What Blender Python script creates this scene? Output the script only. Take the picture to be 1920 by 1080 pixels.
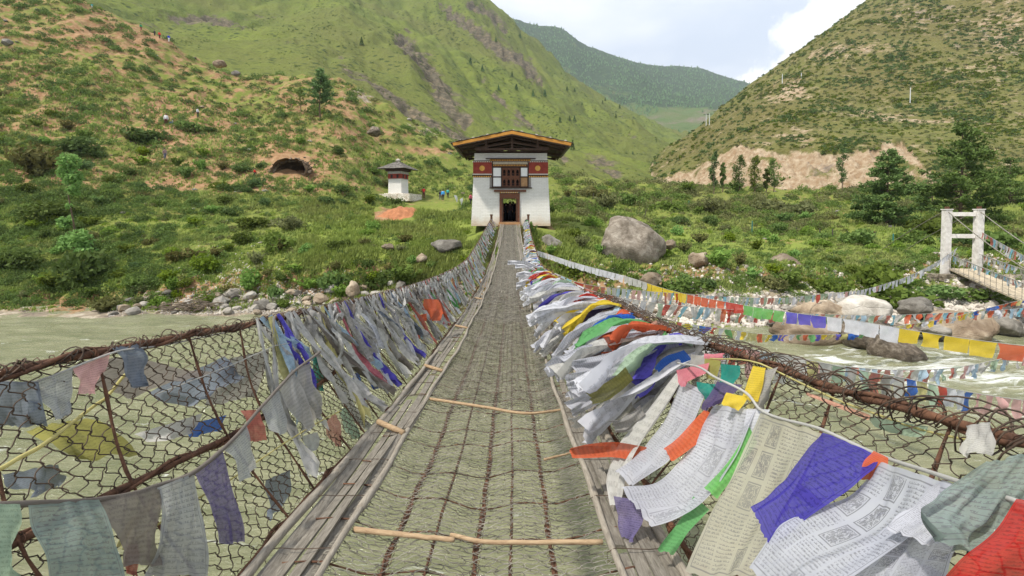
import bpy, math, random
import numpy as np
from mathutils import Vector, noise as mnoise
R = math.radians
S = bpy.context.scene
for o in list(bpy.data.objects): bpy.data.objects.remove(o)
col = S.collection

# ------------------------------------------------------------------ camera
FPX = 907.0            # focal length in photo pixels (1920 wide)
PITCH = R(2.1)         # camera tilted down a little, frame shifted down
PPY = 440.0
cam = bpy.data.cameras.new('camera'); camo = bpy.data.objects.new('camera', cam); col.objects.link(camo)
cam.sensor_width = 36; cam.lens = 36 * FPX / 1920; cam.shift_y = -(540 - PPY) / 1920
cam.clip_start = 0.05; cam.clip_end = 20000
camo.location = (0, 0, 0); camo.rotation_euler = (R(90) - PITCH, 0, 0)
S.camera = camo
# ------------------------------------------------------------------ sky and sun
SUN_EL, SUN_AZ = 56, -128      # azimuth from +Y towards +X, degrees
w = bpy.data.worlds.new('World'); S.world = w; w.use_nodes = True
nt = w.node_tree; nt.nodes.clear()
out = nt.nodes.new('ShaderNodeOutputWorld'); bg = nt.nodes.new('ShaderNodeBackground')
sky = nt.nodes.new('ShaderNodeTexSky'); sky.sky_type = 'NISHITA'; sky.sun_disc = False
sky.sun_elevation = R(SUN_EL); sky.sun_rotation = R(SUN_AZ); sky.altitude = 2300; sky.air_density = 1.0; sky.dust_density = 1.5
tc = nt.nodes.new('ShaderNodeTexCoord')
# cloud cover: sheets of thin stratus plus cumulus, laid out by direction on the sky dome
mp = nt.nodes.new('ShaderNodeMapping'); mp.inputs['Scale'].default_value = (1.0, 1.0, 2.6)
mp.inputs['Location'].default_value = (3.1, 0.4, 0.7)
n1 = nt.nodes.new('ShaderNodeTexNoise'); n1.inputs['Scale'].default_value = 1.9; n1.inputs['Detail'].default_value = 7; n1.inputs['Roughness'].default_value = .52; n1.inputs['Distortion'].default_value = .35
cr = nt.nodes.new('ShaderNodeValToRGB'); cr.color_ramp.elements[0].position = .30; cr.color_ramp.elements[1].position = .60
cr.color_ramp.elements[0].color = (.82, .82, .82, 1)
n2 = nt.nodes.new('ShaderNodeTexNoise'); n2.inputs['Scale'].default_value = 2.6; n2.inputs['Detail'].default_value = 5; n2.inputs['Roughness'].default_value = .5
cr2 = nt.nodes.new('ShaderNodeValToRGB'); cr2.color_ramp.elements[0].position = .40; cr2.color_ramp.elements[1].position = .60
cr2.color_ramp.elements[0].color = (4.7, 5.2, 5.95, 1); cr2.color_ramp.elements[1].color = (6.5, 6.7, 6.95, 1)
mixc = nt.nodes.new('ShaderNodeMix'); mixc.data_type = 'RGBA'
L = nt.links.new
L(tc.outputs['Generated'], mp.inputs['Vector']); L(mp.outputs['Vector'], n1.inputs['Vector']); L(n1.outputs['Fac'], cr.inputs['Fac'])
L(mp.outputs['Vector'], n2.inputs['Vector']); L(n2.outputs['Fac'], cr2.inputs['Fac'])
L(cr.outputs['Color'], mixc.inputs['Factor']); L(sky.outputs['Color'], mixc.inputs['A']); L(cr2.outputs['Color'], mixc.inputs['B'])
# cumulus bank low over the saddle between the hills
cumdir = Vector((.66, 1.0, .30)).normalized()
dt = nt.nodes.new('ShaderNodeVectorMath'); dt.operation = 'DISTANCE'; dt.inputs[1].default_value = cumdir
nrm = nt.nodes.new('ShaderNodeVectorMath'); nrm.operation = 'NORMALIZE'
L(tc.outputs['Generated'], nrm.inputs[0]); L(nrm.outputs[0], dt.inputs[0])
n3 = nt.nodes.new('ShaderNodeTexNoise'); n3.inputs['Scale'].default_value = 13; n3.inputs['Detail'].default_value = 7; n3.inputs['Roughness'].default_value = .6
L(nrm.outputs[0], n3.inputs['Vector'])
ma = nt.nodes.new('ShaderNodeMath'); ma.operation = 'MULTIPLY_ADD'; ma.inputs[1].default_value = .26; ma.inputs[2].default_value = -.13
L(n3.outputs['Fac'], ma.inputs[0])
mb = nt.nodes.new('ShaderNodeMath'); mb.operation = 'ADD'; L(ma.outputs[0], mb.inputs[0]); L(dt.outputs['Value'], mb.inputs[1])
cm = nt.nodes.new('ShaderNodeMapRange'); cm.inputs['From Min'].default_value = .135; cm.inputs['From Max'].default_value = .105
cm.inputs['To Min'].default_value = 0; cm.inputs['To Max'].default_value = 1
L(mb.outputs[0], cm.inputs['Value'])
mix2 = nt.nodes.new('ShaderNodeMix'); mix2.data_type = 'RGBA'; mix2.inputs['B'].default_value = (7.8, 7.75, 7.6, 1)
L(cm.outputs['Result'], mix2.inputs['Factor']); L(mixc.outputs['Result'], mix2.inputs['A'])
L(mix2.outputs['Result'], bg.inputs['Color']); bg.inputs['Strength'].default_value = .1
L(bg.outputs[0], out.inputs['Surface'])
sl = bpy.data.lights.new('sun', 'SUN'); so = bpy.data.objects.new('sun', sl); col.objects.link(so)
sl.energy = 2.7; sl.angle = R(3.5); sl.color = (1, .95, .86)
sd = Vector((math.sin(R(SUN_AZ)) * math.cos(R(SUN_EL)), math.cos(R(SUN_AZ)) * math.cos(R(SUN_EL)), math.sin(R(SUN_EL))))
so.rotation_euler = sd.to_track_quat('Z', 'Y').to_euler()
S.view_settings.view_transform = 'Standard'; S.view_settings.look = 'None'
S.view_settings.exposure = 0.88; S.view_settings.gamma = 1
S.cycles.max_bounces = 8; S.cycles.transparent_max_bounces = 12
try: S.cycles.use_denoising = True
except Exception: pass

# ------------------------------------------------------------------ helpers
CP, SP = math.cos(PITCH), math.sin(PITCH)
def W(px, py, Y):
    """world point seen at photo pixel (px,py) at forward distance Y"""
    px = np.asarray(px, float); py = np.asarray(py, float); Y = np.asarray(Y, float)
    a = (px - 960) / FPX; b = (PPY - py) / FPX
    dy = CP + b * SP; dz = -SP + b * CP
    return np.stack(np.broadcast_arrays(a / dy * Y, Y, dz / dy * Y), -1)
def zof(py, Y): return float(W(960, py, Y)[2])
def proj(X, Y, Z):
    f = Y * CP - Z * SP; u = Y * SP + Z * CP
    return 960 + FPX * X / f, PPY - FPX * u / f
WATER = -6.2

rs = np.random.RandomState(7)
def _perm(seed): return np.random.RandomState(seed).permutation(256)
_P = np.concatenate([_perm(3)] * 2)
_G = np.random.RandomState(5).normal(size=(256, 2)); _G /= np.linalg.norm(_G, axis=1)[:, None]
def perlin(x, y):
    x = np.asarray(x, float); y = np.asarray(y, float)
    xi = np.floor(x).astype(int); yi = np.floor(y).astype(int); xf = x - xi; yf = y - yi
    def g(ix, iy, fx, fy):
        h = _P[(_P[ix & 255] + iy) & 255]; v = _G[h]; return v[..., 0] * fx + v[..., 1] * fy
    u = xf * xf * xf * (xf * (xf * 6 - 15) + 10); v = yf * yf * yf * (yf * (yf * 6 - 15) + 10)
    a = g(xi, yi, xf, yf); b = g(xi + 1, yi, xf - 1, yf); c = g(xi, yi + 1, xf, yf - 1); d = g(xi + 1, yi + 1, xf - 1, yf - 1)
    return (a * (1 - u) + b * u) * (1 - v) + (c * (1 - u) + d * u) * v
def fbm(x, y, o=5, g=.5, l=2.03):
    s = 0; a = 1; n = 0
    for i in range(o):
        s = s + a * perlin(x * l ** i + 17.3 * i, y * l ** i - 9.1 * i); n += a; a *= g
    return s / n * 1.6
def ridged(x, y, o=5):
    s = 0; a = 1; n = 0
    for i in range(o):
        s = s + a * (1 - 2.4 * np.abs(perlin(x * 2.1 ** i + 31 * i, y * 2.1 ** i + 7 * i))); n += a; a *= .5
    return s / n

def tag(o, label=None, cat=None, group=None, kind=None):
    if label: o['label'] = label
    if cat: o['category'] = cat
    if group: o['group'] = group
    if kind: o['kind'] = kind
    return o
def empty(name, loc=(0, 0, 0), rz=0):
    o = bpy.data.objects.new(name, None); col.objects.link(o); o.location = loc; o.rotation_euler = (0, 0, rz)
    o.empty_display_size = .2; return o
def link(name, me, parent=None, loc=None):
    o = bpy.data.objects.new(name, me); col.objects.link(o)
    if parent: o.parent = parent
    if loc is not None: o.location = loc
    return o
def mesh(name, V, quads=None, tris=None, mat=None, smooth=False, uv=None, attrs=None, mats=None, midx=None):
    """numpy mesh; uv is per-vertex"""
    me = bpy.data.meshes.new(name); V = np.asarray(V, np.float32)
    q = np.zeros((0, 4), np.int32) if quads is None or len(quads) == 0 else np.asarray(quads, np.int32)
    t = np.zeros((0, 3), np.int32) if tris is None or len(tris) == 0 else np.asarray(tris, np.int32)
    me.vertices.add(len(V)); me.vertices.foreach_set('co', V.ravel())
    loops = np.concatenate([q.ravel(), t.ravel()]); me.loops.add(len(loops)); me.loops.foreach_set('vertex_index', loops)
    n = len(q) + len(t); me.polygons.add(n)
    st = np.concatenate([np.arange(len(q)) * 4, len(q) * 4 + np.arange(len(t)) * 3]).astype(np.int32)
    me.polygons.foreach_set('loop_start', st)
    me.polygons.foreach_set('loop_total', np.concatenate([np.full(len(q), 4), np.full(len(t), 3)]).astype(np.int32))
    me.polygons.foreach_set('use_smooth', np.full(n, smooth, bool))
    if midx is not None: me.polygons.foreach_set('material_index', np.asarray(midx, np.int32))
    if uv is not None:
        l = me.uv_layers.new(name='UVMap'); l.data.foreach_set('uv', np.asarray(uv, np.float32)[loops].ravel())
    if attrs:
        for k, a in attrs.items():
            at = me.attributes.new(k, 'FLOAT_COLOR', 'POINT')
            a = np.asarray(a, np.float32)
            if a.shape[1] == 3: a = np.concatenate([a, np.ones((len(a), 1), np.float32)], 1)
            at.data.foreach_set('color', a.ravel())
    me.update(calc_edges=True); me.validate()
    for m in (mats or ([mat] if mat else [])): me.materials.append(m)
    return me

class MB:
    """collects quads and tris"""
    def __init__(s): s.V = []; s.Q = []; s.T = []; s.n = 0; s.U = []
    def add(s, V, Q=None, T=None, uv=None):
        V = np.asarray(V, float).reshape(-1, 3)
        if Q is not None and len(Q): s.Q.append(np.asarray(Q, int) + s.n)
        if T is not None and len(T): s.T.append(np.asarray(T, int) + s.n)
        s.V.append(V); s.U.append(np.zeros((len(V), 2)) if uv is None else np.asarray(uv)); s.n += len(V); return s
    def box(s, a, b, M=None):
        x0, y0, z0 = a; x1, y1, z1 = b
        V = np.array([[x0, y0, z0], [x1, y0, z0], [x1, y1, z0], [x0, y1, z0], [x0, y0, z1], [x1, y0, z1], [x1, y1, z1], [x0, y1, z1]], float)
        if M is not None: V = V @ np.array(M)[:3, :3].T + np.array(M)[:3, 3]
        return s.add(V, [[0, 3, 2, 1], [4, 5, 6, 7], [0, 1, 5, 4], [1, 2, 6, 5], [2, 3, 7, 6], [3, 0, 4, 7]])
    def beam(s, p, q, w, h, up=(0, 0, 1)):
        p = np.array(p, float); q = np.array(q, float); d = q - p; L_ = np.linalg.norm(d); d /= L_
        sd_ = np.cross(d, up); nn = np.linalg.norm(sd_)
        if nn < 1e-6: sd_ = np.array([1., 0, 0]); nn = 1
        sd_ /= nn; u = np.cross(sd_, d)
        V = [p + sd_ * (w / 2 * i) + u * (h / 2 * j) + d * (L_ * k) for k in (0, 1) for i, j in ((-1, -1), (1, -1), (1, 1), (-1, 1))]
        return s.add(V, [[0, 1, 2, 3], [7, 6, 5, 4], [0, 4, 5, 1], [1, 5, 6, 2], [2, 6, 7, 3], [3, 7, 4, 0]])
    def tube(s, P, r, k=4, cap=False, ref=(0.13, 0.21, 1)):
        P = np.asarray(P, float); n = len(P); r = np.broadcast_to(np.asarray(r, float), (n,))
        T = np.gradient(P, axis=0); T /= np.linalg.norm(T, axis=1)[:, None] + 1e-9
        A = np.cross(T, ref); A /= np.linalg.norm(A, axis=1)[:, None] + 1e-9; B = np.cross(T, A)
        th = np.arange(k) * 2 * np.pi / k
        V = P[:, None] + r[:, None, None] * (np.cos(th)[None, :, None] * A[:, None] + np.sin(th)[None, :, None] * B[:, None])
        i = np.arange(n - 1)[:, None] * k; j = np.arange(k)[None]; j2 = (j + 1) % k
        Q = np.stack([i + j, i + j2, i + k + j2, i + k + j], -1).reshape(-1, 4)
        T_ = []
        if cap:
            for e in range(1, k - 1): T_ += [[0, e + 1, e], [(n - 1) * k, (n - 1) * k + e, (n - 1) * k + e + 1]]
        return s.add(V.reshape(-1, 3), Q, T_)
    def me(s, name, mat=None, smooth=False, uv=False, **kw):
        return mesh(name, np.concatenate(s.V), np.concatenate(s.Q) if s.Q else None, np.concatenate(s.T) if s.T else None, mat, smooth, uv=np.concatenate(s.U) if uv else None, **kw)
    def obj(s, name, mat, parent=None, smooth=False, uv=False, origin=None, **kw):
        if origin is not None: s.V = [v - np.array(origin) for v in s.V]
        return link(name, s.me(name, mat, smooth, uv, **kw), parent, origin)

# ------------------------------------------------------------------ material helpers
class NT:
    def __init__(s, name):
        s.m = bpy.data.materials.new(name); s.m.use_nodes = True; s.t = s.m.node_tree; s.t.nodes.clear()
        s.out = s.t.nodes.new('ShaderNodeOutputMaterial')
    def n(s, typ, ins=None, **props):
        nd = s.t.nodes.new('ShaderNode' + typ)
        for k, v in props.items(): setattr(nd, k, v)
        for k, v in (ins or {}).items():
            sk = nd.inputs[k]
            if hasattr(v, 'is_output') or isinstance(v, bpy.types.NodeSocket): s.t.links.new(v, sk)
            else:
                if sk.type == 'RGBA' and len(v) == 3: v = (*v, 1)
                sk.default_value = v
        return nd
    def math(s, op, a, b=None, c=None, clamp=False):
        ins = {0: a}
        if b is not None: ins[1] = b
        if c is not None: ins[2] = c
        nd = s.n('Math', ins, operation=op); nd.use_clamp = clamp; return nd.outputs[0]
    def noise(s, vec, scale, detail=4, rough=.55, dist=0):
        i = {'Scale': scale, 'Detail': detail, 'Roughness': rough, 'Distortion': dist}
        if vec is not None: i['Vector'] = vec
        return s.n('TexNoise', i).outputs['Fac']
    def ramp(s, fac, stops):
        nd = s.n('ValToRGB', {'Fac': fac}); e = nd.color_ramp.elements
        while len(e) < len(stops): e.new(.5)
        for el, (p, c) in zip(e, stops): el.position = p; el.color = (*c, 1) if len(c) == 3 else c
        return nd.outputs['Color']
    def step(s, v, a, b):
        return s.n('MapRange', {'Value': v, 'From Min': a, 'From Max': b, 'To Min': 0., 'To Max': 1.}).outputs['Result']
    def mix(s, f, a, b, mode='MIX'):
        return s.n('Mix', {'Factor': f, 'A': a, 'B': b}, data_type='RGBA', blend_type=mode).outputs['Result'] if not True else s._mix(f, a, b, mode)
    def _mix(s, f, a, b, mode):
        nd = s.t.nodes.new('ShaderNodeMix'); nd.data_type = 'RGBA'; nd.blend_type = mode
        for sk, v in ((nd.inputs[0], f), (nd.inputs[6], a), (nd.inputs[7], b)):
            if isinstance(v, bpy.types.NodeSocket): s.t.links.new(v, sk)
            else: sk.default_value = v if not isinstance(v, tuple) else ((*v, 1) if len(v) == 3 else v)
        return nd.outputs[2]
    def pos(s): return s.n('NewGeometry').outputs['Position']
    def mapped(s, v, scale): return s.n('Mapping', {'Vector': v, 'Scale': scale}).outputs[0]
    def finish(s, colr, rough=.8, bump=None, bstr=.3, bdist=.05, spec=.3, trans=0, metal=0, gauze=0):
        ins = {'Base Color': colr, 'Roughness': rough, 'Specular IOR Level': spec, 'Metallic': metal}
        b = s.n('BsdfPrincipled', ins)
        if bump is not None:
            bn = s.n('Bump', {'Height': bump, 'Strength': bstr, 'Distance': bdist}); s.t.links.new(bn.outputs[0], b.inputs['Normal'])
        o = b.outputs[0]
        if trans:
            tr = s.n('BsdfTranslucent', {'Color': colr}); mx = s.n('MixShader', {0: trans, 1: o, 2: tr.outputs[0]}); o = mx.outputs[0]
        if gauze:      # open weave: some of what is behind shows between the threads
            tp = s.n('BsdfTransparent'); mg = s.n('MixShader', {0: gauze, 1: o, 2: tp.outputs[0]}); o = mg.outputs[0]
        s.t.links.new(o, s.out.inputs[0]); return s.m

def simple(name, c, rough=.8, var=.25, scale=6, bump=.3, spec=.3, trans=0, bd=.02, c2=None, metal=0):
    t = NT(name); p = t.n('TexCoord').outputs['Object']
    nz = t.noise(p, scale, 5, .6)
    lo = tuple(x * (1 - var) for x in c); hi = c2 or tuple(min(1, x * (1 + var)) for x in c)
    cc = t.ramp(nz, [(.32, lo), (.68, hi)])
    return t.finish(cc, rough, t.noise(p, scale * 3, 5, .6), bump, bd, spec, trans, metal)
# ------------------------------------------------------------------ terrain
def pchip_like(xs, ys, q):
    xs = np.asarray(xs, float); ys = np.asarray(ys, float); h = np.diff(xs); d = np.diff(ys) / h
    m = np.zeros(len(xs)); m[0] = d[0]; m[-1] = d[-1]
    for i in range(1, len(xs) - 1):
        if d[i - 1] * d[i] > 0:
            w1 = 2 * h[i] + h[i - 1]; w2 = h[i] + 2 * h[i - 1]; m[i] = (w1 + w2) / (w1 / d[i - 1] + w2 / d[i])
    q = np.clip(np.asarray(q, float), xs[0], xs[-1]); i = np.clip(np.searchsorted(xs, q) - 1, 0, len(h) - 1)
    t = (q - xs[i]) / h[i]; t2 = t * t; t3 = t2 * t
    return (2 * t3 - 3 * t2 + 1) * ys[i] + (t3 - 2 * t2 + t) * h[i] * m[i] + (-2 * t3 + 3 * t2) * ys[i + 1] + (t3 - t2) * h[i] * m[i + 1]

class Sheet:
    def __init__(s, cols, rows, ncol, px0, px1, bed=None):
        s.rows = rows; s.px = np.linspace(px0, px1, ncol)
        keys = sorted(cols); prof = []
        for k in keys:
            pts = cols[k]
            ys = [p[0] for p in pts]; zs = [zof(p[1], p[0]) for p in pts]
            if bed: ys = [ys[0] - 4] + ys; zs = [-8.0] + zs
            pz = pchip_like(ys, zs, rows)
            if not bed: pz = pz - .35 * np.clip(ys[0] - rows, 0, None)
            prof.append(pz)
        prof = np.array(prof)                                   # keys x rows
        s.Z = np.stack([pchip_like(keys, prof[:, j], s.px) for j in range(len(rows))], 1)   # ncol x rows
        a = (s.px - 960) / FPX / CP
        s.Y = np.broadcast_to(rows[None], s.Z.shape).copy(); s.X = a[:, None] * s.Y
    def smooth(s, it=3):
        for _ in range(it):
            Z = s.Z; Z[1:-1] = .25 * Z[:-2] + .5 * Z[1:-1] + .25 * Z[2:]
    def proj(s): return proj(s.X, s.Y, s.Z)
    def mesh(s, name, mat, attr, keep=None):
        n, m = s.Z.shape; V = np.stack([s.X, s.Y, s.Z], -1).reshape(-1, 3)
        i = np.arange(n - 1)[:, None] * m; j = np.arange(m - 1)[None]
        Q = np.stack([i + j, i + m + j, i + m + j + 1, i + j + 1], -1).reshape(-1, 4)
        if keep is not None: Q = Q[keep[:-1, :-1].reshape(-1)]
        o = link(name, mesh(name, V, Q, mat=mat, smooth=True, attrs={'mask': attr.reshape(-1, 3)}))
        return o
    def zat(s, X, Y):
        a = X / Y * CP * FPX + 960; fi = np.clip((a - s.px[0]) / (s.px[1] - s.px[0]), 0, len(s.px) - 1.001)
        fj = np.clip(np.interp(Y, s.rows, np.arange(len(s.rows))), 0, len(s.rows) - 1.001)
        i = fi.astype(int) if hasattr(fi, 'astype') else int(fi); j = fj.astype(int) if hasattr(fj, 'astype') else int(fj)
        u = fi - i; v = fj - j; Z = s.Z
        return (Z[i, j] * (1 - u) + Z[i + 1, j] * u) * (1 - v) + (Z[i, j + 1] * (1 - u) + Z[i + 1, j + 1] * u) * v
    def hit(s, px, py):
        """first surface point whose pixel height is py on column px"""
        i = int(np.clip(round((px - s.px[0]) / (s.px[1] - s.px[0])), 0, len(s.px) - 1))
        _, yy = proj(s.X[i], s.Y[i], s.Z[i])
        for j in range(1, len(yy)):
            if yy[j] <= py < yy[j - 1] and s.Z[i, j] > WATER - .3:
                t = (yy[j - 1] - py) / (yy[j - 1] - yy[j] + 1e-9)
                Y = s.Y[i, j - 1] * (1 - t) + s.Y[i, j] * t; Z = s.Z[i, j - 1] * (1 - t) + s.Z[i, j] * t
                return np.array([(px - 960) / FPX / CP * Y, Y, Z])
        return None

gcols = {
 -900: [(27, 600), (36, 480), (45, 340), (60, 170), (80, 0), (110, -250), (140, -380), (200, -300)],
 -400: [(28, 605), (32, 570), (38, 480), (45, 390), (60, 240), (80, 90), (110, -130), (150, -250), (220, -200)],
 0: [(29, 600), (31.5, 580), (34, 562), (38, 515), (45, 425), (55, 325), (70, 205), (88, 90), (105, 0), (130, -90), (160, -95), (220, 0)],
 150: [(30, 592), (31.8, 580), (34, 560), (38, 505), (45, 430), (55, 350), (66, 270), (80, 172), (100, 60), (118, -4), (140, 10), (220, 130)],
 300: [(30.5, 590), (32.5, 572), (36, 515), (42, 452), (50, 398), (60, 332), (70, 270), (85, 192), (105, 98), (118, 66), (130, 78), (220, 210)],
 450: [(30.5, 590), (32.5, 566), (36, 500), (42, 450), (50, 405), (60, 345), (72, 280), (90, 205), (110, 152), (120, 146), (140, 190), (220, 270)],
 600: [(30.8, 588), (33, 558), (36, 480), (45, 430), (55, 392), (62, 345), (75, 275), (95, 195), (115, 148), (125, 146), (140, 185), (220, 290)],
 750: [(31.2, 583), (33.5, 548), (36.5, 470), (45, 432), (58, 398), (68, 376), (76, 345), (90, 285), (110, 228), (122, 210), (140, 240), (220, 310)],
 850: [(32, 578), (34, 535), (36.5, 472), (45, 430), (58, 398), (72, 372), (82, 338), (100, 290), (115, 268), (140, 285), (220, 320)],
 957: [(33, 570), (35, 510), (36.6, 440), (38, 424), (48, 417), (60, 395), (75, 370), (90, 347), (110, 318), (130, 305), (160, 315), (220, 330)],
 1060: [(31.5, 580), (33.5, 535), (36, 468), (42, 428), (50, 414), (65, 392), (85, 367), (110, 347), (140, 332), (220, 335)],
 1200: [(28.5, 600), (31, 558), (34, 508), (38, 474), (45, 447), (60, 414), (80, 387), (110, 364), (150, 350), (220, 343)],
 1350: [(27, 612), (30, 570), (33, 514), (38, 478), (48, 450), (65, 417), (90, 387), (130, 360), (200, 346), (220, 346)],
 1500: [(27, 612), (30, 572), (33, 520), (38, 482), (50, 447), (70, 412), (100, 382), (150, 352), (220, 336)],
 1650: [(27.5, 610), (30.5, 568), (34, 517), (40, 472), (50, 442), (65, 414), (85, 387), (120, 357), (220, 320)],
 1800: [(26.5, 618), (29, 570), (31, 527), (33, 498), (40, 462), (50, 437), (65, 407), (90, 370), (120, 343), (220, 290)],
 1920: [(25.5, 625), (28, 572), (31, 512), (36, 477), (45, 447), (60, 405), (90, 355), (120, 325), (220, 260)],
 2500: [(24, 640), (27, 560), (31, 500), (45, 420), (60, 370), (90, 310), (120, 270), (220, 200)]}
NG, MG = 760, 420
rowsG = np.concatenate([np.linspace(22, 40, 150, endpoint=False), np.geomspace(40, 215, 270)])
G = Sheet(gcols, rowsG, NG, -850, 2450, bed=True)
G.smooth(14)
n1_ = fbm(G.X / 7, G.Y / 7, 5); n2_ = fbm(G.X / 1.6 + 9, G.Y / 1.6, 4)
# keep the house, shrine and path platforms calm
calm = 1 - .93 * np.exp(-(((G.X + .1) / 5.5) ** 4 + ((G.Y - 43) / 8) ** 4)) 
calm *= 1 - .8 * np.exp(-(((G.X + 15) / 9) ** 2 + ((G.Y - 68) / 6) ** 2))
grow = np.clip((G.Y - 26) / 40, .12, 1.6)
G.Z += calm * (n1_ * 1.45 * grow + n2_ * .38 * np.clip(grow, .4, 1.1))
# eroded river bank: little ledges and gullies
bankw = np.exp(-((G.Y - 34) / 2.2) ** 2) * calm
G.Z += bankw * (np.abs(fbm(G.X / 2.4, G.Y / 2.4 + 3, 4)) - .25) * 1.5
GPX, GPY = G.proj()
def blob(px, py, cx, cy, rx, ry, k=2): return np.exp(-(np.abs((px - cx) / rx) ** k + np.abs((py - cy) / ry) ** k))
slopeG = np.abs(np.gradient(G.Z, axis=1) / np.gradient(G.Y, axis=1))
hillL = np.clip((GPX * -1 + 900) / 260, 0, 1) * np.clip((395 - GPY) / 40, 0, 1)
dirt = hillL * (.50 + .35 * fbm(G.X / 9, G.Y / 7 + 20, 4)) + .75 * np.exp(-((G.Y - 33.4) / 1.7) ** 2) + .07
dirt += np.clip((slopeG - .85) * .5, 0, .45) * np.exp(-((G.Y - 34) / 4) ** 2)
for (cx, cy, rx, ry, a) in [(200, 210, 130, 5, .6), (120, 240, 120, 5, .5), (400, 235, 60, 5, .8), (320, 262, 30, 8, .8), (240, 300, 90, 5, .7), (380, 325, 90, 6, .6), (170, 60, 70, 10, .4), (270, 75, 40, 8, .7), (90, 330, 60, 14, .4), (480, 350, 60, 6, .4), (640, 200, 40, 8, .4), (250, 345, 120, 10, .4), (300, 400, 60, 14, .4), (60, 150, 120, 60, .12), (230, 40, 90, 40, .2), (330, 240, 60, 22, .35), (410, 312, 45, 10, .7), (550, 300, 60, 24, .55), (690, 250, 120, 12, .3),
                           (830, 282, 70, 8, .7), (740, 402, 34, 11, 1.4), (712, 408, 14, 8, 1.2), (760, 380, 70, 6, .3), (120, 470, 60, 30, .25), (60, 585, 80, 9, .9), (330, 480, 120, 30, .3), (680, 510, 130, 30, .25), (1100, 470, 70, 30, .2),
                           (1250, 430, 40, 6, .4), (1340, 450, 120, 4, .5), (1470, 455, 100, 4, .4), (1580, 380, 100, 30, .25), (1480, 350, 60, 12, .5), (1840, 480, 50, 22, .3), (1030, 425, 40, 8, .6)]:
    dirt += a * blob(GPX, GPY, cx, cy, rx, ry)
dirt += .12 * np.clip((345 - GPY) / 60, 0, 1) * (GPX > 1450)
rockm = .45 * np.exp(-((G.Y - 33.6) / 1.6) ** 2) * np.clip(fbm(G.X / 2.5, G.Y / 2.5 + 40, 4) * 3 + .5, 0, 1.4) + .75 * np.exp(-((G.Y - (29.8 + .0 * G.X)) / 1.5) ** 2) + .5 * np.exp(-((G.Y - 31) / 2.0) ** 2)
cl = blob(GPX, GPY, 700, 170, 70, 26) + blob(GPX, GPY, 820, 235, 70, 28)
rockm += cl * .9
G.Z += -cl * np.abs(fbm(G.X / 5, G.Y / 3, 4)) * 3.0
lush = np.exp(-((G.Y - 44) / 14) ** 2) * np.clip((GPX - 450) / 200, 0, 1)
mud = blob(GPX, GPY, 1120, 610, 0.1, .1)
# cave hole: keep a mouth open in the hillside
CAVE = (549, 309)
hole = (((GPX - CAVE[0]) / 25) ** 2 + ((GPY - 317) / 17) ** 2 < 1) & (GPY < 320)
attr = np.stack([dirt, rockm, lush], -1).clip(0, 2)

def hill_mat(name, greens, dirtc, rockc, scale=1.0, shrub=.0, dirtbias=0., forest=None, rockbias=0., bump=.5, bdist=.3, sscale=.5):
    t = NT(name); p = t.pos()
    at = t.n('Attribute', attribute_name='mask'); sp = t.n('SeparateColor', {0: at.outputs['Color']})
    nb = t.noise(p, .035 * scale, 5, .6); nm = t.noise(p, .22 * scale, 6, .62); nf = t.noise(p, 1.3 * scale, 6, .65)
    ng = t.noise(p, 5.5 * scale, 4, .7)
    g = t.mix(t.step(nm, .36, .64), greens[0], greens[1]); g = t.mix(t.step(nb, .42, .6), g, greens[2])
    g = t.mix(t.math('MULTIPLY', t.step(nf, .5, .62), .6), g, greens[3])
    g = t.mix(t.math('MULTIPLY', sp.outputs[2], .75, clamp=True), g, t.mix(t.step(nm, .4, .6), (.20, .25, .048), (.125, .17, .036)))
    # fine blade and leaf sized variation of colour
    g = t.mix(t.math('MULTIPLY', t.step(ng, .35, .7), .35), g, tuple(min(1, c * 1.7) for c in greens[1]))
    if shrub:
        v = t.n('TexVoronoi', {'Vector': p, 'Scale': sscale, 'Randomness': 1.}); d = v.outputs['Distance']
        d2 = t.math('ADD', d, t.math('MULTIPLY', nf, .5))
        k = t.math('MULTIPLY', t.math('SUBTRACT', 1, t.step(d2, .42, .60)), t.step(t.noise(p, .05 * scale, 4, .6), .38, .56))
        g = t.mix(t.math('MULTIPLY', k, shrub), g, greens[4])
    dm = t.math('ADD', sp.outputs[0], t.math('MULTIPLY_ADD', t.noise(p, .5 * scale, 7, .68), 2.6, -1.62 + dirtbias), clamp=True)
    dc = t.mix(t.step(nf, .4, .65), dirtc[0], dirtc[1])
    c = t.mix(t.step(dm, .12, .5), g, dc)
    rm = t.math('ADD', sp.outputs[1], t.math('MULTIPLY_ADD', t.noise(p, .33 * scale, 7, .7, .4), 2.6, -1.75 + rockbias), clamp=True)
    rc = t.ramp(t.noise(t.mapped(p, (1, 1, 2.2)), 1.0 * scale, 8, .72, .6), [(.3, rockc[0]), (.52, rockc[1]), (.62, rockc[2]), (.74, rockc[1])])
    c = t.mix(t.step(rm, .15, .45), c, rc)
    h = t.math('ADD', t.math('MULTIPLY', nf, .8), t.math('MULTIPLY', ng, .3))
    return t.finish(c, .95, h, bump, bdist / scale, .1)

GREENS = [(.095, .125, .026), (.16, .185, .038), (.12, .13, .036), (.20, .18, .062), (.03, .05, .014)]
M_ground = hill_mat('grassy_ground', GREENS, [(.24, .135, .068), (.35, .225, .125)], [(.10, .085, .07), (.27, .22, .16), (.44, .39, .31)], 1, shrub=.75, sscale=.55)
ground = G.mesh('ground', M_ground, attr, keep=~hole); tag(ground, kind='structure')

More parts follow.
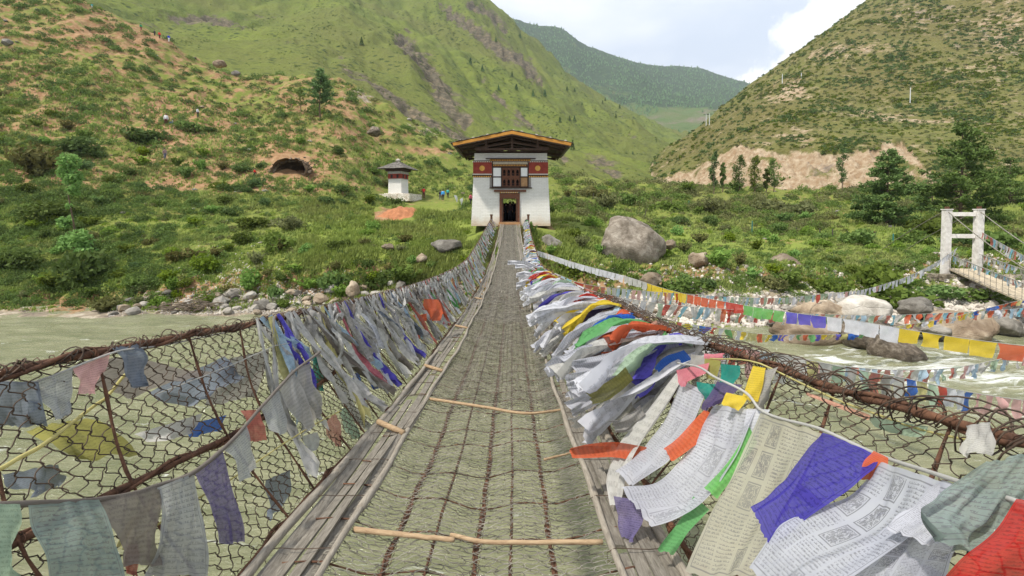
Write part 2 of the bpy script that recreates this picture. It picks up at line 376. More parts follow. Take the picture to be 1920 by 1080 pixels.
# ---- big mountain on the left
m1 = {
 -900: [(120, 0), (200, -200), (400, -500), (700, -700), (950, -800), (1500, -300)],
 0: [(130, 60), (200, -20), (350, -120), (600, -300), (900, -420), (1500, -100)],
 200: [(135, 110), (200, 50), (350, -30), (600, -190), (900, -300), (1500, 0)],
 400: [(140, 175), (190, 128), (300, 62), (450, -5), (700, -120), (950, -200), (1500, 50)],
 600: [(140, 210), (200, 150), (300, 100), (450, 42), (700, -45), (950, -115), (1500, 100)],
 750: [(140, 255), (200, 222), (300, 160), (450, 82), (700, 5), (950, -55), (1500, 150)],
 850: [(150, 300), (220, 262), (320, 202), (480, 120), (700, 45), (950, -18), (1500, 180)],
 907: [(160, 312), (240, 282), (350, 225), (520, 145), (750, 65), (970, 2), (1500, 200)],
 960: [(170, 322), (260, 295), (380, 240), (550, 172), (800, 92), (1000, 47), (1500, 220)],
 1010: [(180, 328), (290, 295), (430, 245), (620, 182), (880, 110), (1030, 88), (1500, 240)],
 1060: [(190, 333), (320, 295), (480, 245), (700, 188), (950, 145), (1050, 136), (1500, 260)],
 1100: [(200, 336), (340, 300), (520, 258), (760, 205), (980, 170), (1060, 163), (1500, 280)],
 1160: [(210, 341), (380, 308), (600, 268), (850, 225), (1060, 203), (1500, 300)],
 1215: [(230, 345), (430, 320), (680, 280), (950, 243), (1100, 232), (1500, 310)],
 1290: [(250, 350), (500, 332), (750, 300), (1000, 272), (1150, 262), (1500, 320)],
 1360: [(300, 352), (800, 330), (1200, 315), (1500, 330)]}
M1 = Sheet(m1, np.geomspace(122, 1400, 330), 700, -800, 1350); M1.smooth(6)
edge = np.clip((M1.Y - 125) / 120, 0, 1)
rg = ridged(M1.X / 210 + .35 * M1.Y / 210, M1.Y / 520 - .2 * M1.X / 520, 6)
keepsky = 1 - .75 * np.exp(-((M1.Y - 980) / 170) ** 2)
M1.Z += edge * keepsky * (rg - .45) * np.clip(M1.Y * .075, 5, 60)
M1.Z += edge * (fbm(M1.X / 30, M1.Y / 30, 5) * np.clip(M1.Y * .010, 1, 8) - np.clip(M1.Y * .012, 1, 9) * np.clip(.18 - np.abs(perlin((M1.X * .8 + M1.Y * .25) / 42, (M1.Y - M1.X * .25) / 190)), 0, 1) * 4)
P1x, P1y = M1.proj()
rk = np.clip((.50 - rg) * 1.3, 0, 1) * .62
def band(px, py, pts, wid):
    best = np.full(px.shape, 1e9)
    for (x0, y0), (x1, y1) in zip(pts[:-1], pts[1:]):
        dx, dy = x1 - x0, y1 - y0; t_ = np.clip(((px - x0) * dx + (py - y0) * dy) / (dx * dx + dy * dy), 0, 1); best = np.minimum(best, np.hypot(px - x0 - t_ * dx, py - y0 - t_ * dy))
    return np.exp(-(best / wid) ** 2)
nz = fbm(M1.X / 18, M1.Y / 26, 5) * 9
crags = band(P1x, P1y + nz, [(752, 70), (775, 100), (800, 118), (822, 160), (838, 195), (868, 225)], 15) + band(P1x, P1y + nz, [(640, 128), (700, 150), (745, 190), (800, 225), (870, 262), (930, 300)], 9) + band(P1x, P1y + nz, [(830, 10), (868, 40), (905, 62), (940, 95), (985, 118), (1010, 150)], 13) \
    + band(P1x, P1y + nz, [(880, 5), (915, 22), (945, 50)], 9) + .7 * band(P1x, P1y + nz, [(905, 150), (935, 180), (985, 225), (1035, 262), (1060, 300)], 8) + .6 * band(P1x, P1y + nz, [(1100, 290), (1130, 305), (1160, 332)], 12) + .5 * band(P1x, P1y + nz, [(300, 30), (420, 40), (560, 85), (640, 105)], 6)
rk += crags * (1.0 + .6 * fbm(M1.X / 22, M1.Y / 22, 5))
for (cx, cy, rx, ry, a) in [(800, 150, 60, 60, .32), (870, 210, 60, 40, .34), (920, 60, 55, 40, .34), (980, 110, 40, 30, .28), (1030, 265, 50, 35, .25), (700, 60, 60, 30, .15),
                           (1140, 310, 50, 28, .45), (1190, 255, 16, 8, .5), (420, 35, 90, 8, .4), (600, 110, 100, 8, .35), (1050, 170, 30, 20, .3), (960, 235, 40, 30, .35)]:
    rk += a * blob(P1x, P1y, cx, cy, rx, ry)
cliff = np.clip(rk - .3, 0, 1) + crags * .8
M1.Z -= cliff * np.abs(fbm(M1.X / 14, M1.Y / 40, 5)) * np.clip(M1.Y * .03, 4, 20)
GR1 = [(.075, .105, .026), (.16, .19, .038), (.12, .125, .038), (.115, .12, .042), (.035, .055, .02)]
M_m1 = hill_mat('mountain_grass', GR1, [(.24, .17, .09), (.30, .22, .13)], [(.06, .052, .038), (.145, .125, .085), (.25, .19, .125)], .16, shrub=.8, dirtbias=-.16, rockbias=.03, bump=.8, bdist=.6, sscale=.16)
mountain = M1.mesh('mountain', M_m1, np.stack([rk * .2, rk, 0 * rk], -1)); tag(mountain, kind='structure')

# ---- far forested mountain
m2 = {
 700: [(1300, 200), (2000, 60), (2800, -60), (4200, 200)],
 850: [(1300, 210), (2000, 120), (2800, 20), (4200, 200)],
 955: [(1300, 230), (1800, 150), (2400, 85), (2900, 46), (4200, 200)],
 1040: [(1300, 250), (1800, 190), (2400, 115), (3000, 64), (4200, 200)],
 1100: [(1300, 262), (1800, 210), (2400, 140), (3100, 92), (4200, 210)],
 1190: [(1200, 275), (1700, 235), (2300, 175), (3150, 122), (4200, 220)],
 1290: [(1200, 275), (1600, 243), (2100, 210), (2700, 165), (3250, 132), (4200, 230)],
 1340: [(1200, 275), (1600, 240), (2100, 206), (2700, 172), (3300, 146), (4200, 240)],
 1405: [(1200, 280), (1600, 250), (2200, 212), (2700, 190), (3300, 167), (4200, 250)],
 1500: [(1200, 290), (2000, 250), (3300, 225), (4200, 260)],
 1800: [(1200, 300), (2000, 270), (3300, 260), (4200, 280)]}
M2 = Sheet(m2, np.geomspace(1210, 4100, 230), 420, 720, 1780); M2.smooth(5)
rg2 = ridged(M2.X / 620, M2.Y / 900 + .3 * M2.X / 900, 6)
k2 = 1 - .8 * np.exp(-((M2.Y - 3100) / 300) ** 2)
M2.Z += k2 * (rg2 - .4) * np.clip((M2.Y - 1400) * .08, 0, 110) + fbm(M2.X / 90, M2.Y / 90, 4) * 7
P2x, P2y = M2.proj()
fo = np.clip((M2.Z - 330) / 200, 0, 1) + blob(P2x, P2y, 1300, 165, 90, 30) * .5 - blob(P2x, P2y, 1300, 225, 70, 18) - blob(P2x, P2y, 1130, 175, 50, 22) * .5
t = NT('far_forest'); p = t.pos(); at = t.n('Attribute', attribute_name='mask'); sp = t.n('SeparateColor', {0: at.outputs['Color']})
gr = t.mix(t.step(t.noise(p, .012, 6, .6), .4, .6), (.10, .15, .04), (.13, .15, .055))
gr = t.mix(t.step(t.noise(p, .006, 7, .7), .56, .66), gr, (.20, .16, .12))
fr = t.mix(t.step(t.noise(p, .05, 4, .7), .35, .65), (.03, .055, .025), (.065, .10, .04))
f = t.math('ADD', sp.outputs[0], t.math('MULTIPLY_ADD', t.noise(p, .008, 9, .72), 3.4, -1.8), clamp=True)
M_m2 = t.finish(t.mix(t.step(f, .3, .55), gr, fr), .95, t.noise(p, .06, 6, .75), 1., 8., .1)
far = M2.mesh('far_mountain', M_m2, np.stack([fo.clip(0, 1.5), 0 * fo, 0 * fo], -1)); tag(far, kind='structure')

# ---- hill on the right with the cut slope
m3 = {
 1150: [(180, 352), (300, 350), (400, 349), (700, 355)],
 1205: [(180, 352), (200, 345), (260, 341), (400, 338), (500, 340), (700, 350)],
 1240: [(178, 354), (192, 330), (250, 312), (350, 301), (430, 299), (700, 340)],
 1300: [(165, 356), (185, 318), (250, 285), (350, 258), (440, 248), (500, 250), (800, 330)],
 1340: [(155, 356), (172, 305), (230, 262), (320, 228), (420, 215), (480, 216), (800, 320)],
 1400: [(145, 356), (162, 290), (215, 240), (310, 190), (410, 166), (470, 168), (800, 310)],
 1500: [(135, 352), (155, 290), (210, 222), (290, 152), (380, 98), (440, 95), (800, 250)],
 1560: [(130, 350), (150, 288), (200, 222), (280, 135), (370, 58), (430, 50), (800, 230)],
 1620: [(125, 348), (146, 285), (200, 215), (280, 118), (370, 20), (430, 0), (800, 200)],
 1750: [(115, 350), (140, 280), (200, 200), (280, 80), (370, -60), (450, -110), (800, 0)],
 1920: [(105, 352), (140, 280), (200, 180), (280, 30), (380, -130), (450, -200), (800, -100)],
 2600: [(95, 300), (140, 200), (200, 60), (280, -150), (380, -350), (450, -450), (800, -300)]}
M3 = Sheet(m3, np.concatenate([np.geomspace(96, 200, 170, endpoint=False), np.geomspace(200, 760, 170)]), 620, 1160, 2550); M3.smooth(5)
P3x, P3y = M3.proj()
pe = np.clip((M3.Y - 120) / 60, .05, 1)
rg3 = ridged(M3.X / 110, M3.Y / 200 + M3.X / 500, 6)
k3 = 1 - .8 * np.exp(-((M3.Y - 430) / 60) ** 2)
M3.Z += pe * k3 * (rg3 - .4) * np.clip(M3.Y * .05, 3, 16) + pe * fbm(M3.X / 12, M3.Y / 12, 5) * 1.7
ux = [1190, 1205, 1260, 1300, 1345, 1385, 1450, 1530, 1600, 1650, 1690, 1725, 1760]; uy = [350, 332, 318, 314, 300, 278, 288, 285, 290, 272, 262, 300, 340]
lx = [1190, 1300, 1450, 1600, 1760]; ly = [356, 356, 352, 334, 330]
up = np.interp(P3x, ux, uy, left=400, right=400) + fbm(M3.X / 26, M3.Y / 26, 6, .62) * 26 - 2; dn = np.interp(P3x, lx, ly)
cut = np.clip((P3y - up) / 4, 0, 1) * (P3x < 1760) * (P3x > 1185)
d3 = cut * (.72 + 1.3 * fbm(M3.X / 11, M3.Z / 4, 5)) + .15 + .5 * cut * blob(P3x, P3y, 1260, 335, 60, 14)
for (cx, cy, rx, ry, a) in [(1490, 178, 24, 16, .7), (1450, 190, 30, 12, .4), (1560, 115, 50, 12, .35), (1640, 110, 80, 8, .35), (1700, 230, 180, 5, .6), (1700, 30, 60, 25, .25), (1880, 60, 60, 60, .35), (1840, 150, 80, 20, .3), (1480, 265, 60, 12, .3), (1640, 218, 60, 6, .4)]:
    d3 += a * blob(P3x, P3y, cx, cy, rx, ry)
r3 = np.clip((.38 - rg3), 0, 1) * .5 + .5 * blob(P3x, P3y, 1760, 30, 120, 40) + .35 * blob(P3x, P3y, 1860, 100, 90, 40) + .4 * blob(P3x, P3y, 1580, 115, 70, 14) + .55 * cut * blob(P3x, P3y, 1540, 310, 60, 20)
M3.Z -= cut * (np.abs(fbm(M3.X / 5, M3.Y / 9, 5)) * 6 + ridged(M3.X / 9, M3.Y / 30, 4) * 1.2)
GR3 = [(.085, .098, .030), (.15, .15, .044), (.115, .10, .038), (.17, .14, .058), (.04, .05, .02)]
M_m3 = hill_mat('right_hill_grass', GR3, [(.29, .20, .12), (.46, .37, .26)], [(.12, .10, .085), (.25, .20, .15), (.44, .34, .24)], .36, shrub=.45, dirtbias=.10, rockbias=.10, bump=.8, bdist=.5, sscale=.22)
hill = M3.mesh('hill', M_m3, np.stack([d3, r3, 0 * r3], -1).clip(0, 2)); tag(hill, kind='structure')

# ---- river
nx, ny = 420, 260
gx = np.linspace(-75, 75, nx); gy = np.linspace(-25, 40, ny); X_, Y_ = np.meshgrid(gx, gy, indexing='ij')
flow = fbm(X_ / 4.0, Y_ / 1.3, 5) * .10 + fbm(X_ / 1.2, Y_ / .55, 3) * .03
rap = np.exp(-(((X_ - 21) / 9) ** 2 + ((Y_ - 18) / 5) ** 2)) + .5 * np.exp(-(((X_ - 13) / 6) ** 2 + ((Y_ - 21.5) / 2.2) ** 2)) + .3 * np.exp(-(((X_ + 22) / 10) ** 2 + ((Y_ - 17) / 4) ** 2)) + .18
Z_ = WATER + flow * (1 + 2.2 * rap)
t = NT('river_water'); p = t.pos(); at = t.n('Attribute', attribute_name='mask'); sp = t.n('SeparateColor', {0: at.outputs['Color']})
fl = t.mapped(p, (.55, 1.9, 1)); foamn = t.noise(fl, .9, 9, .74, .9); fine = t.noise(t.mapped(p, (1.6, 5, 1)), 2.2, 6, .7, .5)
base = t.mix(t.step(t.noise(fl, .5, 8, .68, .6), .38, .62), (.175, .185, .095), (.285, .28, .165))
ff = t.math('ADD', t.math('MULTIPLY', sp.outputs[0], .23), t.math('MULTIPLY_ADD', foamn, 1.5, -.93))
ff = t.math('ADD', ff, t.math('MULTIPLY_ADD', fine, .3, -.15))
fo_ = t.step(ff, .05, .22)
c = t.mix(fo_, base, (.78, .79, .74))
bm = t.math('ADD', t.math('MULTIPLY', foamn, .5), t.math('MULTIPLY', fine, .5))
M_river = t.finish(c, .10, bm, .9, .22, .5)
n, m = X_.shape; i = np.arange(n - 1)[:, None] * m; j = np.arange(m - 1)[None]
Q = np.stack([i + j, i + m + j, i + m + j + 1, i + j + 1], -1).reshape(-1, 4)
river = link('river', mesh('river', np.stack([X_, Y_, Z_], -1).reshape(-1, 3), Q, mat=M_river, smooth=True, attrs={'mask': np.stack([rap, rap * 0, rap * 0], -1).reshape(-1, 3)}))
tag(river, kind='structure')
# ------------------------------------------------------------------ materials shared by built things
M_rust = simple('rusty_iron', (.085, .042, .026), .85, .45, 14, .5, .3, c2=(.16, .075, .042))
M_wire = simple('weathered_wire', (.10, .09, .072), .7, .4, 10, .1, .4, c2=(.31, .285, .235))
M_rwire = simple('rusty_wire', (.055, .040, .030), .8, .4, 10, .1, .3, c2=(.105, .070, .048))
def wood(name, a, b, sc=(2, 2, 2)):
    t = NT(name); p = t.n('TexCoord').outputs['Object']; q = t.mapped(p, sc)
    n_ = t.noise(q, 6, 8, .7, .6); c = t.ramp(n_, [(.3, a), (.7, b)])
    return t.finish(c, .85, n_, .6, .01, .2)
M_plank = wood('grey_weathered_wood', (.095, .082, .066), (.27, .245, .205), (14, 1.2, 14))
M_pole = wood('grey_pole_wood', (.17, .145, .115), (.37, .33, .27), (12, 1.5, 12))
M_stick = wood('tan_stick_wood', (.24, .15, .085), (.46, .34, .21), (2, 12, 12))

# ------------------------------------------------------------------ the iron chain footbridge
BC = -.16
def deckz(Y): return -2.2 + .0035 * (np.asarray(Y, float) - 17) ** 2
_L = [(-2, -1.5, -.25), (1.42, -1.5, -.46), (2.83, -1.5, -.62), (6.2, -1.5, -.95), (8.2, -1.45, -1.09), (14.4, -1.4, -1.3), (20, -1.5, -1.19), (28.4, -1.6, -.75), (38.3, -1.63, -.08)]
_R = [(-2, 1.2, -.1), (1.13, 1.2, -.53), (1.7, 1.2, -.626), (2.47, 1.2, -.72), (3.75, 1.2, -.885), (5.4, 1.19, -.99), (7.9, 1.15, -1.2), (12, 1.03, -1.42), (15.9, 1.0, -1.6), (22, 1.05, -1.39), (30, 1.15, -.9), (38.3, 1.29, -.05)]
def curve(tab, Y):
    a = np.array(tab); Y = np.asarray(Y, float)
    return np.stack([pchip_like(a[:, 0], a[:, 1], Y), Y, pchip_like(a[:, 0], a[:, 2], Y)], -1)
def railL(Y): return curve(_L, Y)
def railR(Y): return curve(_R, Y)
Y0, Y1 = -1.2, 38.2
def halfw(Y): return .59 - .06 * np.clip((np.asarray(Y, float) - 25) / 13, 0, 1)
def deckpt(Y, u):            # u in -1..1 across the wire floor
    Y = np.asarray(Y, float); u = np.asarray(u, float)
    z = deckz(Y) + .035 * (np.abs(u) ** 2) - .012 * np.sin(Y * 2.6 + u) - .014 * np.cos(u * 9.4) + .018 * perlin(Y * 1.4, u * 2 + 5)
    return np.stack([BC + u * halfw(Y) + .012 * perlin(Y * .8, u + 3), Y, z], -1)
def bankL(Y, v):             # v 0..1 from the plank edge up to the rail
    Y = np.asarray(Y, float); r = railL(Y); a = np.stack([BC - .90 + 0 * Y, Y, deckz(Y) + .03], -1)
    v = np.asarray(v, float)[..., None]; p = a * (1 - v) + r * v
    p[..., 0] -= .07 * np.sin(np.pi * v[..., 0]) + .03 * perlin(Y * 1.1, v[..., 0] * 2); p[..., 2] -= .02 * np.sin(np.pi * v[..., 0]); return p
def bankR(Y, v):
    Y = np.asarray(Y, float); r = railR(Y); a = np.stack([BC + .90 + 0 * Y, Y, deckz(Y) + .03], -1)
    v = np.asarray(v, float)[..., None]; p = a * (1 - v) + r * v
    p[..., 0] += .05 * np.sin(np.pi * v[..., 0]) + .03 * perlin(Y * 1.1 + 7, v[..., 0] * 2); return p

bridge = empty('suspension_bridge', (BC, 18, float(deckz(18)) - .1))
tag(bridge, 'old iron chain footbridge with rusty wire mesh floor and sides, leading to the white gatehouse', 'footbridge')
bridge_off = np.array(bridge.location)
def bobj(mb, name, mat, label=None, smooth=True):
    mb.V = [v - bridge_off for v in mb.V]; o = link(name, mb.me(name, mat, smooth), bridge)
    if label: o['label'] = label
    return o
def zigzag(fn, ya, yb, na, pitch, cell, r, seedv, k=3, lift=.006, skip=0.):
    """chain-link sheet: zigzag wires run along the bridge, each hooked into the next. fn(Y,u) -> point"""
    mb = MB(); rr = np.random.RandomState(seedv)
    n = int((yb - ya) / cell * 4) + 1
    Y = np.linspace(ya, yb, n)
    for a in range(na):
        uc = -1 + (2 * a + 1) / na; ph = (a % 2) * .5
        tt = (Y - ya) / cell / 2 + ph / 1.0
        tri = np.sin(2 * np.pi * tt) ; tri = np.sign(tri) * np.abs(tri) ** .75
        u = uc + tri * (1.06 / na) + perlin(Y * 1.3, np.full_like(Y, a * .7 + seedv)) * .5 / na
        P = fn(Y, u); P[:, 2] += lift * np.cos(2 * np.pi * tt * 2 + a) + .006 * perlin(Y * 3, np.full_like(Y, a))
        mb.tube(P, r, k)
    return mb
# floor
bobj(zigzag(deckpt, .4, 9, 22, .08, .030, .0019, 1), 'floor_mesh', M_wire)
bobj(zigzag(deckpt, 9, Y1, 14, .08, .075, .0032, 2), 'floor_mesh', M_wire)
bobj(zigzag(lambda Y, u: deckpt(Y, u * .97) - np.array([0, 0, .02]), 4.0, 14, 12, .1, .055, .0022, 3), 'floor_mesh', M_rwire)
bobj(zigzag(lambda Y, u: deckpt(Y, u * .97) - np.array([0, 0, .012]), 9, Y1, 13, .1, .06, .0045, 4), 'floor_mesh', M_wire)
bobj(zigzag(lambda Y, u: deckpt(Y, u * .98) - np.array([0, 0, .008]), .4, 12, 17, .1, .043, .0017, 9), 'floor_mesh', M_wire)
# gravel-grey trodden matting on the far half of the floor (many layers of wire)
mb = zigzag(lambda Y, u: deckpt(Y, u) - np.array([0, 0, .03]), 13, Y1, 20, .1, .09, .008, 5); bobj(mb, 'floor_mesh', simple('dusty_wire', (.30, .275, .23), .9, .3, 3, .2, c2=(.56, .53, .46)))
# sides
def side_mesh(fn, ya, yb, rows, cell, r, seedv, k=3):
    mb = MB(); n = int((yb - ya) / cell) + 1
    vv = np.linspace(0.0, 1.0, rows * 7 + 1)
    for a in range(n):
        yc = ya + a * cell; ph = (a % 2) * .5
        s_ = np.sin(2 * np.pi * (vv * rows / 2 + ph)); s_ = np.sign(s_) * np.abs(s_) ** .7
        Y = yc + s_ * cell * .56 + .012 * perlin(vv * 5, np.full_like(vv, a * .6)) + .10 * (vv ** 2) * 0
        v = vv + .015 * perlin(vv * 4 + 3, np.full_like(vv, a * .35 + seedv))
        P = fn(Y, v); P[:, 0] += .008 * np.cos(2 * np.pi * (vv * rows) + a)
        mb.tube(P, r, k)
    return mb
bobj(side_mesh(bankL, .2, 5, 27, .036, .0023, 1, 3), 'side_mesh', M_rwire); bobj(side_mesh(bankL, 5.05, 14, 19, .055, .0022, 2), 'side_mesh', M_rwire)
bobj(side_mesh(bankL, 14, Y1, 8, .14, .004, 3), 'side_mesh', M_rwire)
bobj(side_mesh(bankR, .2, 5, 27, .036, .0019, 4, 3), 'side_mesh', M_rwire); bobj(side_mesh(bankR, 5.05, 14, 18, .055, .0022, 5), 'side_mesh', M_rwire)
bobj(side_mesh(bankR, 14, Y1, 8, .14, .004, 6), 'side_mesh', M_rwire)
# chains (linked bars with lumpy joints, wrapped with wire)
def chain(fn, r, seedv, ya=Y0, yb=Y1, lump=.5):
    mb = MB(); rr = np.random.RandomState(seedv); Y = np.arange(ya, yb, .022 if r > .01 else .04)
    tw = np.sin(Y * 2 * np.pi / .46 + seedv); P = fn(Y)
    base = r * (1 + lump * np.clip(np.abs(tw) - .8, 0, 1) * 4 * .5 + .28 * perlin(Y * 14, Y * 0 + seedv))
    mb.tube(P, base, 6)
    # second strand twisting round the first, and binding wire
    a = Y * 2 * np.pi / .62 + seedv; off = np.stack([np.cos(a) * r * 1.5, 0 * a, np.sin(a) * r * 1.5], -1)
    mb.tube(P + off, r * .6 * (1 + .3 * perlin(Y * 9, Y * 0 + seedv + 3)), 5)
    Yf = np.arange(ya, min(yb, 9), .008); Pf = fn(Yf); a = Yf * 2 * np.pi / .05; amp = (r * 2.0) * (1 + .5 * perlin(Yf * 5, Yf * 0 + seedv))
    mb.tube(Pf + np.stack([np.cos(a) * amp, 0 * a, np.sin(a) * amp], -1), .0016, 3)
    return mb
for (u, r) in ((-.60, .009), (-.30, .0042), (.02, .009), (.27, .0042), (.56, .008)):
    bobj(chain(lambda Y, u=u: deckpt(Y, np.full_like(Y, u)) - np.array([0, 0, .022]), r, int(u * 10) + 20), 'floor_chain', M_rust)
bobj(chain(lambda Y: np.stack([BC - .89 - .02 * np.sin(Y), Y, deckz(Y) - .01 + .01 * np.sin(Y * 3)], -1), .015, 31), 'side_chain', M_rust)
bobj(chain(lambda Y: np.stack([BC + .89 + .02 * np.sin(Y), Y, deckz(Y) - .01 + .01 * np.sin(Y * 3)], -1), .015, 32), 'side_chain', M_rust)
bobj(chain(lambda Y: bankL(Y, .48 + .03 * np.sin(Y * 1.7)) + .0, .012, 33), 'side_chain', M_rust)
bobj(chain(lambda Y: bankR(Y, .5 + .03 * np.sin(Y * 1.7)), .014, 34), 'side_chain', M_rust)
bobj(chain(railL, .0125, 35), 'handrail', M_rust); bobj(chain(railR, .013, 36), 'handrail', M_rust)
# loose loops of fence wire curled over the handrails
def loops(rail, sgn, ya, yb, pitch, ra, seedv, r=.0024, out=0.):
    mb = MB(); Y = np.arange(ya, yb, pitch / 14); a = Y / pitch * 2 * np.pi
    amp = ra * (1 + .45 * perlin(Y * 6, Y * 0 + seedv) * 1.6)
    P = rail(Y); P[:, 0] += np.cos(a + 1.2 * perlin(Y * 9, Y * 0 + seedv)) * amp + out + .02 * perlin(Y * 7, Y * 0); P[:, 2] += np.sin(a + 1.5 * perlin(Y * 8 + 4, Y * 0 + seedv)) * amp * .75 + .006; P[:, 1] += np.cos(a * .5 + seedv) * .05 + .03 * perlin(Y * 11, Y * 0 + 3)
    mb.tube(P, r, 3); return mb
for k, (pt, ra) in enumerate(((.075, .045), (.11, .065), (.09, .04))):
    bobj(loops(railL, -1, .3, 9, pt * 1.1, ra * .55, 40 + k, .0026), 'coil_wire', M_rwire)
    bobj(loops(railR, 1, .3, 7, pt * 1.3, ra * 1.15, 50 + k, .0028, .03), 'coil_wire', M_rwire)
bobj(loops(railR, 1, .3, 6, .19, .085, 57, .0028, .0), 'coil_wire', M_rwire)
# upright rusty rods of the sides and rods under the floor
rr = np.random.RandomState(11)
for fn in (bankL, bankR):
    for y in np.arange(.5, 10.5, .42):
        y = y + rr.uniform(-.05, .05); v = np.linspace(-.02, 1.02, 12); ln = rr.uniform(-.12, .02)
        P = fn(y + ln * (1 - v) + .01 * np.sin(v * 9), v); P[:, 0] += .01
        mb = MB(); mb.tube(P, .0055 + .0015 * np.sin(v * 25), 5); bobj(mb, 'upright_rod', M_rust)
for i, y in enumerate(np.arange(.7, 22, .36)):
    y = y + rr.uniform(-.08, .08); u = np.linspace(-1.25, 1.2, 20)
    P = deckpt(y + .02 * np.sin(u * 3 + i) + rr.uniform(-.03, .03) * u, u); P[:, 2] -= .012 + .02 * np.cos(u * 1.4)
    mb = MB(); mb.tube(P, .0042 + .0012 * np.sin(u * 30), 5); bobj(mb, 'cross_rod', M_rust)
# timber walking edges: split boards between two round poles
def lane(side):
    s_ = -1 if side == 'L' else 1
    edges = [.595, .655, .715, .775]
    for li, e in enumerate(edges):
        y = Y0 + rr.uniform(0, .5)
        while y < Y1 - 1:
            ln = rr.uniform(1.7, 2.9) if y < 14 else rr.uniform(3.4, 5.5)
            Yc = np.linspace(y, min(y + ln, Y1), 12); wd = .052 + rr.uniform(-.006, .004); th = .014
            if rr.rand() < .93:
                x = BC + s_ * (e - .06 * np.clip((Yc - 25) / 13, 0, 1) + .012 * np.sin(Yc * 1.1 + li) + rr.uniform(-.008, .008)); z = deckz(Yc) + .03 + .012 * np.sin(Yc * 2.2 + li * 2) + rr.uniform(-.006, .01)
                mb = MB(); tw = rr.uniform(-.01, .01); V = []
                for k in range(12):
                    for (a, b) in ((-1, 0), (1, 0), (1, 1), (-1, 1)):
                        V.append([x[k] + a * wd / 2 * (1 + .06 * math.sin(Yc[k] * 7)), Yc[k], z[k] + a * tw + b * th])
                Q = [[k * 4 + c, k * 4 + (c + 1) % 4, k * 4 + 4 + (c + 1) % 4, k * 4 + 4 + c] for k in range(11) for c in range(4)] + [[3, 2, 1, 0], [44, 45, 46, 47]]
                mb.add(V, Q); bobj(mb, 'plank', M_plank, smooth=False)
            y += ln + rr.uniform(.02, .12)
    for e, r in ((.565, .018), (.815, .024)):
        y = Y0
        while y < Y1 - .5:
            ln = rr.uniform(3.0, 4.4) if y < 14 else rr.uniform(5, 8); Yc = np.linspace(y, min(y + ln, Y1), 30)
            x = BC + s_ * (e - .06 * np.clip((Yc - 25) / 13, 0, 1)) + .012 * np.sin(Yc * 1.4 + e * 9) + .006 * np.sin(Yc * 5.3)
            z = deckz(Yc) + .055 + .01 * np.sin(Yc * 1.7 + s_)
            mb = MB(); mb.tube(np.stack([x, Yc, z], -1), r * (1 + .1 * np.sin(Yc * 6)) * np.linspace(1.08, .85, 30), 8, True); bobj(mb, 'edge_pole', M_pole)
            y += ln - .12
lane('L'); lane('R')
for y in (3.25, 5.1, 8.0, 12):    # short blocks lying across the boards
    mb = MB(); mb.tube([[BC - .58, y, float(deckz(y)) + .065], [BC - .80, y + .17, float(deckz(y)) + .07]], .02, 7, True); bobj(mb, 'crosspiece', M_stick)
# ties of wire round boards
for y in np.arange(1, 12, .45):
    for s_ in (-1, 1):
        mb = MB(); a = np.linspace(0, 2 * np.pi, 14); xx = BC + s_ * (.69 + .15 * np.cos(a)); mb.tube(np.stack([xx, y + .015 * np.sin(3 * a) + 0 * a, deckz(y) + .035 + .04 * np.sin(a)], -1), .0022, 3); bobj(mb, 'binding_wire', M_rwire)
# posts at the gate end
for s_, X in ((-1, -1.63), (1, 1.29)):
    mb = MB(); mb.tube([[X, 38.3, -1.2], [X, 38.3, .1]], .09, 8, True); mb.box((X - .11, 38.19, .1), (X + .11, 38.41, .2)); bobj(mb, 'end_post', M_rust, smooth=False)

# sticks lying on the wire floor
def stick(pts, r0, r1, label, seedv=0):
    P = [W(*p) for p in pts]; P = np.array(P); n = 26; t_ = np.linspace(0, 1, n); tt = np.linspace(0, 1, len(P))
    Q_ = np.stack([pchip_like(tt, P[:, i], t_) for i in range(3)], -1); Q_[:, 2] += .006 * perlin(t_ * 6, t_ * 0 + seedv); Q_[:, 1] += .008 * perlin(t_ * 5 + 3, t_ * 0 + seedv)
    mb = MB(); mb.tube(Q_ , np.linspace(r0, r1, n) * (1 + .15 * perlin(t_ * 9, t_ * 0 + seedv)), 8, True); o = mb.obj('stick', M_stick, smooth=True, origin=Q_.mean(0)); tag(o, label, 'stick', 'sticks lying on the wire floor'); return o
def fy(py):                  # forward distance at which the floor shows at pixel row py
    Y = np.linspace(.5, 17, 600); _, yy = proj(0 * Y, Y, deckz(Y) + .05); return float(np.interp(-py, -yy, Y))
stick([(664, 993, fy(990)), (760, 1003, fy(1003)), (852, 1012, fy(1014))], .013, .010, 'thick brown stick on the wire floor, left of the two nearest')
stick([(845, 1003, fy(1002)), (930, 1017, fy(1016)), (1130, 1016, fy(1014))], .009, .011, 'long reddish stick on the wire floor, right of the two nearest')
stick([(806, 748, fy(748)), (900, 762, fy(764)), (990, 775, fy(776)), (1056, 768, fy(768))], .013, .010, 'long pale split branch lying across the whole wire floor')
stick([(1020, 862, fy(862)), (1075, 848, fy(848))], .008, .006, 'short pale stick poking out by the red cloth at right edge of floor')
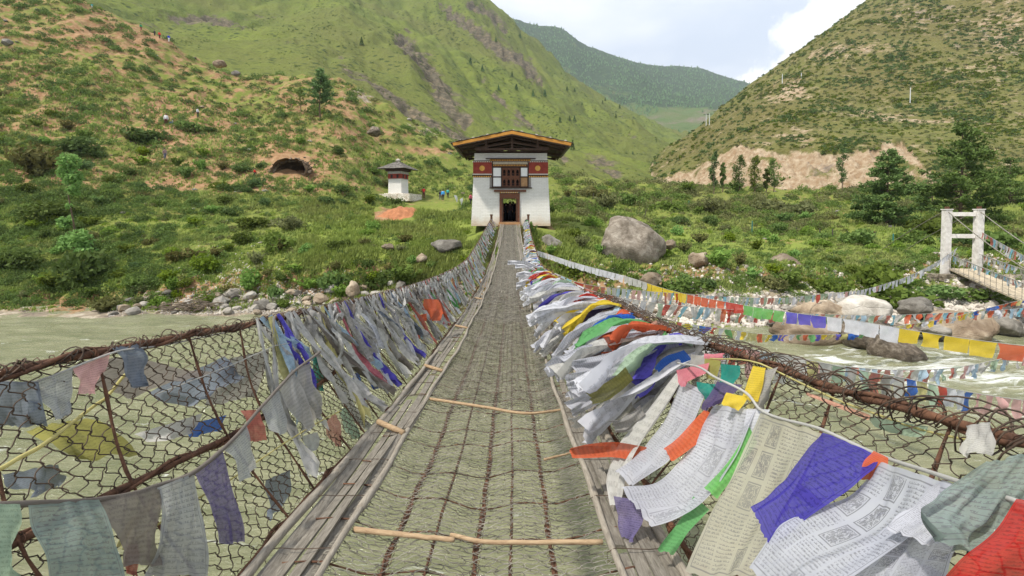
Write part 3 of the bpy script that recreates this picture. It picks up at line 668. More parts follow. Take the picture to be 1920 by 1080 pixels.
# ------------------------------------------------------------------ gatehouse
def whitewash(name, base=(.76, .74, .70), stain=(.50, .36, .24)):
    t = NT(name); p = t.n('TexCoord').outputs['Object']
    br = t.n('TexBrick', {'Vector': t.n('Mapping', {'Vector': p, 'Rotation': (R(90), 0, 0)}).outputs[0], 'Color1': (*base, 1), 'Color2': (base[0] * .93, base[1] * .93, base[2] * .92, 1), 'Mortar': (base[0] * .86, base[1] * .84, base[2] * .80, 1), 'Scale': 1., 'Mortar Size': .014, 'Brick Width': .42, 'Row Height': .12, 'Mortar Smooth': .6})
    c = t.mix(t.math('MULTIPLY', t.step(t.noise(p, 2.2, 7, .7), .5, .75), .45), br.outputs['Color'], tuple(x * .72 for x in base))
    z = t.n('SeparateXYZ', {0: p}).outputs['Z']
    low = t.math('SUBTRACT', 1, t.step(t.math('ADD', z, t.math('MULTIPLY_ADD', t.noise(p, 1.1, 6, .65), 1.6, -.8)), .1, .9))
    c = t.mix(t.math('MULTIPLY', low, .75), c, stain)
    c = t.mix(t.math('MULTIPLY', t.step(t.noise(p, 7, 4, .7), .62, .68), .6), c, (.33, .27, .2))
    return t.finish(c, .95, t.math('ADD', t.math('MULTIPLY', br.outputs['Fac'], -1), t.noise(p, 9, 5, .7)), .7, .04, .15)
M_white = whitewash('whitewashed_brick')
M_red = simple('oxide_red_paint', (.25, .045, .030), .85, .2, 3, .2)
M_gold = simple('ochre_paint', (.60, .33, .07), .7, .15, 3, .1)
M_orange = simple('orange_bargeboard', (.42, .19, .03), .6, .18, 2, .1)
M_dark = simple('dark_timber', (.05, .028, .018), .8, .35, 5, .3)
M_brown = simple('painted_brown_timber', (.13, .052, .028), .75, .3, 6, .3)
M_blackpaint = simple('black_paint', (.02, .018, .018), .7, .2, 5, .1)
M_cream = simple('cream_paint', (.72, .68, .6), .8, .1, 5, .1)
M_panel = simple('white_panel', (.74, .74, .72), .7, .06, 3, .05)
M_slate = simple('grey_roof_slabs', (.075, .066, .058), .9, .35, 3, .6, c2=(.22, .20, .175))
M_stone = simple('pale_stone', (.33, .30, .26), .9, .3, 3, .8, c2=(.50, .46, .40), bd=.08)
M_tan = simple('tan_board', (.33, .19, .09), .75, .2, 5, .2)

GX, GYf, GB = -.1, 40.0, -.75
gh = empty('gatehouse', (GX, GYf, GB)); tag(gh, 'white brick gatehouse with red bands and wide orange edged gable roof', 'gatehouse')
def hobj(mb, name, mat, parent=gh, label=None, smooth=False):
    if parent is gh: mb.V = [v - np.array(gh.location) for v in mb.V]
    else: mb.V = [v - np.array(gh.location) for v in mb.V]
    o = link(name, mb.me(name, mat, smooth), parent)
    if label: o['label'] = label
    return o
def hw(z): return 3.26 - (z + .3) / 5.53 * .28          # battered half width
ZT = 5.23
# walls: front with openings, built as battered slabs
mb = MB()
def slab(x0b, x1b, x0t, x1t, z0, z1, y0, y1):
    V = [[x0b, y0, z0], [x1b, y0, z0], [x1b, y1, z0], [x0b, y1, z0], [x0t, y0, z1], [x1t, y0, z1], [x1t, y1, z1], [x0t, y1, z1]]
    mb.add(np.array(V) + [GX, 0, 0], [[0, 3, 2, 1], [4, 5, 6, 7], [0, 1, 5, 4], [1, 2, 6, 5], [2, 3, 7, 6], [3, 0, 4, 7]])
D0, D1, DT = -.93, .74, 2.05          # door frame opening and top
W0, W1, WB, WTp = -1.5, 1.42, 2.42, 4.55
yf, yb_ = GYf, GYf + .55
slab(-hw(GB), D0, -hw(DT), D0, GB, DT, yf, yb_); slab(D1, hw(GB), D1, hw(DT), GB, DT, yf, yb_)
slab(-hw(DT), hw(DT), -hw(WB), hw(WB), DT, WB, yf, yb_)
slab(-hw(WB), W0, -hw(WTp), W0, WB, WTp, yf, yb_); slab(W1, hw(WB), W1, hw(WTp), WB, WTp, yf, yb_)
slab(-hw(WTp), hw(WTp), -hw(ZT), hw(ZT), WTp, ZT, yf, yb_)
slab(D0, D1, D0, D1, GB, -.42, yf, yb_)
for s_ in (-1, 1):                    # side walls
    a = [s_ * hw(GB), s_ * (hw(GB) - .55)]; b = [s_ * hw(ZT), s_ * (hw(ZT) - .55)]
    slab(min(a), max(a), min(b), max(b), GB, ZT, yb_ + .002, GYf + 7.0)
# back wall with doorway
slab(-hw(GB) + .56, D0 + .1, -hw(DT) + .56, D0 + .1, GB, 1.75, GYf + 6.45, GYf + 6.99); slab(D1 - .1, hw(GB) - .56, D1 - .1, hw(DT) - .56, GB, 1.75, GYf + 6.45, GYf + 6.99)
slab(-hw(DT) + .56, hw(DT) - .56, -hw(ZT) + .56, hw(ZT) - .56, 1.75, ZT, GYf + 6.45, GYf + 6.99)
hobj(mb, 'wall', M_white)
mb = MB(); mb.box((GX - 1.3, GYf + 6.3, -.4), (GX + 1.3, GYf + 6.44, 1.3)); hobj(mb, 'added_dark_screen', M_dark)  # added dark panel across the back doorway, blocks daylight so the passage looks dark
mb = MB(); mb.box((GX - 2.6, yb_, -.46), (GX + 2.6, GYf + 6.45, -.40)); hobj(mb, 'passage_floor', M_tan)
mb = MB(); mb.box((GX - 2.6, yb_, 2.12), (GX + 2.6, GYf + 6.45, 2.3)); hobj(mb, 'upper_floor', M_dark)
mb = MB()
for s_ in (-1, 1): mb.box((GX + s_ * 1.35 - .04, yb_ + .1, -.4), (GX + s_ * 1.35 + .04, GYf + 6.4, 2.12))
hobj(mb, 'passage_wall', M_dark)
# red bands with gold discs and rows of painted brick ends
for s_, (xa, xb) in ((-1, (-3.10, W0 - .06)), (1, (W1 + .06, 3.07))):
    mb = MB(); mb.box((GX + xa, yf - .05, 3.55), (GX + xb, yf + .1, 4.5)); band = hobj(mb, 'red_band', M_red)
    cx = GX + (-2.36 if s_ < 0 else 2.22); mb = MB(); a = np.arange(28) * 2 * np.pi / 28
    V = [[cx, yf - .062, 4.0]] + [[cx + .22 * math.cos(q), yf - .062, 4.0 + .22 * math.sin(q)] for q in a] + [[cx + .22 * math.cos(q), yf - .045, 4.0 + .22 * math.sin(q)] for q in a]
    mb.add(V, [[1 + k, 29 + k, 29 + (k + 1) % 28, 1 + (k + 1) % 28] for k in range(28)], [[0, 1 + (k + 1) % 28, 1 + k] for k in range(28)]); hobj(mb, 'gold_disc', M_gold, band)
    for z0, rows in ((4.50, [(0, M_cream, .07, .075), (.07, M_blackpaint, .06, .06)]), (3.26, [(.22, M_cream, .06, .09), (.12, M_blackpaint, .09, .075), (0, M_gold, .11, .06)])):
        for (dz, m_, h_, pr) in rows:
            mb = MB(); x = xa - .05; k = 0
            if m_ is M_cream and z0 < 4: mb.box((GX + xa - .04, yf - pr, z0 + dz), (GX + xb, yf + .05, z0 + dz + h_))
            else:
                off = .07 if m_ is M_gold else 0
                x += off
                while x < xb - .06: mb.box((GX + x, yf - pr, z0 + dz), (GX + x + .085, yf + .05, z0 + dz + h_)); x += .15
            hobj(mb, 'dentil_row', m_)
        mb = MB(); mb.box((GX + xa - .02, yf - .035, z0 - .004), (GX + xb, yf + .03, z0 + (.135 if z0 > 4 else .22))); hobj(mb, 'dentil_backing', M_brown)
# window bay
bay = MB(); 
for (x0, x1, z0, z1) in ((W0 - .05, W0 + .04, WB, WTp), (W1 - .04, W1 + .05, WB, WTp), (-.80, -.72, WB, 4.12), (.74, .82, WB, 4.12), (W0 + .04, W1 - .04, 4.05, 4.13), (W0 + .04, -.80, 3.25, 3.33), (.82, W1 - .04, 3.25, 3.33), (W0 + .04, W1 - .04, WB, WB + .09)):
    bay.box((GX + x0, yf - .10, z0), (GX + x1, yf + .2, z1))
wn = hobj(bay, 'window', M_dark, label='painted timber window bay with arched lattice and white side panels')
mb = MB(); mb.box((GX - 1.75, yf - .20, WB - .08), (GX + 1.75, yf + .05, WB)); hobj(mb, 'sill', M_dark, wn)
mb = MB(); mb.box((GX - 2.05, yf - .32, 4.74), (GX + 2.03, yf + .05, 4.80)); hobj(mb, 'window_lintel', M_dark, wn)
mb = MB(); mb.box((GX - 1.72, yf - .13, 4.55), (GX + 1.62, yf + .02, 4.73)); mb.box((GX - 1.45, yf - .09, 4.14), (GX + 1.38, yf + .02, 4.32)); hobj(mb, 'cornice', M_brown, wn)
mb = MB(); x = -1.7
while x < 1.55: mb.box((GX + x, yf - .17, 4.60), (GX + x + .07, yf - .13, 4.70)); x += .14
x = -1.42
while x < 1.3: mb.box((GX + x, yf - .13, 4.19), (GX + x + .06, yf - .09, 4.29)); x += .13
hobj(mb, 'carved_blocks', M_gold, wn)
mb = MB(); mb.box((GX - 1.46, yf - .14, 4.33), (GX + 1.4, yf + .02, 4.42)); mb.box((GX - 1.52, yf - .08, 4.43), (GX + 1.45, yf + .02, 4.54)); hobj(mb, 'cornice_strip', simple('faded_cream', (.42, .36, .27), .8, .2, 8), wn)
for (x0, x1, z0, z1, m_) in ((W0 + .05, -.81, 3.34, 4.04, M_panel), (W0 + .05, -.81, 2.52, 3.24, M_panel), (.83, W1 - .05, 3.34, 4.04, M_panel), (.83, W1 - .05, 2.52, 3.24, M_tan)):
    mb = MB(); mb.box((GX + x0, yf - .05, z0), (GX + x1, yf + .0, z1)); hobj(mb, 'shutter_panel', m_, wn, label=None if m_ is M_panel else 'brown wooden panel at lower right of window')
for s_ in (-1, 1):
    mb = MB(); xa = W0 - .24 if s_ < 0 else W1 + .06; mb.box((GX + xa, yf - .04, WB), (GX + xa + .18, yf + .05, 3.25)); hobj(mb, 'side_board', simple('grey_board%d' % s_, (.24, .22, .2), .9, .2, 6), wn)
# lattice with arched lights: 4 x 2
lat = MB(); lx0, lx1 = -.71, .73; ncol = 4; cw = (lx1 - lx0) / ncol
for r_, (z0, z1) in enumerate(((3.34, 4.04), (2.52, 3.24))):
    for c_ in range(ncol):
        a0 = lx0 + c_ * cw; cx = a0 + cw / 2; zc = z1 - .30
        # plate with a trefoil opening: outer rect to opening, built as strip
        op = []
        for q in np.linspace(-.5, 1.5, 25):
            th = math.pi * q; rx = .115 * (1 + .22 * math.cos(3 * (th - math.pi / 2))); 
            if 0 <= q <= 1: op.append((cx + rx * math.cos(th), zc + rx * 1.15 * math.sin(th)))
        op = [(cx + .10, z0 + .06), (cx + .10, zc - .02)] + op + [(cx - .10, zc - .02), (cx - .10, z0 + .06)]
        outl = [(a0 + cw, z0), (a0 + cw, zc)]
        for q in np.linspace(0, 1, len(op) - 4): 
            th = math.pi * q; k = 1 / max(abs(math.cos(th)) / (cw / 2), abs(math.sin(th)) / (z1 - zc)); outl.append((cx + k * math.cos(th), zc + k * math.sin(th)))
        outl += [(a0, zc), (a0, z0)]
        n_ = len(op); V = [[GX + x, yf - .02, z] for x, z in op] + [[GX + x, yf - .02, z] for x, z in outl] + [[GX + x, yf + .05, z] for x, z in op]
        Q = [[k, k + 1, n_ + k + 1, n_ + k] for k in range(n_ - 1)] + [[k + 1, k, 2 * n_ + k, 2 * n_ + k + 1] for k in range(n_ - 1)] + [[0, n_, 2 * n_ - 1, n_ - 1]]
        lat.add(V, Q)
        lat.box((GX + a0 - .025, yf - .07, z0), (GX + a0 + .025, yf + .04, z1)); lat.box((GX + cx - .09, yf, z0 + .2), (GX + cx + .09, yf + .02, z0 + .23))
    lat.box((GX + lx1 - .025, yf - .07, z0), (GX + lx1 + .025, yf + .04, z1))
lat.box((GX + lx0, yf - .08, 3.24), (GX + lx1, yf + .03, 3.34)); hobj(lat, 'lattice', M_brown, wn)
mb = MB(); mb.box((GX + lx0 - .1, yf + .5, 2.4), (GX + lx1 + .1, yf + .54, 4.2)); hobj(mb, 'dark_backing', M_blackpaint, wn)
# doorway
dr = MB()
dr.box((GX + D0, yf - .10, -.42), (GX + D0 + .30, yf + .3, 1.95)); dr.box((GX + D1 - .30, yf - .10, -.42), (GX + D1, yf + .3, 1.95)); dr.box((GX + D0 + .30, yf - .10, 1.52), (GX + D1 - .30, yf + .3, 1.95))
door = hobj(dr, 'door_frame', M_brown)
mb = MB(); mb.box((GX - 1.38, yf - .25, 2.06), (GX + 1.26, yf + .02, 2.22)); hobj(mb, 'lintel', M_brown, door)
mb = MB(); x = -.88; k = 0
while x < .62: mb.box((GX + x, yf - .17, 1.97), (GX + x + .10, yf - .02, 2.06)); x += .19
hobj(mb, 'dentil_row', M_gold, door)
mb = MB(); x = -.79
while x < .66: mb.box((GX + x, yf - .16, 1.97), (GX + x + .08, yf - .02, 2.055)); x += .19
hobj(mb, 'dentil_row', M_cream, door)
mb = MB()
for x in (D0 + .19, D1 - .27):
    mb.box((GX + x, yf - .125, -.4), (GX + x + .07, yf - .10, 1.5))
hobj(mb, 'frame_strip', M_dark, door)
mb = MB()
for x in (D0 + .08, D1 - .12):
    z = -.3
    while z < 1.85: mb.box((GX + x - .03, yf - .13, z), (GX + x + .03, yf - .10, z + .09)); z += .23
hobj(mb, 'painted_flowers', M_brown, door)
mb = MB(); mb.box((GX + D0 - .05, yf - .35, -.62), (GX + D1 + .05, yf + .02, -.42)); mb.box((GX + D0 - .1, yf - .75, -.82), (GX + D1 + .1, yf - .352, -.64)); hobj(mb, 'door_step', M_tan, door)
# roof
RY0, RY1 = 38.0, 47.6; ax, az = GX + .1, 6.62; ex = 4.58; ez = 5.68
sl_ = (az - ez) / ex
rf = MB()
for s_ in (-1, 1):
    V = [[ax, RY0, az + .02], [ax + s_ * ex, RY0, ez + .02], [ax + s_ * ex, RY1, ez + .02], [ax, RY1, az + .02], [ax, RY0, az + .10], [ax + s_ * (ex + .04), RY0, ez + .10], [ax + s_ * (ex + .04), RY1, ez + .10], [ax, RY1, az + .10]]
    rf.add(V, [[0, 3, 2, 1], [4, 5, 6, 7], [0, 1, 5, 4], [1, 2, 6, 5], [2, 3, 7, 6]])
roof = hobj(rf, 'roof', M_dark)
rr = np.random.RandomState(3); mb = MB()
for s_ in (-1, 1):
    for r_ in range(11):
        for k in range(14):
            d0 = r_ * .43; d1 = d0 + .52; y = RY0 - .08 + k * .70 + rr.uniform(-.08, .08)
            lift = .115 + .02 * (r_ % 2) + rr.uniform(0, .03)
            p = lambda d, yy, up: [ax + s_ * (d + rr.uniform(-.03, .03)), yy, az - sl_ * d + lift + up]
            a = np.array([p(d0, y, .02), p(d1, y, .0), p(d1, y + .66, 0), p(d0, y + .66, .02)]); b = a + [0, 0, .03]
            mb.add(np.concatenate([a, b]), [[0, 1, 2, 3], [7, 6, 5, 4], [0, 4, 5, 1], [1, 5, 6, 2], [2, 6, 7, 3], [3, 7, 4, 0]])
hobj(mb, 'roof_slabs', M_slate, roof)
for s_ in (-1, 1):
    mb = MB(); V = []
    for y in (RY0 - .07, RY0 + .05):
        V += [[ax, y, az - .15], [ax + s_ * ex, y, ez - .13], [ax + s_ * (ex + .05), y, ez + .09], [ax, y, az + .09]]
    mb.add(V, [[0, 1, 2, 3], [7, 6, 5, 4], [0, 4, 5, 1], [1, 5, 6, 2], [2, 6, 7, 3]]); hobj(mb, 'bargeboard', M_orange, roof)
    mb = MB(); V = []
    for y in (RY0 - .09, RY0 - .07):
        V += [[ax, y, az - .25], [ax + s_ * (ex - .02), y, ez - .22], [ax + s_ * (ex - .02), y, ez - .16], [ax, y, az - .19]]
    mb.add(V, [[0, 1, 2, 3], [7, 6, 5, 4], [0, 4, 5, 1], [1, 5, 6, 2], [2, 6, 7, 3]]); hobj(mb, 'bargeboard_trim', M_dark, roof)
for s_ in (-1, 1):     # rafters and purlins
    for d in (.9, 1.9, 2.9, 3.9, 4.4):
        mb = MB(); mb.beam([ax + s_ * d, RY0 + .05, az - sl_ * d - .10], [ax + s_ * d, RY1 - .05, az - sl_ * d - .10], .12, .15); hobj(mb, 'purlin', M_dark, roof)
mb = MB(); mb.beam([ax, RY0 + .05, az - .15], [ax, RY1 - .05, az - .15], .14, .2); hobj(mb, 'ridge_beam', M_dark, roof)
for y in (RY0 + .6, GYf + .25, GYf + 3.4, GYf + 6.6):
    tr = MB()
    for s_ in (-1, 1):
        tr.beam([ax, y, az - .30], [ax + s_ * 4.2, y, az - .30 - sl_ * 4.2], .14, .16, (0, 1, 0)); tr.beam([ax, y, 5.9], [ax + s_ * 2.9, y, 5.42], .12, .14, (0, 1, 0))
        tr.beam([ax + s_ * 2.05, y - .01, 5.35], [ax + s_ * 2.05, y - .01, 6.2], .18, .16, (0, 1, 0))
        tr.beam([ax + s_ * 2.9, y + .01, 5.62], [ax + s_ * 4.25, y + .01, 5.60], .12, .12, (0, 1, 0))
    tr.beam([ax, y - .012, 5.3], [ax, y - .012, 6.5], .19, .17, (0, 1, 0)); tr.beam([ax - 2.95, y + .012, 5.36], [ax + 2.95, y + .012, 5.36], .16, .18, (0, 1, 0)); hobj(tr, 'truss', M_dark, roof)
for s_ in (-1, 1):
    mb = MB(); mb.beam([ax + s_ * 2.75, GYf + .1, 5.32], [ax + s_ * 2.75, GYf + 6.9, 5.32], .2, .18); hobj(mb, 'wall_plate', M_dark, roof)
def rockmesh(name, seedv, sx=1, sy=1, sz=.7, sub=3, rough=.28, flat=.6, ang=.0):
    import bmesh
    bm = bmesh.new(); bmesh.ops.create_icosphere(bm, subdivisions=sub, radius=1)
    r_ = np.random.RandomState(seedv); V = np.array([v.co[:] for v in bm.verts]); F = [[v.index for v in f.verts] for f in bm.faces]; bm.free()
    for k in range(9):            # chop with planes for an angular block
        nrm_ = r_.normal(size=3); nrm_ /= np.linalg.norm(nrm_); d = r_.uniform(.55, .88)
        over = V @ nrm_ - d; V -= np.outer(np.clip(over, 0, None) * .85, nrm_)
    N_ = V / np.linalg.norm(V, axis=1)[:, None]
    f1 = fbm(V[:, 0] * 1.3 + seedv * 3.1 + V[:, 2] * .8, V[:, 1] * 1.3 + V[:, 2] * 1.1, 5)
    V += N_ * (f1 * rough)[:, None]
    V += N_ * (fbm(V[:, 0] * 5 + seedv, V[:, 1] * 5 + V[:, 2] * 4, 4) * rough * .28)[:, None]; V *= [sx, sy, sz]; return mesh(name, V, None, F, M_stone, smooth=False)
for k, (px_, d, y) in enumerate(((0, 4.0, 38.15), (0, 3.0, 38.2), (0, 1.9, 38.2), (0, .65, 38.2), (0, -.1, 38.3), (0, -.75, 38.2), (0, -1.9, 38.2), (0, -3.0, 38.25), (0, -4.2, 38.2), (0, 2.4, 41), (0, -2.4, 42))):
    me_ = rockmesh('roof_stone', k, .16, .15, .09, 2); o = link('roof_stone', me_); o.location = (ax - d, y, az - sl_ * abs(d) + .20); tag(o, 'pale stone weighing down the slabs of the gatehouse roof', 'stone', 'stones weighing down the gatehouse roof')

# ------------------------------------------------------------------ shrine
CX, CY = float(W(744, 372, 68)[0]), 69.0; CZ = 1.9
CZ += .35
ch = empty('shrine', (CX, CY, CZ), R(-16)); tag(ch, 'small square white shrine with red band and grey slab roof, left of the gatehouse', 'shrine')
def cobj(mb, name, mat, label=None): return link(name, mb.me(name, mat), ch)
mb = MB(); a = 1.0
V = [[-a * 1.03, -a * 1.03, .9], [a * 1.03, -a * 1.03, .9], [a * 1.03, a * 1.03, .9], [-a * 1.03, a * 1.03, .9], [-a, -a, 3.1], [a, -a, 3.1], [a, a, 3.1], [-a, a, 3.1]]
F6 = [[0, 3, 2, 1], [4, 5, 6, 7], [0, 1, 5, 4], [1, 2, 6, 5], [2, 3, 7, 6], [3, 0, 4, 7]]
mb.add(V, F6); cobj(mb, 'body', M_white)
mb = MB(); mb.box((-a - .03, -a - .03, 3.1), (a + .03, a + .03, 3.80)); cobj(mb, 'red_band', M_red)
mb = MB()
for q in range(4):
    Mr = np.eye(4); c_, s_ = math.cos(q * math.pi / 2), math.sin(q * math.pi / 2); Mr[:2, :2] = [[c_, -s_], [s_, c_]]
    for x in (-.62, .3): mb.box((x, -a - .05, 3.22), (x + .32, -a, 3.7), Mr)
cobj(mb, 'niche', M_blackpaint)
mb = MB(); mb.box((-a - .08, -a - .08, 3.06), (a + .08, a + .08, 3.12)); mb.box((-a - .06, -a - .06, 3.80), (a + .06, a + .06, 4.15)); cobj(mb, 'cornice', simple('grey_cornice', (.36, .35, .33), .85, .2, 5))
mb = MB(); mb.box((-1.3, -1.3, 4.15), (1.3, 1.3, 4.55)); cobj(mb, 'eave_timber', M_dark)
mb = MB(); rr = np.random.RandomState(8)
for q in range(4):
    Mr = np.eye(4); c_, s_ = math.cos(q * math.pi / 2), math.sin(q * math.pi / 2); Mr[:2, :2] = [[c_, -s_], [s_, c_]]; Mr = Mr[:3, :3]
    for r_ in range(7):
        t0 = r_ / 7; t1 = (r_ + 1.35) / 7
        for k in range(9):
            x0 = (k / 9 * 2 - 1); x1 = ((k + .95) / 9 * 2 - 1); h0 = 2.05 * (1 - t0) + .05; h1 = max(.02, 2.05 * (1 - t1) + .05); z0 = 4.45 + t0 * 1.15 + rr.uniform(0, .05); z1 = 4.45 + t1 * 1.15
            A_ = np.array([[x0 * h0, -h0, z0], [x1 * h0, -h0, z0], [x1 * h1, -h1, z1], [x0 * h1, -h1, z1]]); B_ = A_ + [0, 0, .06]
            mb.add(np.concatenate([A_, B_]) @ Mr.T, F6)
cobj(mb, 'roof', M_slate)
mb = MB(); P = [[0, 0, 5.45], [0, 0, 5.7], [0, 0, 5.72], [0, 0, 5.85], [0, 0, 6.0]]; mb.tube(P, [.25, .22, .36, .33, .1], 10, True); cobj(mb, 'finial', M_stone)
plm = whitewash('rough_whitewashed_stone', (.62, .59, .52), (.36, .27, .18)); pt_ = NT('plinth_stone'); p = pt_.n('TexCoord').outputs['Object']
v = pt_.n('TexVoronoi', {'Vector': pt_.mapped(p, (1, 1, 1.7)), 'Scale': 3.2}, feature='DISTANCE_TO_EDGE').outputs['Distance']
M_pl = pt_.finish(pt_.mix(pt_.math('MULTIPLY', pt_.step(v, .0, .09), 1), (.20, .14, .09), pt_.mix(pt_.step(pt_.noise(p, 2, 5, .6), .45, .62), (.70, .66, .58), (.52, .45, .36))), .95, v, .8, .1)
mb = MB(); mb.box((-3.1, -1.9, -.1), (2.75, 1.9, .95)); mb.box((-1.5, -1.4, .95), (1.5, 1.4, 1.06))
o = cobj(mb, 'plinth', M_pl); bv = o.modifiers.new('bevel', 'BEVEL'); bv.width = .08; bv.segments = 2

# ------------------------------------------------------------------ second footbridge on the right
M_conc = simple('white_painted_concrete', (.62, .58, .53), .9, .2, 4, .4, c2=(.72, .69, .65))
M_deck2 = simple('pale_plank_deck', (.42, .35, .25), .85, .25, 3, .3)
TX, TY = float(W(1773, 480, 32)[0]), 32.0; tz = zof(487, 32)
b2 = empty('footbridge', (TX, TY, tz)); tag(b2, 'second footbridge with white portal tower and pale deck hung with tattered flags', 'footbridge')
dr2 = np.array([-.28, -.96, 0]); pr2 = np.array([.96, -.28, 0]); o2 = np.array([TX, TY, tz])
def b2o(mb, name, mat, smooth=False): mb.V = [v - o2 for v in mb.V]; return link(name, mb.me(name, mat, smooth), b2)
SP2 = 1.72; TH = 3.3
for k in (0, 1):
    b = o2 + pr2 * SP2 * k; mb = MB(); mb.beam(b + [0, 0, -1.2], b + [0, 0, TH], .40, .36, (0, 1, 0)); mb.beam(b + [0, 0, TH], b + [0, 0, TH + .06], .48, .44, (0, 1, 0)); b2o(mb, 'tower_post', M_conc)
    mb = MB(); mb.box(tuple(b + [-.09, -.09, TH + .06]), tuple(b + [.09, .09, TH + .22])); b2o(mb, 'cable_saddle', M_rust)
for z in (TH - .28, TH - 1.72):
    mb = MB(); mb.beam(o2 + pr2 * .23 + [0, 0, z], o2 + pr2 * (SP2 - .23) + [0, 0, z], .26, .26); b2o(mb, 'crossbeam', M_conc)
def b2pt(s, u, z): s = np.asarray(s, float); return o2 + dr2 * s[..., None] + pr2 * u + np.stack([0 * s, 0 * s, z(s)], -1)
dz2 = lambda s: -.55 - .17 * s + .0022 * s * s
cz2 = lambda s: TH - .05 - .52 * s + .0115 * s * s
ss = np.linspace(0, 28, 60)
mb = MB()
for k in range(59): 
    a = b2pt(ss[k:k + 2], .15, dz2); b = b2pt(ss[k:k + 2], SP2 - .15, dz2); V = np.concatenate([a, b, a - [0, 0, .09], b - [0, 0, .09]])
    mb.add(V, [[0, 1, 3, 2], [4, 6, 7, 5], [0, 4, 5, 1], [2, 3, 7, 6]])
b2o(mb, 'deck', M_deck2)
for u in (.0, SP2):
    mb = MB(); mb.tube(b2pt(ss, u, cz2), .03, 6); b2o(mb, 'main_cable', M_wire, True)
    mb = MB(); mb.tube(b2pt(np.linspace(0, -9, 12), u, lambda s: TH + .3 * s - .005 * s * s), .03, 6); b2o(mb, 'main_cable', M_wire, True)
    hz = lambda s: dz2(s) + 1.0
    mb = MB(); mb.tube(b2pt(ss, u, hz), .018, 5)
    for s_ in np.arange(0, 24, .5):
        a = b2pt(np.array([s_]), u, dz2)[0]; b = b2pt(np.array([s_]), u, hz)[0]; mb.tube([a, b], .012, 4)
    for f_ in (.25, .5, .75): mb.tube(b2pt(ss, u, lambda s, f_=f_: dz2(s) + f_), .007, 3)
    b2o(mb, 'side_mesh', M_wire)
mb = MB(); mb.tube(b2pt(np.linspace(-9, 0, 3), .15, lambda s: -.6 + 0 * s), .02, 4)
# stone abutment under the second tower
M_dry = simple('dry_stone', (.20, .16, .11), .95, .4, 3, .9, c2=(.36, .31, .24), bd=.1)
V = []; mb = MB(); rr = np.random.RandomState(5)
for r_ in range(9):
    for k in range(9):
        c_ = o2 + pr2 * (-.9 + k * .45 + rr.uniform(-.1, .1)) + dr2 * (.5 + rr.uniform(0, .12) + r_ * .0) + [0, 0, -1.0 - r_ * .22]
        w_, h_ = rr.uniform(.18, .24), rr.uniform(.08, .11); mb.beam(c_ - pr2 * w_, c_ + pr2 * w_, .5, h_ * 2)
ab = mb.obj('stone_abutment', M_dry, origin=o2); tag(ab, 'dry stone abutment under the far end of the second footbridge', 'abutment')
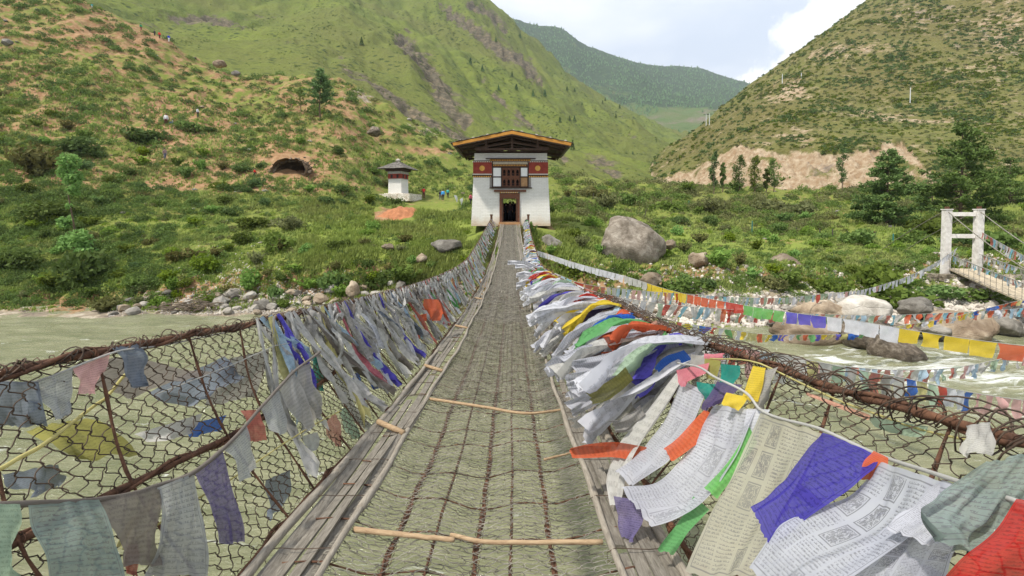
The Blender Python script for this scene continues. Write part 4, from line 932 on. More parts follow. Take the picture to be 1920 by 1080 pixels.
# ------------------------------------------------------------------ cloth materials
def printed(name, c, ink=(.14, .14, .16), cols=4, rows=5, lines=9, img=.30, strength=.62, trans=.42, fade=.35, dirty=0.):
    t = NT(name); uv = t.n('TexCoord').outputs['UV']; sp = t.n('SeparateXYZ', {0: uv}); u, v = sp.outputs[0], sp.outputs[1]
    obj = t.n('TexCoord').outputs['Object']
    cu = t.math('MULTIPLY', u, float(cols)); cv = t.math('MULTIPLY', v, float(rows)); fu = t.math('FRACT', cu); fv = t.math('FRACT', cv)
    idv = t.n('CombineXYZ', {0: t.math('FLOOR', cu), 1: t.math('FLOOR', cv)}).outputs[0]
    rnd = t.n('TexWhiteNoise', {'Vector': idv}).outputs['Value']
    isimg = t.math('LESS_THAN', rnd, img)
    row = t.math('MULTIPLY', fv, float(lines)); fr = t.math('FRACT', row)
    rg_ = t.math('MULTIPLY', t.math('GREATER_THAN', fr, .30), t.math('LESS_THAN', fr, .82))
    sv = t.n('CombineXYZ', {0: t.math('MULTIPLY', cu, 19.), 1: t.math('MULTIPLY', cv, lines * 1.25), 2: t.math('MULTIPLY', rnd, 10.)}).outputs[0]
    sn = t.noise(sv, 1., 3, .75); head = t.math('LESS_THAN', t.math('ABSOLUTE', t.math('SUBTRACT', fr, .38)), .07)
    glyph = t.math('MAXIMUM', t.math('GREATER_THAN', sn, .52), t.math('MULTIPLY', head, t.math('GREATER_THAN', t.noise(sv, .5, 1, .5), .42)))
    du = t.math('ABSOLUTE', t.math('SUBTRACT', fu, .5)); dv = t.math('ABSOLUTE', t.math('SUBTRACT', fv, .5)); mg = t.math('MULTIPLY', t.math('LESS_THAN', du, .45), t.math('LESS_THAN', dv, .46))
    text = t.math('MULTIPLY', t.math('MULTIPLY', rg_, glyph), mg)
    mx = t.math('MAXIMUM', t.math('MULTIPLY', du, 1.15), dv)
    fram = t.math('MULTIPLY', t.math('GREATER_THAN', mx, .39), t.math('LESS_THAN', mx, .43))
    pic = t.math('MULTIPLY', t.math('LESS_THAN', mx, .36),
                 t.math('GREATER_THAN', t.noise(t.n('CombineXYZ', {0: t.math('MULTIPLY', cu, 9.), 1: t.math('MULTIPLY', cv, 9.)}).outputs[0], 1., 5, .8, 1.2), .48))
    im = t.math('MAXIMUM', fram, pic)
    k = t.math('ADD', t.math('MULTIPLY', isimg, im), t.math('MULTIPLY', t.math('SUBTRACT', 1, isimg), text), clamp=True)
    # plain hem round the printed field and a thin border line
    eu = t.math('ABSOLUTE', t.math('SUBTRACT', u, .5)); ev = t.math('ABSOLUTE', t.math('SUBTRACT', v, .5)); e = t.math('MAXIMUM', eu, ev)
    k = t.math('MULTIPLY', k, t.math('LESS_THAN', e, .455)); k = t.math('MAXIMUM', k, t.math('MULTIPLY', t.math('GREATER_THAN', e, .463), t.math('LESS_THAN', e, .471)))
    wear = t.step(t.noise(obj, 4., 4, .6), .25, .75); k = t.math('MULTIPLY', k, t.math('MULTIPLY_ADD', wear, fade, strength * (1 - fade)), clamp=True)
    weave = t.noise(obj, 260., 2, .5)
    cc = t.ramp(t.noise(obj, 3.5, 4, .6), [(.3, tuple(x * (.80 - dirty * .3) for x in c)), (.65, c)])
    cc = t.mix(k, cc, ink)
    if dirty: cc = t.mix(t.math('MULTIPLY', t.step(t.noise(obj, 7, 5, .7), .5, .72), dirty), cc, (.22, .18, .12))
    return t.finish(cc, .85, weave, .15, .002, .15, trans, 0, .13)
def cloth_mat(name, c, var=.15, trans=.35):
    t = NT(name); obj = t.n('TexCoord').outputs['Object']
    cc = t.ramp(t.noise(obj, 5, 5, .65), [(.3, tuple(x * (1 - var) for x in c)), (.7, c)])
    # sparse faint print lines
    uv = t.n('TexCoord').outputs['UV']; sp = t.n('SeparateXYZ', {0: uv})
    fr = t.math('FRACT', t.math('MULTIPLY', sp.outputs[1], 15.)); gl = t.math('GREATER_THAN', t.noise(t.mapped(uv, (46, 32, 1)), 1., 3, .8), .5)
    k = t.math('MULTIPLY', t.math('MULTIPLY', t.math('GREATER_THAN', fr, .45), gl), t.math('LESS_THAN', t.math('ABSOLUTE', t.math('SUBTRACT', sp.outputs[0], .5)), .43))
    cc = t.mix(t.math('MULTIPLY', k, .34), cc, tuple(x * .25 for x in c))
    return t.finish(cc, .85, t.noise(obj, 200, 2, .5), .12, .002, .15, trans, 0, .10)
PW = printed('white_print_cloth', (.52, .535, .60)); PW2 = printed('white_print_cloth_fine', (.58, .585, .64), cols=3, rows=4, lines=11, img=.2, strength=.42)
PB = printed('beige_print_cloth', (.50, .48, .38), dirty=.3); PG = printed('grey_print_cloth', (.36, .39, .38), cols=1, rows=1, lines=20, img=.0, dirty=.25)
PGR = printed('grey_green_print_cloth', (.27, .34, .31), cols=1, rows=1, lines=19, img=0, dirty=.35); PBL = printed('violet_blue_print_cloth', (.065, .052, .36), (.02, .018, .15), 1, 1, 26, 0., .6)
PRD = printed('red_print_cloth', (.46, .028, .022), (.20, .01, .01), 1, 1, 26, 0., .6); PPU = printed('faded_purple_print_cloth', (.19, .16, .31), (.06, .05, .11), 1, 2, 9, .3, .5, dirty=.2)
PGY = printed('light_grey_print_cloth', (.46, .47, .46), cols=2, rows=2, lines=9, img=.3, dirty=.35, strength=.5)
CM = {'white': cloth_mat('white_cloth', (.66, .665, .71), .22), 'offwhite': cloth_mat('offwhite_cloth', (.58, .57, .535), .25), 'grey': cloth_mat('dingy_grey_cloth', (.42, .40, .37), .35), 'pale grey': cloth_mat('pale_grey_cloth', (.62, .60, .57), .3),
      'brownish grey': cloth_mat('brown_grey_cloth', (.27, .235, .205), .35), 'red': cloth_mat('red_cloth', (.50, .05, .035)), 'orange': cloth_mat('orange_cloth', (.58, .12, .05)), 'faded red': cloth_mat('faded_red_cloth', (.52, .17, .13), .3),
      'yellow': cloth_mat('yellow_cloth', (.70, .52, .05)), 'pale yellow': cloth_mat('pale_yellow_cloth', (.62, .56, .24), .25), 'green': cloth_mat('green_cloth', (.13, .36, .13)), 'teal': cloth_mat('teal_cloth', (.02, .26, .21)), 'bright green': cloth_mat('bright_green_cloth', (.16, .45, .12)),
      'pale green': cloth_mat('pale_green_cloth', (.38, .50, .36), .2), 'blue': cloth_mat('blue_cloth', (.03, .13, .50)), 'violet': cloth_mat('violet_cloth', (.12, .10, .52)), 'pale blue': cloth_mat('pale_blue_cloth', (.40, .54, .66), .2), 'sky blue': cloth_mat('sky_blue_cloth', (.22, .50, .62), .2),
      'purple': cloth_mat('purple_cloth', (.10, .075, .17), .3), 'slate': cloth_mat('slate_cloth', (.20, .23, .28), .3), 'pink': cloth_mat('pink_cloth', (.62, .20, .24), .2), 'pale pink': cloth_mat('pale_pink_cloth', (.72, .42, .40), .2), 'maroon': cloth_mat('maroon_cloth', (.17, .05, .07), .3), 'salmon': cloth_mat('salmon_cloth', (.62, .33, .24), .25),
      'olive': cloth_mat('olive_cloth', (.30, .28, .07), .3)}
def resamp(P, n):
    P = np.asarray(P, float); 
    if len(P) == 2: t_ = np.linspace(0, 1, n)[:, None]; return P[0] * (1 - t_) + P[1] * t_
    d = np.r_[0, np.cumsum(np.linalg.norm(np.diff(P, axis=0), axis=1))]; d /= d[-1]; q = np.linspace(0, 1, n)
    return np.stack([pchip_like(d, P[:, i], q) for i in range(3)], -1)
_seed = [0]
def cloth(name, left, right, mat, n=12, m=22, amp=.02, freq=3., folds=1.5, fray=.004, uvr=(1, 1), parent=None, belly=0., taper=None):
    """cloth surface between two edge curves (top to bottom)"""
    _seed[0] += 1; sd_ = _seed[0] * 7.13
    Lp = resamp(left, m); Rp = resamp(right, m); u = np.linspace(0, 1, n)[None, :, None]; v = np.linspace(0, 1, m)
    P = Lp[:, None] * (1 - u) + Rp[:, None] * u
    du = Rp - Lp; dv = np.gradient(P.mean(1), axis=0); N_ = np.cross(du, dv); N_ /= np.linalg.norm(N_, axis=1)[:, None] + 1e-9
    U_, V_ = np.meshgrid(u.ravel(), v); 
    w_ = amp * (perlin(U_ * folds * 2.2 + sd_, V_ * freq * .55 + sd_) * 1.6 + .55 * np.sin(U_ * folds * 5 + V_ * freq * 1.9 + sd_) + .35 * perlin(U_ * folds * 6, V_ * freq * 2 + sd_)) * (.25 + .95 * V_)
    w_ += (.006 if n > 15 else 0) * np.sin(U_ * 21 + 6 * perlin(V_ * 1.6 + sd_, U_ * 1.2)) * perlin(U_ * 2 + sd_, V_ * 2.5) * 2
    w_ += .38 * amp * np.sin(U_ * folds * 15 + 3 * perlin(V_ * 2.3 + sd_, U_ * 2) + sd_) * (.5 + .6 * V_) * (n > 10)
    w_ += belly * np.sin(np.pi * U_) * np.sin(np.pi * np.clip(V_ * .8, 0, 1))
    P = P + N_[:, None] * w_[..., None]
    dvn = dv / (np.linalg.norm(dv, axis=1)[:, None] + 1e-9)
    P[-1] += dvn[-1] * (np.random.RandomState(_seed[0]).uniform(-fray, fray, n) )[:, None]
    i = np.arange(m - 1)[:, None] * n; j = np.arange(n - 1)[None]; Q = np.stack([i + j, i + j + 1, i + n + j + 1, i + n + j], -1).reshape(-1, 4)
    c = P.reshape(-1, 3).mean(0) if parent is None else np.array(parent.location)
    org = P[0].mean(0) if parent is None else c
    me_ = mesh(name, P.reshape(-1, 3) - org, Q, mat=mat, smooth=True, uv=np.stack([U_.ravel() * uvr[0], 1 - V_.ravel() * uvr[1]], -1))
    return link(name, me_, parent, None if parent else org)
def pxs(*a): return [W(*p) for p in a]
CL = 'prayer flag'
def flag(left, right, mat, label, name='prayer_flag', group=None, **kw):
    o = cloth(name, pxs(*left), pxs(*right), mat, **kw); tag(o, label, CL if name == 'prayer_flag' else 'cloth', group); return o
def cord(pts, r, mat, label, name='cord', n=60, twist=0):
    P = resamp(pxs(*pts) if len(pts[0]) == 3 and not isinstance(pts[0], np.ndarray) else pts, n); P[:, 2] += .004 * perlin(np.linspace(0, 9, n), np.zeros(n) + len(label))
    mb = MB(); mb.tube(P, r * (1 + .3 * perlin(np.linspace(0, 22, n), np.zeros(n))), 6, True); o = mb.obj(name, mat, smooth=True, origin=P[0]); tag(o, label, 'cord'); return o

# ---------------- foreground, right-hand side
cord([(1270, 680, 2.72), (1330, 700, 2.25), (1405, 742, 2.0), (1425, 768, 1.90), (1540, 805, 1.55), (1640, 850, 1.33), (1790, 900, 1.04), (1935, 950, .88)], .0055, CM['offwhite'], 'flag cord in the right foreground carrying the largest white, beige and violet flags')
cord([(1100, 640, 5.5), (1180, 650, 4.3), (1270, 668, 3.2), (1330, 672, 2.6), (1440, 688, 2.1), (1560, 745, 1.75), (1680, 790, 1.5), (1850, 830, 1.2), (1930, 835, 1.1)], .004, CM['pale yellow'], 'thin green and yellow cord running just below the right handrail')
flag([(1425, 772, 1.90), (1385, 860, 1.80), (1325, 980, 1.62), (1288, 1075, 1.48)], [(1540, 812, 1.55), (1500, 900, 1.50), (1455, 990, 1.44), (1420, 1085, 1.36)], PB, 'large beige printed flag beside the violet one, in the right foreground', n=20, m=34, amp=.012, freq=2.2, belly=.02)
flag([(1542, 810, 1.53), (1500, 860, 1.47), (1470, 905, 1.42), (1405, 948, 1.36)], [(1652, 856, 1.30), (1635, 890, 1.25), (1590, 925, 1.24), (1440, 1018, 1.24)], PBL, 'bright violet blue printed flag swept sideways over the large beige one', n=22, m=30, amp=.010, freq=3, belly=-.03, uvr=(1, 1), fray=.005)
flag([(1650, 866, 1.28), (1590, 930, 1.27), (1470, 975, 1.26), (1402, 1060, 1.24)], [(1786, 908, 1.04), (1740, 970, 1.04), (1640, 1050, 1.06), (1480, 1140, 1.10)], PW, 'large white printed flag spreading below the violet one', n=22, m=36, amp=.014, freq=2.5, belly=.03)
flag([(1765, 900, 1.09), (1735, 925, 1.08), (1700, 955, 1.08), (1660, 992, 1.08)], [(1885, 940, .93), (1850, 975, .93), (1800, 1000, .93), (1755, 1018, .93)], PW2, 'short white printed flag tucked between the large white flag and the grey green rag', n=16, m=16, amp=.008, belly=.01)
flag([(1660, 990, 1.12), (1620, 1030, 1.12), (1580, 1070, 1.12), (1560, 1110, 1.12)], [(1800, 1010, 1.0), (1780, 1050, 1.0), (1770, 1090, 1.0), (1760, 1130, 1.0)], PW, 'white printed flag lowest in the right foreground, just left of the red flag', n=14, m=18, amp=.01)
flag([(1905, 935, .86), (1870, 990, .85), (1800, 1050, .84), (1735, 1110, .84)], [(2060, 960, .78), (2050, 1020, .78), (2040, 1080, .78), (2030, 1150, .78)], PRD, 'large red printed flag in the bottom right corner', n=18, m=22, amp=.008)
flag([(1850, 865, .98), (1790, 905, .97), (1742, 940, .95), (1722, 958, .94), (1775, 1010, .90)], [(1990, 840, .93), (1960, 900, .92), (1925, 960, .91), (1890, 1020, .90), (1830, 1052, .89)], PGR, 'grey green ragged printed cloth crumpled over the red flag', n=22, m=30, amp=.018, freq=4, folds=2.5, fray=.006)
flag([(1638, 845, 1.31), (1618, 868, 1.29), (1612, 895, 1.28)], [(1665, 858, 1.27), (1662, 880, 1.26), (1630, 902, 1.26)], CM['orange'], 'small rusty orange scrap knotted at top corner of the violet flag', n=6, m=8, amp=.006)
flag([(1400, 766, 1.97), (1395, 800, 1.96), (1398, 845, 1.95), (1402, 862, 1.95)], [(1444, 768, 1.90), (1425, 800, 1.90), (1425, 830, 1.90), (1412, 852, 1.92)], CM['white'], 'white knotted scarf end at the top of the large beige flag', name='scarf', n=10, m=14, amp=.016, folds=2.5)
flag([(1338, 760, 2.30), (1285, 850, 2.2), (1225, 905, 2.08), (1165, 912, 2.02)], [(1418, 768, 1.94), (1375, 870, 1.88), (1310, 945, 1.84), (1222, 978, 1.84)], PW2, 'long white printed flag curving down to the boards, left of the beige one', n=20, m=34, amp=.016, freq=2.4, belly=.03)
flag([(1277, 712, 2.72), (1240, 800, 2.55), (1190, 850, 2.35), (1150, 880, 2.25)], [(1326, 735, 2.38), (1290, 810, 2.3), (1240, 870, 2.15), (1188, 912, 2.08)], PW2, 'narrow white printed flag between the twisted scarf and the red one', n=14, m=28, amp=.014, freq=3)
flag([(1322, 768, 2.33), (1280, 810, 2.28), (1244, 842, 2.22)], [(1350, 785, 2.25), (1310, 830, 2.2), (1262, 866, 2.15)], CM['orange'], 'orange red flag squeezed between two long white printed flags', n=8, m=12, amp=.01)
flag([(1268, 700, 2.75), (1215, 770, 2.62), (1150, 850, 2.40), (1136, 905, 2.3), (1146, 948, 2.2)], [(1282, 708, 2.7), (1240, 775, 2.55), (1188, 850, 2.33), (1172, 890, 2.26), (1162, 935, 2.18)], CM['offwhite'], 'thick twisted off white scarf looping down beside the red windsock flag', name='scarf', n=12, m=30, amp=.022, folds=2.2, belly=.03)
flag([(1212, 838, 2.38), (1150, 830, 2.36), (1105, 832, 2.34), (1070, 838, 2.33)], [(1212, 868, 2.36), (1150, 858, 2.35), (1105, 858, 2.33), (1072, 858, 2.32)], CM['orange'], 'red rolled flag poking out sideways over the wire floor', n=10, m=20, amp=.012, belly=.05)
flag([(1150, 930, 2.12), (1155, 965, 2.08), (1175, 1008, 2.0)], [(1212, 940, 2.0), (1205, 975, 1.98), (1190, 1018, 1.95)], PPU, 'crumpled dark purple flag at the foot of the twisted white scarf', n=12, m=12, amp=.022, folds=2.5)
flag([(1300, 930, 1.92), (1265, 990, 1.85), (1232, 1032, 1.8)], [(1330, 955, 1.86), (1290, 1000, 1.82), (1262, 1040, 1.78)], CM['green'], 'dark green flag tip hanging over the boards at lower right', n=8, m=12, amp=.012)
flag([(1405, 800, 1.93), (1370, 860, 1.9), (1320, 915, 1.86)], [(1420, 830, 1.9), (1385, 880, 1.86), (1345, 935, 1.83)], CM['bright green'], 'bright green flag edge showing between the long white and beige flags', n=8, m=12, amp=.008)
flag([(1412, 686, 2.12), (1400, 720, 2.1), (1388, 750, 2.08)], [(1436, 690, 2.08), (1430, 720, 2.06), (1422, 752, 2.05)], CM['yellow'], 'bright yellow flag, the upper of two folded together below the right handrail', n=8, m=10, amp=.01)
flag([(1362, 736, 2.1), (1358, 745, 2.09), (1352, 758, 2.08)], [(1402, 744, 2.04), (1396, 756, 2.03), (1386, 770, 2.03)], CM['yellow'], 'small bright yellow flag, lower of two, just above the long white one', n=8, m=8, amp=.008)
flag([(1306, 716, 2.38), (1308, 730, 2.37), (1325, 748, 2.35)], [(1352, 722, 2.3), (1345, 735, 2.28), (1328, 750, 2.3)], CM['teal'], 'small teal green flag folded beside the pink one', n=8, m=8, amp=.008)
flag([(1352, 682, 2.34), (1352, 705, 2.33), (1350, 722, 2.32)], [(1388, 686, 2.26), (1386, 705, 2.25), (1372, 725, 2.25)], CM['teal'], 'dark teal flag hanging beside the two yellow ones', n=8, m=8, amp=.008)
flag([(1345, 715, 2.3), (1330, 740, 2.28), (1315, 768, 2.25)], [(1392, 722, 2.2), (1372, 738, 2.2), (1340, 762, 2.2)], CM['purple'], 'dark purple crumpled flag above the long white printed one', n=10, m=10, amp=.015, folds=2.5)
flag([(1268, 694, 2.62), (1272, 715, 2.6), (1278, 726, 2.58)], [(1330, 680, 2.5), (1325, 700, 2.48), (1295, 712, 2.5)], CM['pink'], 'pink ribbon like flag crossing between the blue flag and the teal one', n=8, m=10, amp=.01)
flag([(1282, 656, 2.9), (1250, 668, 2.88), (1228, 690, 2.86)], [(1296, 672, 2.82), (1284, 688, 2.8), (1240, 702, 2.8)], CM['blue'], 'bright blue flag spread sideways just inside the right handrail', n=10, m=10, amp=.012)
flag([(1222, 700, 2.95), (1205, 720, 2.92), (1188, 738, 2.9)], [(1232, 712, 2.9), (1222, 730, 2.88), (1200, 745, 2.86)], CM['violet'], 'small violet flag below the bright blue one', n=8, m=8, amp=.01)
flag([(1405, 700, 2.15), (1410, 720, 2.14), (1418, 745, 2.12), (1412, 775, 2.1)], [(1462, 688, 2.02), (1450, 705, 2.02), (1438, 735, 2.02), (1430, 765, 2.02)], CM['grey'], 'twisted grey scarf knotted to the right handrail beside the yellow flags', name='scarf', n=12, m=20, amp=.02, folds=3)
flag([(1320, 663, 2.62), (1335, 664, 2.6), (1358, 662, 2.55)], [(1320, 672, 2.6), (1335, 676, 2.58), (1356, 674, 2.52)], CM['pink'], 'rolled crimson pink flag lying along the thin cord', n=6, m=8, amp=.006, belly=.015)
flag([(1322, 672, 2.55), (1320, 690, 2.53), (1325, 710, 2.5)], [(1352, 676, 2.48), (1348, 692, 2.46), (1345, 712, 2.45)], CM['olive'], 'small olive printed flag under the crimson roll', n=8, m=8, amp=.008)
flag([(1296, 664, 2.72), (1294, 684, 2.7), (1296, 700, 2.68)], [(1325, 668, 2.6), (1322, 684, 2.58), (1318, 696, 2.56)], CM['grey'], 'grey thin flag between the blue and the olive flags', n=8, m=8, amp=.008)
flag([(1625, 780, 1.62), (1640, 800, 1.6), (1670, 812, 1.55)], [(1740, 800, 1.38), (1738, 812, 1.38), (1730, 822, 1.37)], CM['pale green'], 'faint green gauzy flag stretched along the cord below the right handrail', n=14, m=6, amp=.006)
flag([(1810, 798, 1.22), (1812, 825, 1.2), (1800, 850, 1.19)], [(1860, 790, 1.16), (1862, 822, 1.15), (1858, 852, 1.14)], CM['offwhite'], 'small ragged white flag in front of the rail above the grey green rag', n=10, m=10, amp=.016, folds=3)
flag([(1510, 735, 1.85), (1560, 752, 1.75), (1632, 778, 1.6)], [(1512, 741, 1.84), (1560, 760, 1.74), (1628, 788, 1.6)], CM['salmon'], 'thin salmon coloured ribbon twisted along the cord below the right handrail', n=5, m=16, amp=.004)
for k, (x0, y0, x1, y1, wd, Yd, c_, lb) in enumerate([
    (1275, 655, 1062, 716, 34, 3.05, PW2, 'very long white printed flag blown across to the edge of the wire floor'),
    (1240, 640, 1075, 690, 30, 3.3, PW2, 'white printed flag blown inward just beyond the longest one'),
    (1198, 640, 1130, 670, 22, 3.6, CM['orange'], 'bright orange red flag among the white ones on the right side'),
    (1222, 655, 1178, 668, 22, 3.3, CM['green'], 'mid green flag beside the bright orange red one'),
    (1160, 700, 1068, 768, 34, 3.0, PW2, 'tattered white flag hanging under the very long white one'),
    (1235, 612, 1150, 640, 24, 3.8, CM['salmon'], 'crumpled salmon brown cloth bunched on the right handrail'),
    (1200, 620, 1090, 645, 14, 4.2, CM['yellow'], 'bright yellow rolled flag among the white ones on the right side'),
    (1195, 655, 1085, 690, 16, 3.6, CM['maroon'], 'dark maroon flag squeezed between white ones on the right side'),
    (1160, 655, 1060, 672, 20, 4.0, CM['purple'], 'dark purple crumpled flag over the right edge of the floor'),
    (1180, 700, 1105, 745, 30, 2.75, CM['olive'], 'olive yellow flag under the white ones beside the wire floor'),
    (1205, 770, 1150, 800, 26, 2.6, CM['grey'], 'thin grey flag hanging inside the right side mesh'),
    (1100, 775, 1075, 790, 22, 2.9, CM['pale grey'], 'pale tattered scrap at the right edge of the wire floor')]):
    dx, dy = x1 - x0, y1 - y0; l_ = math.hypot(dx, dy); nx_, ny_ = -dy / l_ * wd / 2, dx / l_ * wd / 2
    mid = lambda f, s_: (x0 + dx * f + s_ * nx_ * (1 - .15 * f), y0 + dy * f + s_ * ny_ + 14 * math.sin(math.pi * f) * .6, Yd - .15 * f)
    flag([mid(f, 1) for f in (0, .35, .7, 1)], [mid(f, -1) for f in (0, .35, .7, 1)], c_, lb, n=12, m=26, amp=.02, freq=4, folds=1.6)

# ---------------- procedural crowd of flags along the right handrail
rr = np.random.RandomState(21)
near_cols = [('white', .38), ('offwhite', .08), ('pale grey', .05), ('green', .06), ('pale green', .04), ('blue', .04), ('violet', .05), ('purple', .04), ('red', .05), ('orange', .05), ('yellow', .06), ('pale yellow', .03), ('pale blue', .03), ('maroon', .02)]
names_ = [c[0] for c in near_cols]; prb = np.array([c[1] for c in near_cols]); prb /= prb.sum()
def where_right(y): return 'near the middle stretch of the right handrail' if y < 7 else ('halfway along the right handrail' if y < 14 else 'near the gatehouse end of the right handrail')
def where_left(y): return 'along the near stretch of the left handrail' if y < 6.5 else ('halfway along the left handrail' if y < 14 else 'near the gatehouse end of the left handrail')
crowdR = []; crowdL = []
y = 2.8; k = 0
while y < 36.5:
    cname = rr.choice(names_, p=prb); far_ = np.clip((y - 10) / 16, 0, 1)
    wdt = rr.uniform(.16, .38) * (1 - .25 * far_); ln = rr.uniform(.55, 1.0) * (1 - .50 * far_)
    if cname not in ('white', 'offwhite', 'pale grey'): wdt *= .65; ln *= .75
    a = railR(np.array([y]))[0] + [-.03, 0, rr.uniform(-.06, .03)]; b = railR(np.array([y + wdt]))[0] + [-.03, 0, rr.uniform(-.05, .03)]
    d = np.array([-1, -.42 + rr.normal() * .16, -.30 + rr.normal() * .16 - .25 * far_ * rr.rand()]); d /= np.linalg.norm(d)
    lift = rr.uniform(.0, .16); tv = np.array([0, .25, .5, .75, 1.]); ph = rr.uniform(0, 6)
    def edge_(p, s_):
        out_ = []
        for f in tv:
            q = p + d * ln * f; q = q + np.array([0, 0, lift * math.sin(math.pi * f * .9) - .06 * f * f]); q[0] += .02 * math.sin(f * 7 + ph)
            q[2] = max(q[2], float(deckz(q[1])) + .08); out_.append(q)
        return out_
    Lp, Rp = edge_(a, -1), edge_(b, 1)
    tw = rr.uniform(.45, 1.) ; c_ = [(p + q) / 2 for p, q in zip(Lp, Rp)]
    Lp = [c + (p - c) * (1 - (1 - tw) * min(1, 3 * f) ) + np.array([0, 0, .05 * (1 - tw) * f]) for p, c, f in zip(Lp, c_, tv)]; Rp = [c + (p - c) * (1 - (1 - tw) * min(1, 3 * f)) - np.array([0, 0, .09 * f]) for p, c, f in zip(Rp, c_, tv)]
    m_ = (PW2 if rr.rand() < .6 else CM['white']) if (cname == 'white' and y < 9) else CM[cname]
    o = cloth('prayer_flag', Lp, Rp, m_, n=14 if y < 9 else 7, m=20 if y < 9 else 12, amp=.042, freq=4.5, folds=2.0, fray=.02)
    tag(o, 'x', CL, 'flags crowded on the right handrail'); crowdR.append((o, cname, y, ln * wdt))
    y += (rr.uniform(.04, .12) if y < 14 else rr.uniform(.09, .2)); k += 1
# a few big white scarves fluttering farther along
for i, (x0, y0, x1, y1, wd, Yd) in enumerate([(1012, 503, 952, 494, 6, 14.5), (1008, 510, 966, 501, 6, 14.), (1015, 520, 968, 517, 6, 12.5), (1020, 530, 968, 538, 10, 11.5), (1040, 545, 988, 560, 18, 9.5), (1060, 555, 1000, 588, 22, 8.)]):
    f_ = lambda f, s_: (x0 + (x1 - x0) * f, y0 + (y1 - y0) * f + s_ * wd * (.4 + .3 * f) - 6 * math.sin(f * 3), Yd)
    flag([f_(f, -1) for f in (0, .3, .6, 1)], [f_(f, 1) for f in (0, .3, .6, 1)], CM['white'], 'long white scarf streaming inward over the floor, %s of six from the gatehouse' % ['first', 'second', 'third', 'fourth', 'fifth', 'last'][i], name='scarf', n=8, m=18, amp=.06, folds=2.2, freq=5)
# small remnants tied on the far side of the right handrail
for y in np.arange(2.4, 9, .42):
    cname = rr.choice(['grey', 'pale grey', 'brownish grey', 'faded red', 'pale yellow']); a = railR(np.array([y]))[0]; x_ = rr.uniform(.0, .05)
    Lp = [a + [x_, 0, 0], a + [x_ + .02, -.01, -.12], a + [x_, .01, -.26 - rr.uniform(0, .2)]]; Rp = [p + np.array([0, .07, 0]) for p in Lp]
    o = cloth('cloth_scrap', Lp, Rp, CM[cname], n=6, m=10, amp=.02, folds=2); tag(o, '%s scrap of cloth tied to the outer right handrail' % cname, 'cloth', 'scraps on the outer right handrail')

# ---------------- foreground, left-hand side
cord([(-40, 950, 1.13), (60, 944, 1.22), (180, 938, 1.4), (290, 913, 1.62), (360, 888, 1.74), (415, 845, 1.88), (500, 752, 2.35), (560, 690, 2.8), (600, 660, 3.1)], .0085, CM['brownish grey'], 'thick faded flag cord sagging across the left foreground')
cord([(-60, 700, 1.42), (60, 716, 1.5), (140, 688, 1.6), (210, 662, 1.75), (290, 650, 2.0), (430, 622, 2.6), (600, 590, 3.6)], .0035, CM['offwhite'], 'thin pale cord along the top of the left handrail')
cord([(235, 702, 1.9), (190, 752, 1.75), (120, 805, 1.5), (50, 852, 1.3), (-40, 900, 1.15)], .006, CM['pale yellow'], 'twisted yellow and green ribbon cord slanting down across the left mesh')
cord([(290, 740, 2.0), (420, 690, 2.35), (500, 655, 2.7), (560, 640, 3.1)], .0025, CM['offwhite'], 'fine white thread stretched over the upper left mesh')
cord([(230, 1030, 1.55), (330, 960, 1.7), (430, 900, 1.95), (520, 840, 2.3), (600, 790, 2.8), (640, 770, 3.1)], .0035, CM['pale yellow'], 'yellowish thread across the lower left mesh')
flag([(52, 948, 1.20), (62, 1000, 1.18), (88, 1050, 1.17), (95, 1120, 1.16)], [(186, 936, 1.40), (210, 985, 1.36), (222, 1030, 1.34), (240, 1110, 1.32)], PGR, 'large grey green printed flag hanging in the bottom left corner', n=18, m=24, amp=.008, freq=2)
flag([(188, 938, 1.41), (205, 975, 1.4), (222, 1010, 1.4), (225, 1060, 1.4)], [(300, 912, 1.62), (305, 950, 1.6), (300, 990, 1.58), (305, 1060, 1.56)], CM['brownish grey'], 'brownish grey flag between the two large printed ones at lower left', n=14, m=18, amp=.014, folds=2.2)
flag([(296, 914, 1.60), (310, 960, 1.58), (300, 1010, 1.55), (270, 1080, 1.52)], [(366, 886, 1.75), (372, 940, 1.72), (382, 1000, 1.68), (388, 1080, 1.64)], PGY, 'pale grey creased flag left of the purple one', n=14, m=20, amp=.018, folds=2.4)
flag([(364, 882, 1.76), (385, 930, 1.76), (405, 985, 1.76), (414, 1020, 1.76)], [(416, 842, 1.88), (432, 900, 1.86), (446, 960, 1.84), (458, 1015, 1.84)], PPU, 'faded purple printed flag hanging from the left foreground cord', n=14, m=22, amp=.016, folds=2.2)
flag([(416, 842, 1.9), (438, 860, 1.9), (448, 888, 1.9), (456, 905, 1.9)], [(462, 800, 2.08), (472, 830, 2.06), (480, 860, 2.05), (478, 878, 2.05)], PGY, 'light grey printed flag between the purple and the red ones on the left cord', n=10, m=14, amp=.012)
flag([(450, 770, 2.22), (462, 790, 2.2), (463, 812, 2.2), (465, 828, 2.2)], [(486, 768, 2.32), (490, 785, 2.31), (500, 800, 2.3), (500, 826, 2.3)], CM['faded red'], 'small faded red flag on the left foreground cord', n=8, m=10, amp=.016, folds=2.5)
flag([(488, 765, 2.33), (500, 790, 2.32), (508, 806, 2.3), (520, 815, 2.3)], [(522, 730, 2.5), (530, 760, 2.48), (538, 790, 2.46), (538, 812, 2.45)], PGY, 'grey flag beside the small faded red one', n=10, m=14, amp=.014)
flag([(524, 728, 2.52), (540, 760, 2.5), (556, 790, 2.5), (570, 806, 2.5)], [(548, 690, 2.75), (565, 720, 2.72), (580, 760, 2.7), (590, 800, 2.7)], CM['grey'], 'ragged grey flag where the left cord climbs to the handrail', n=10, m=14, amp=.016)
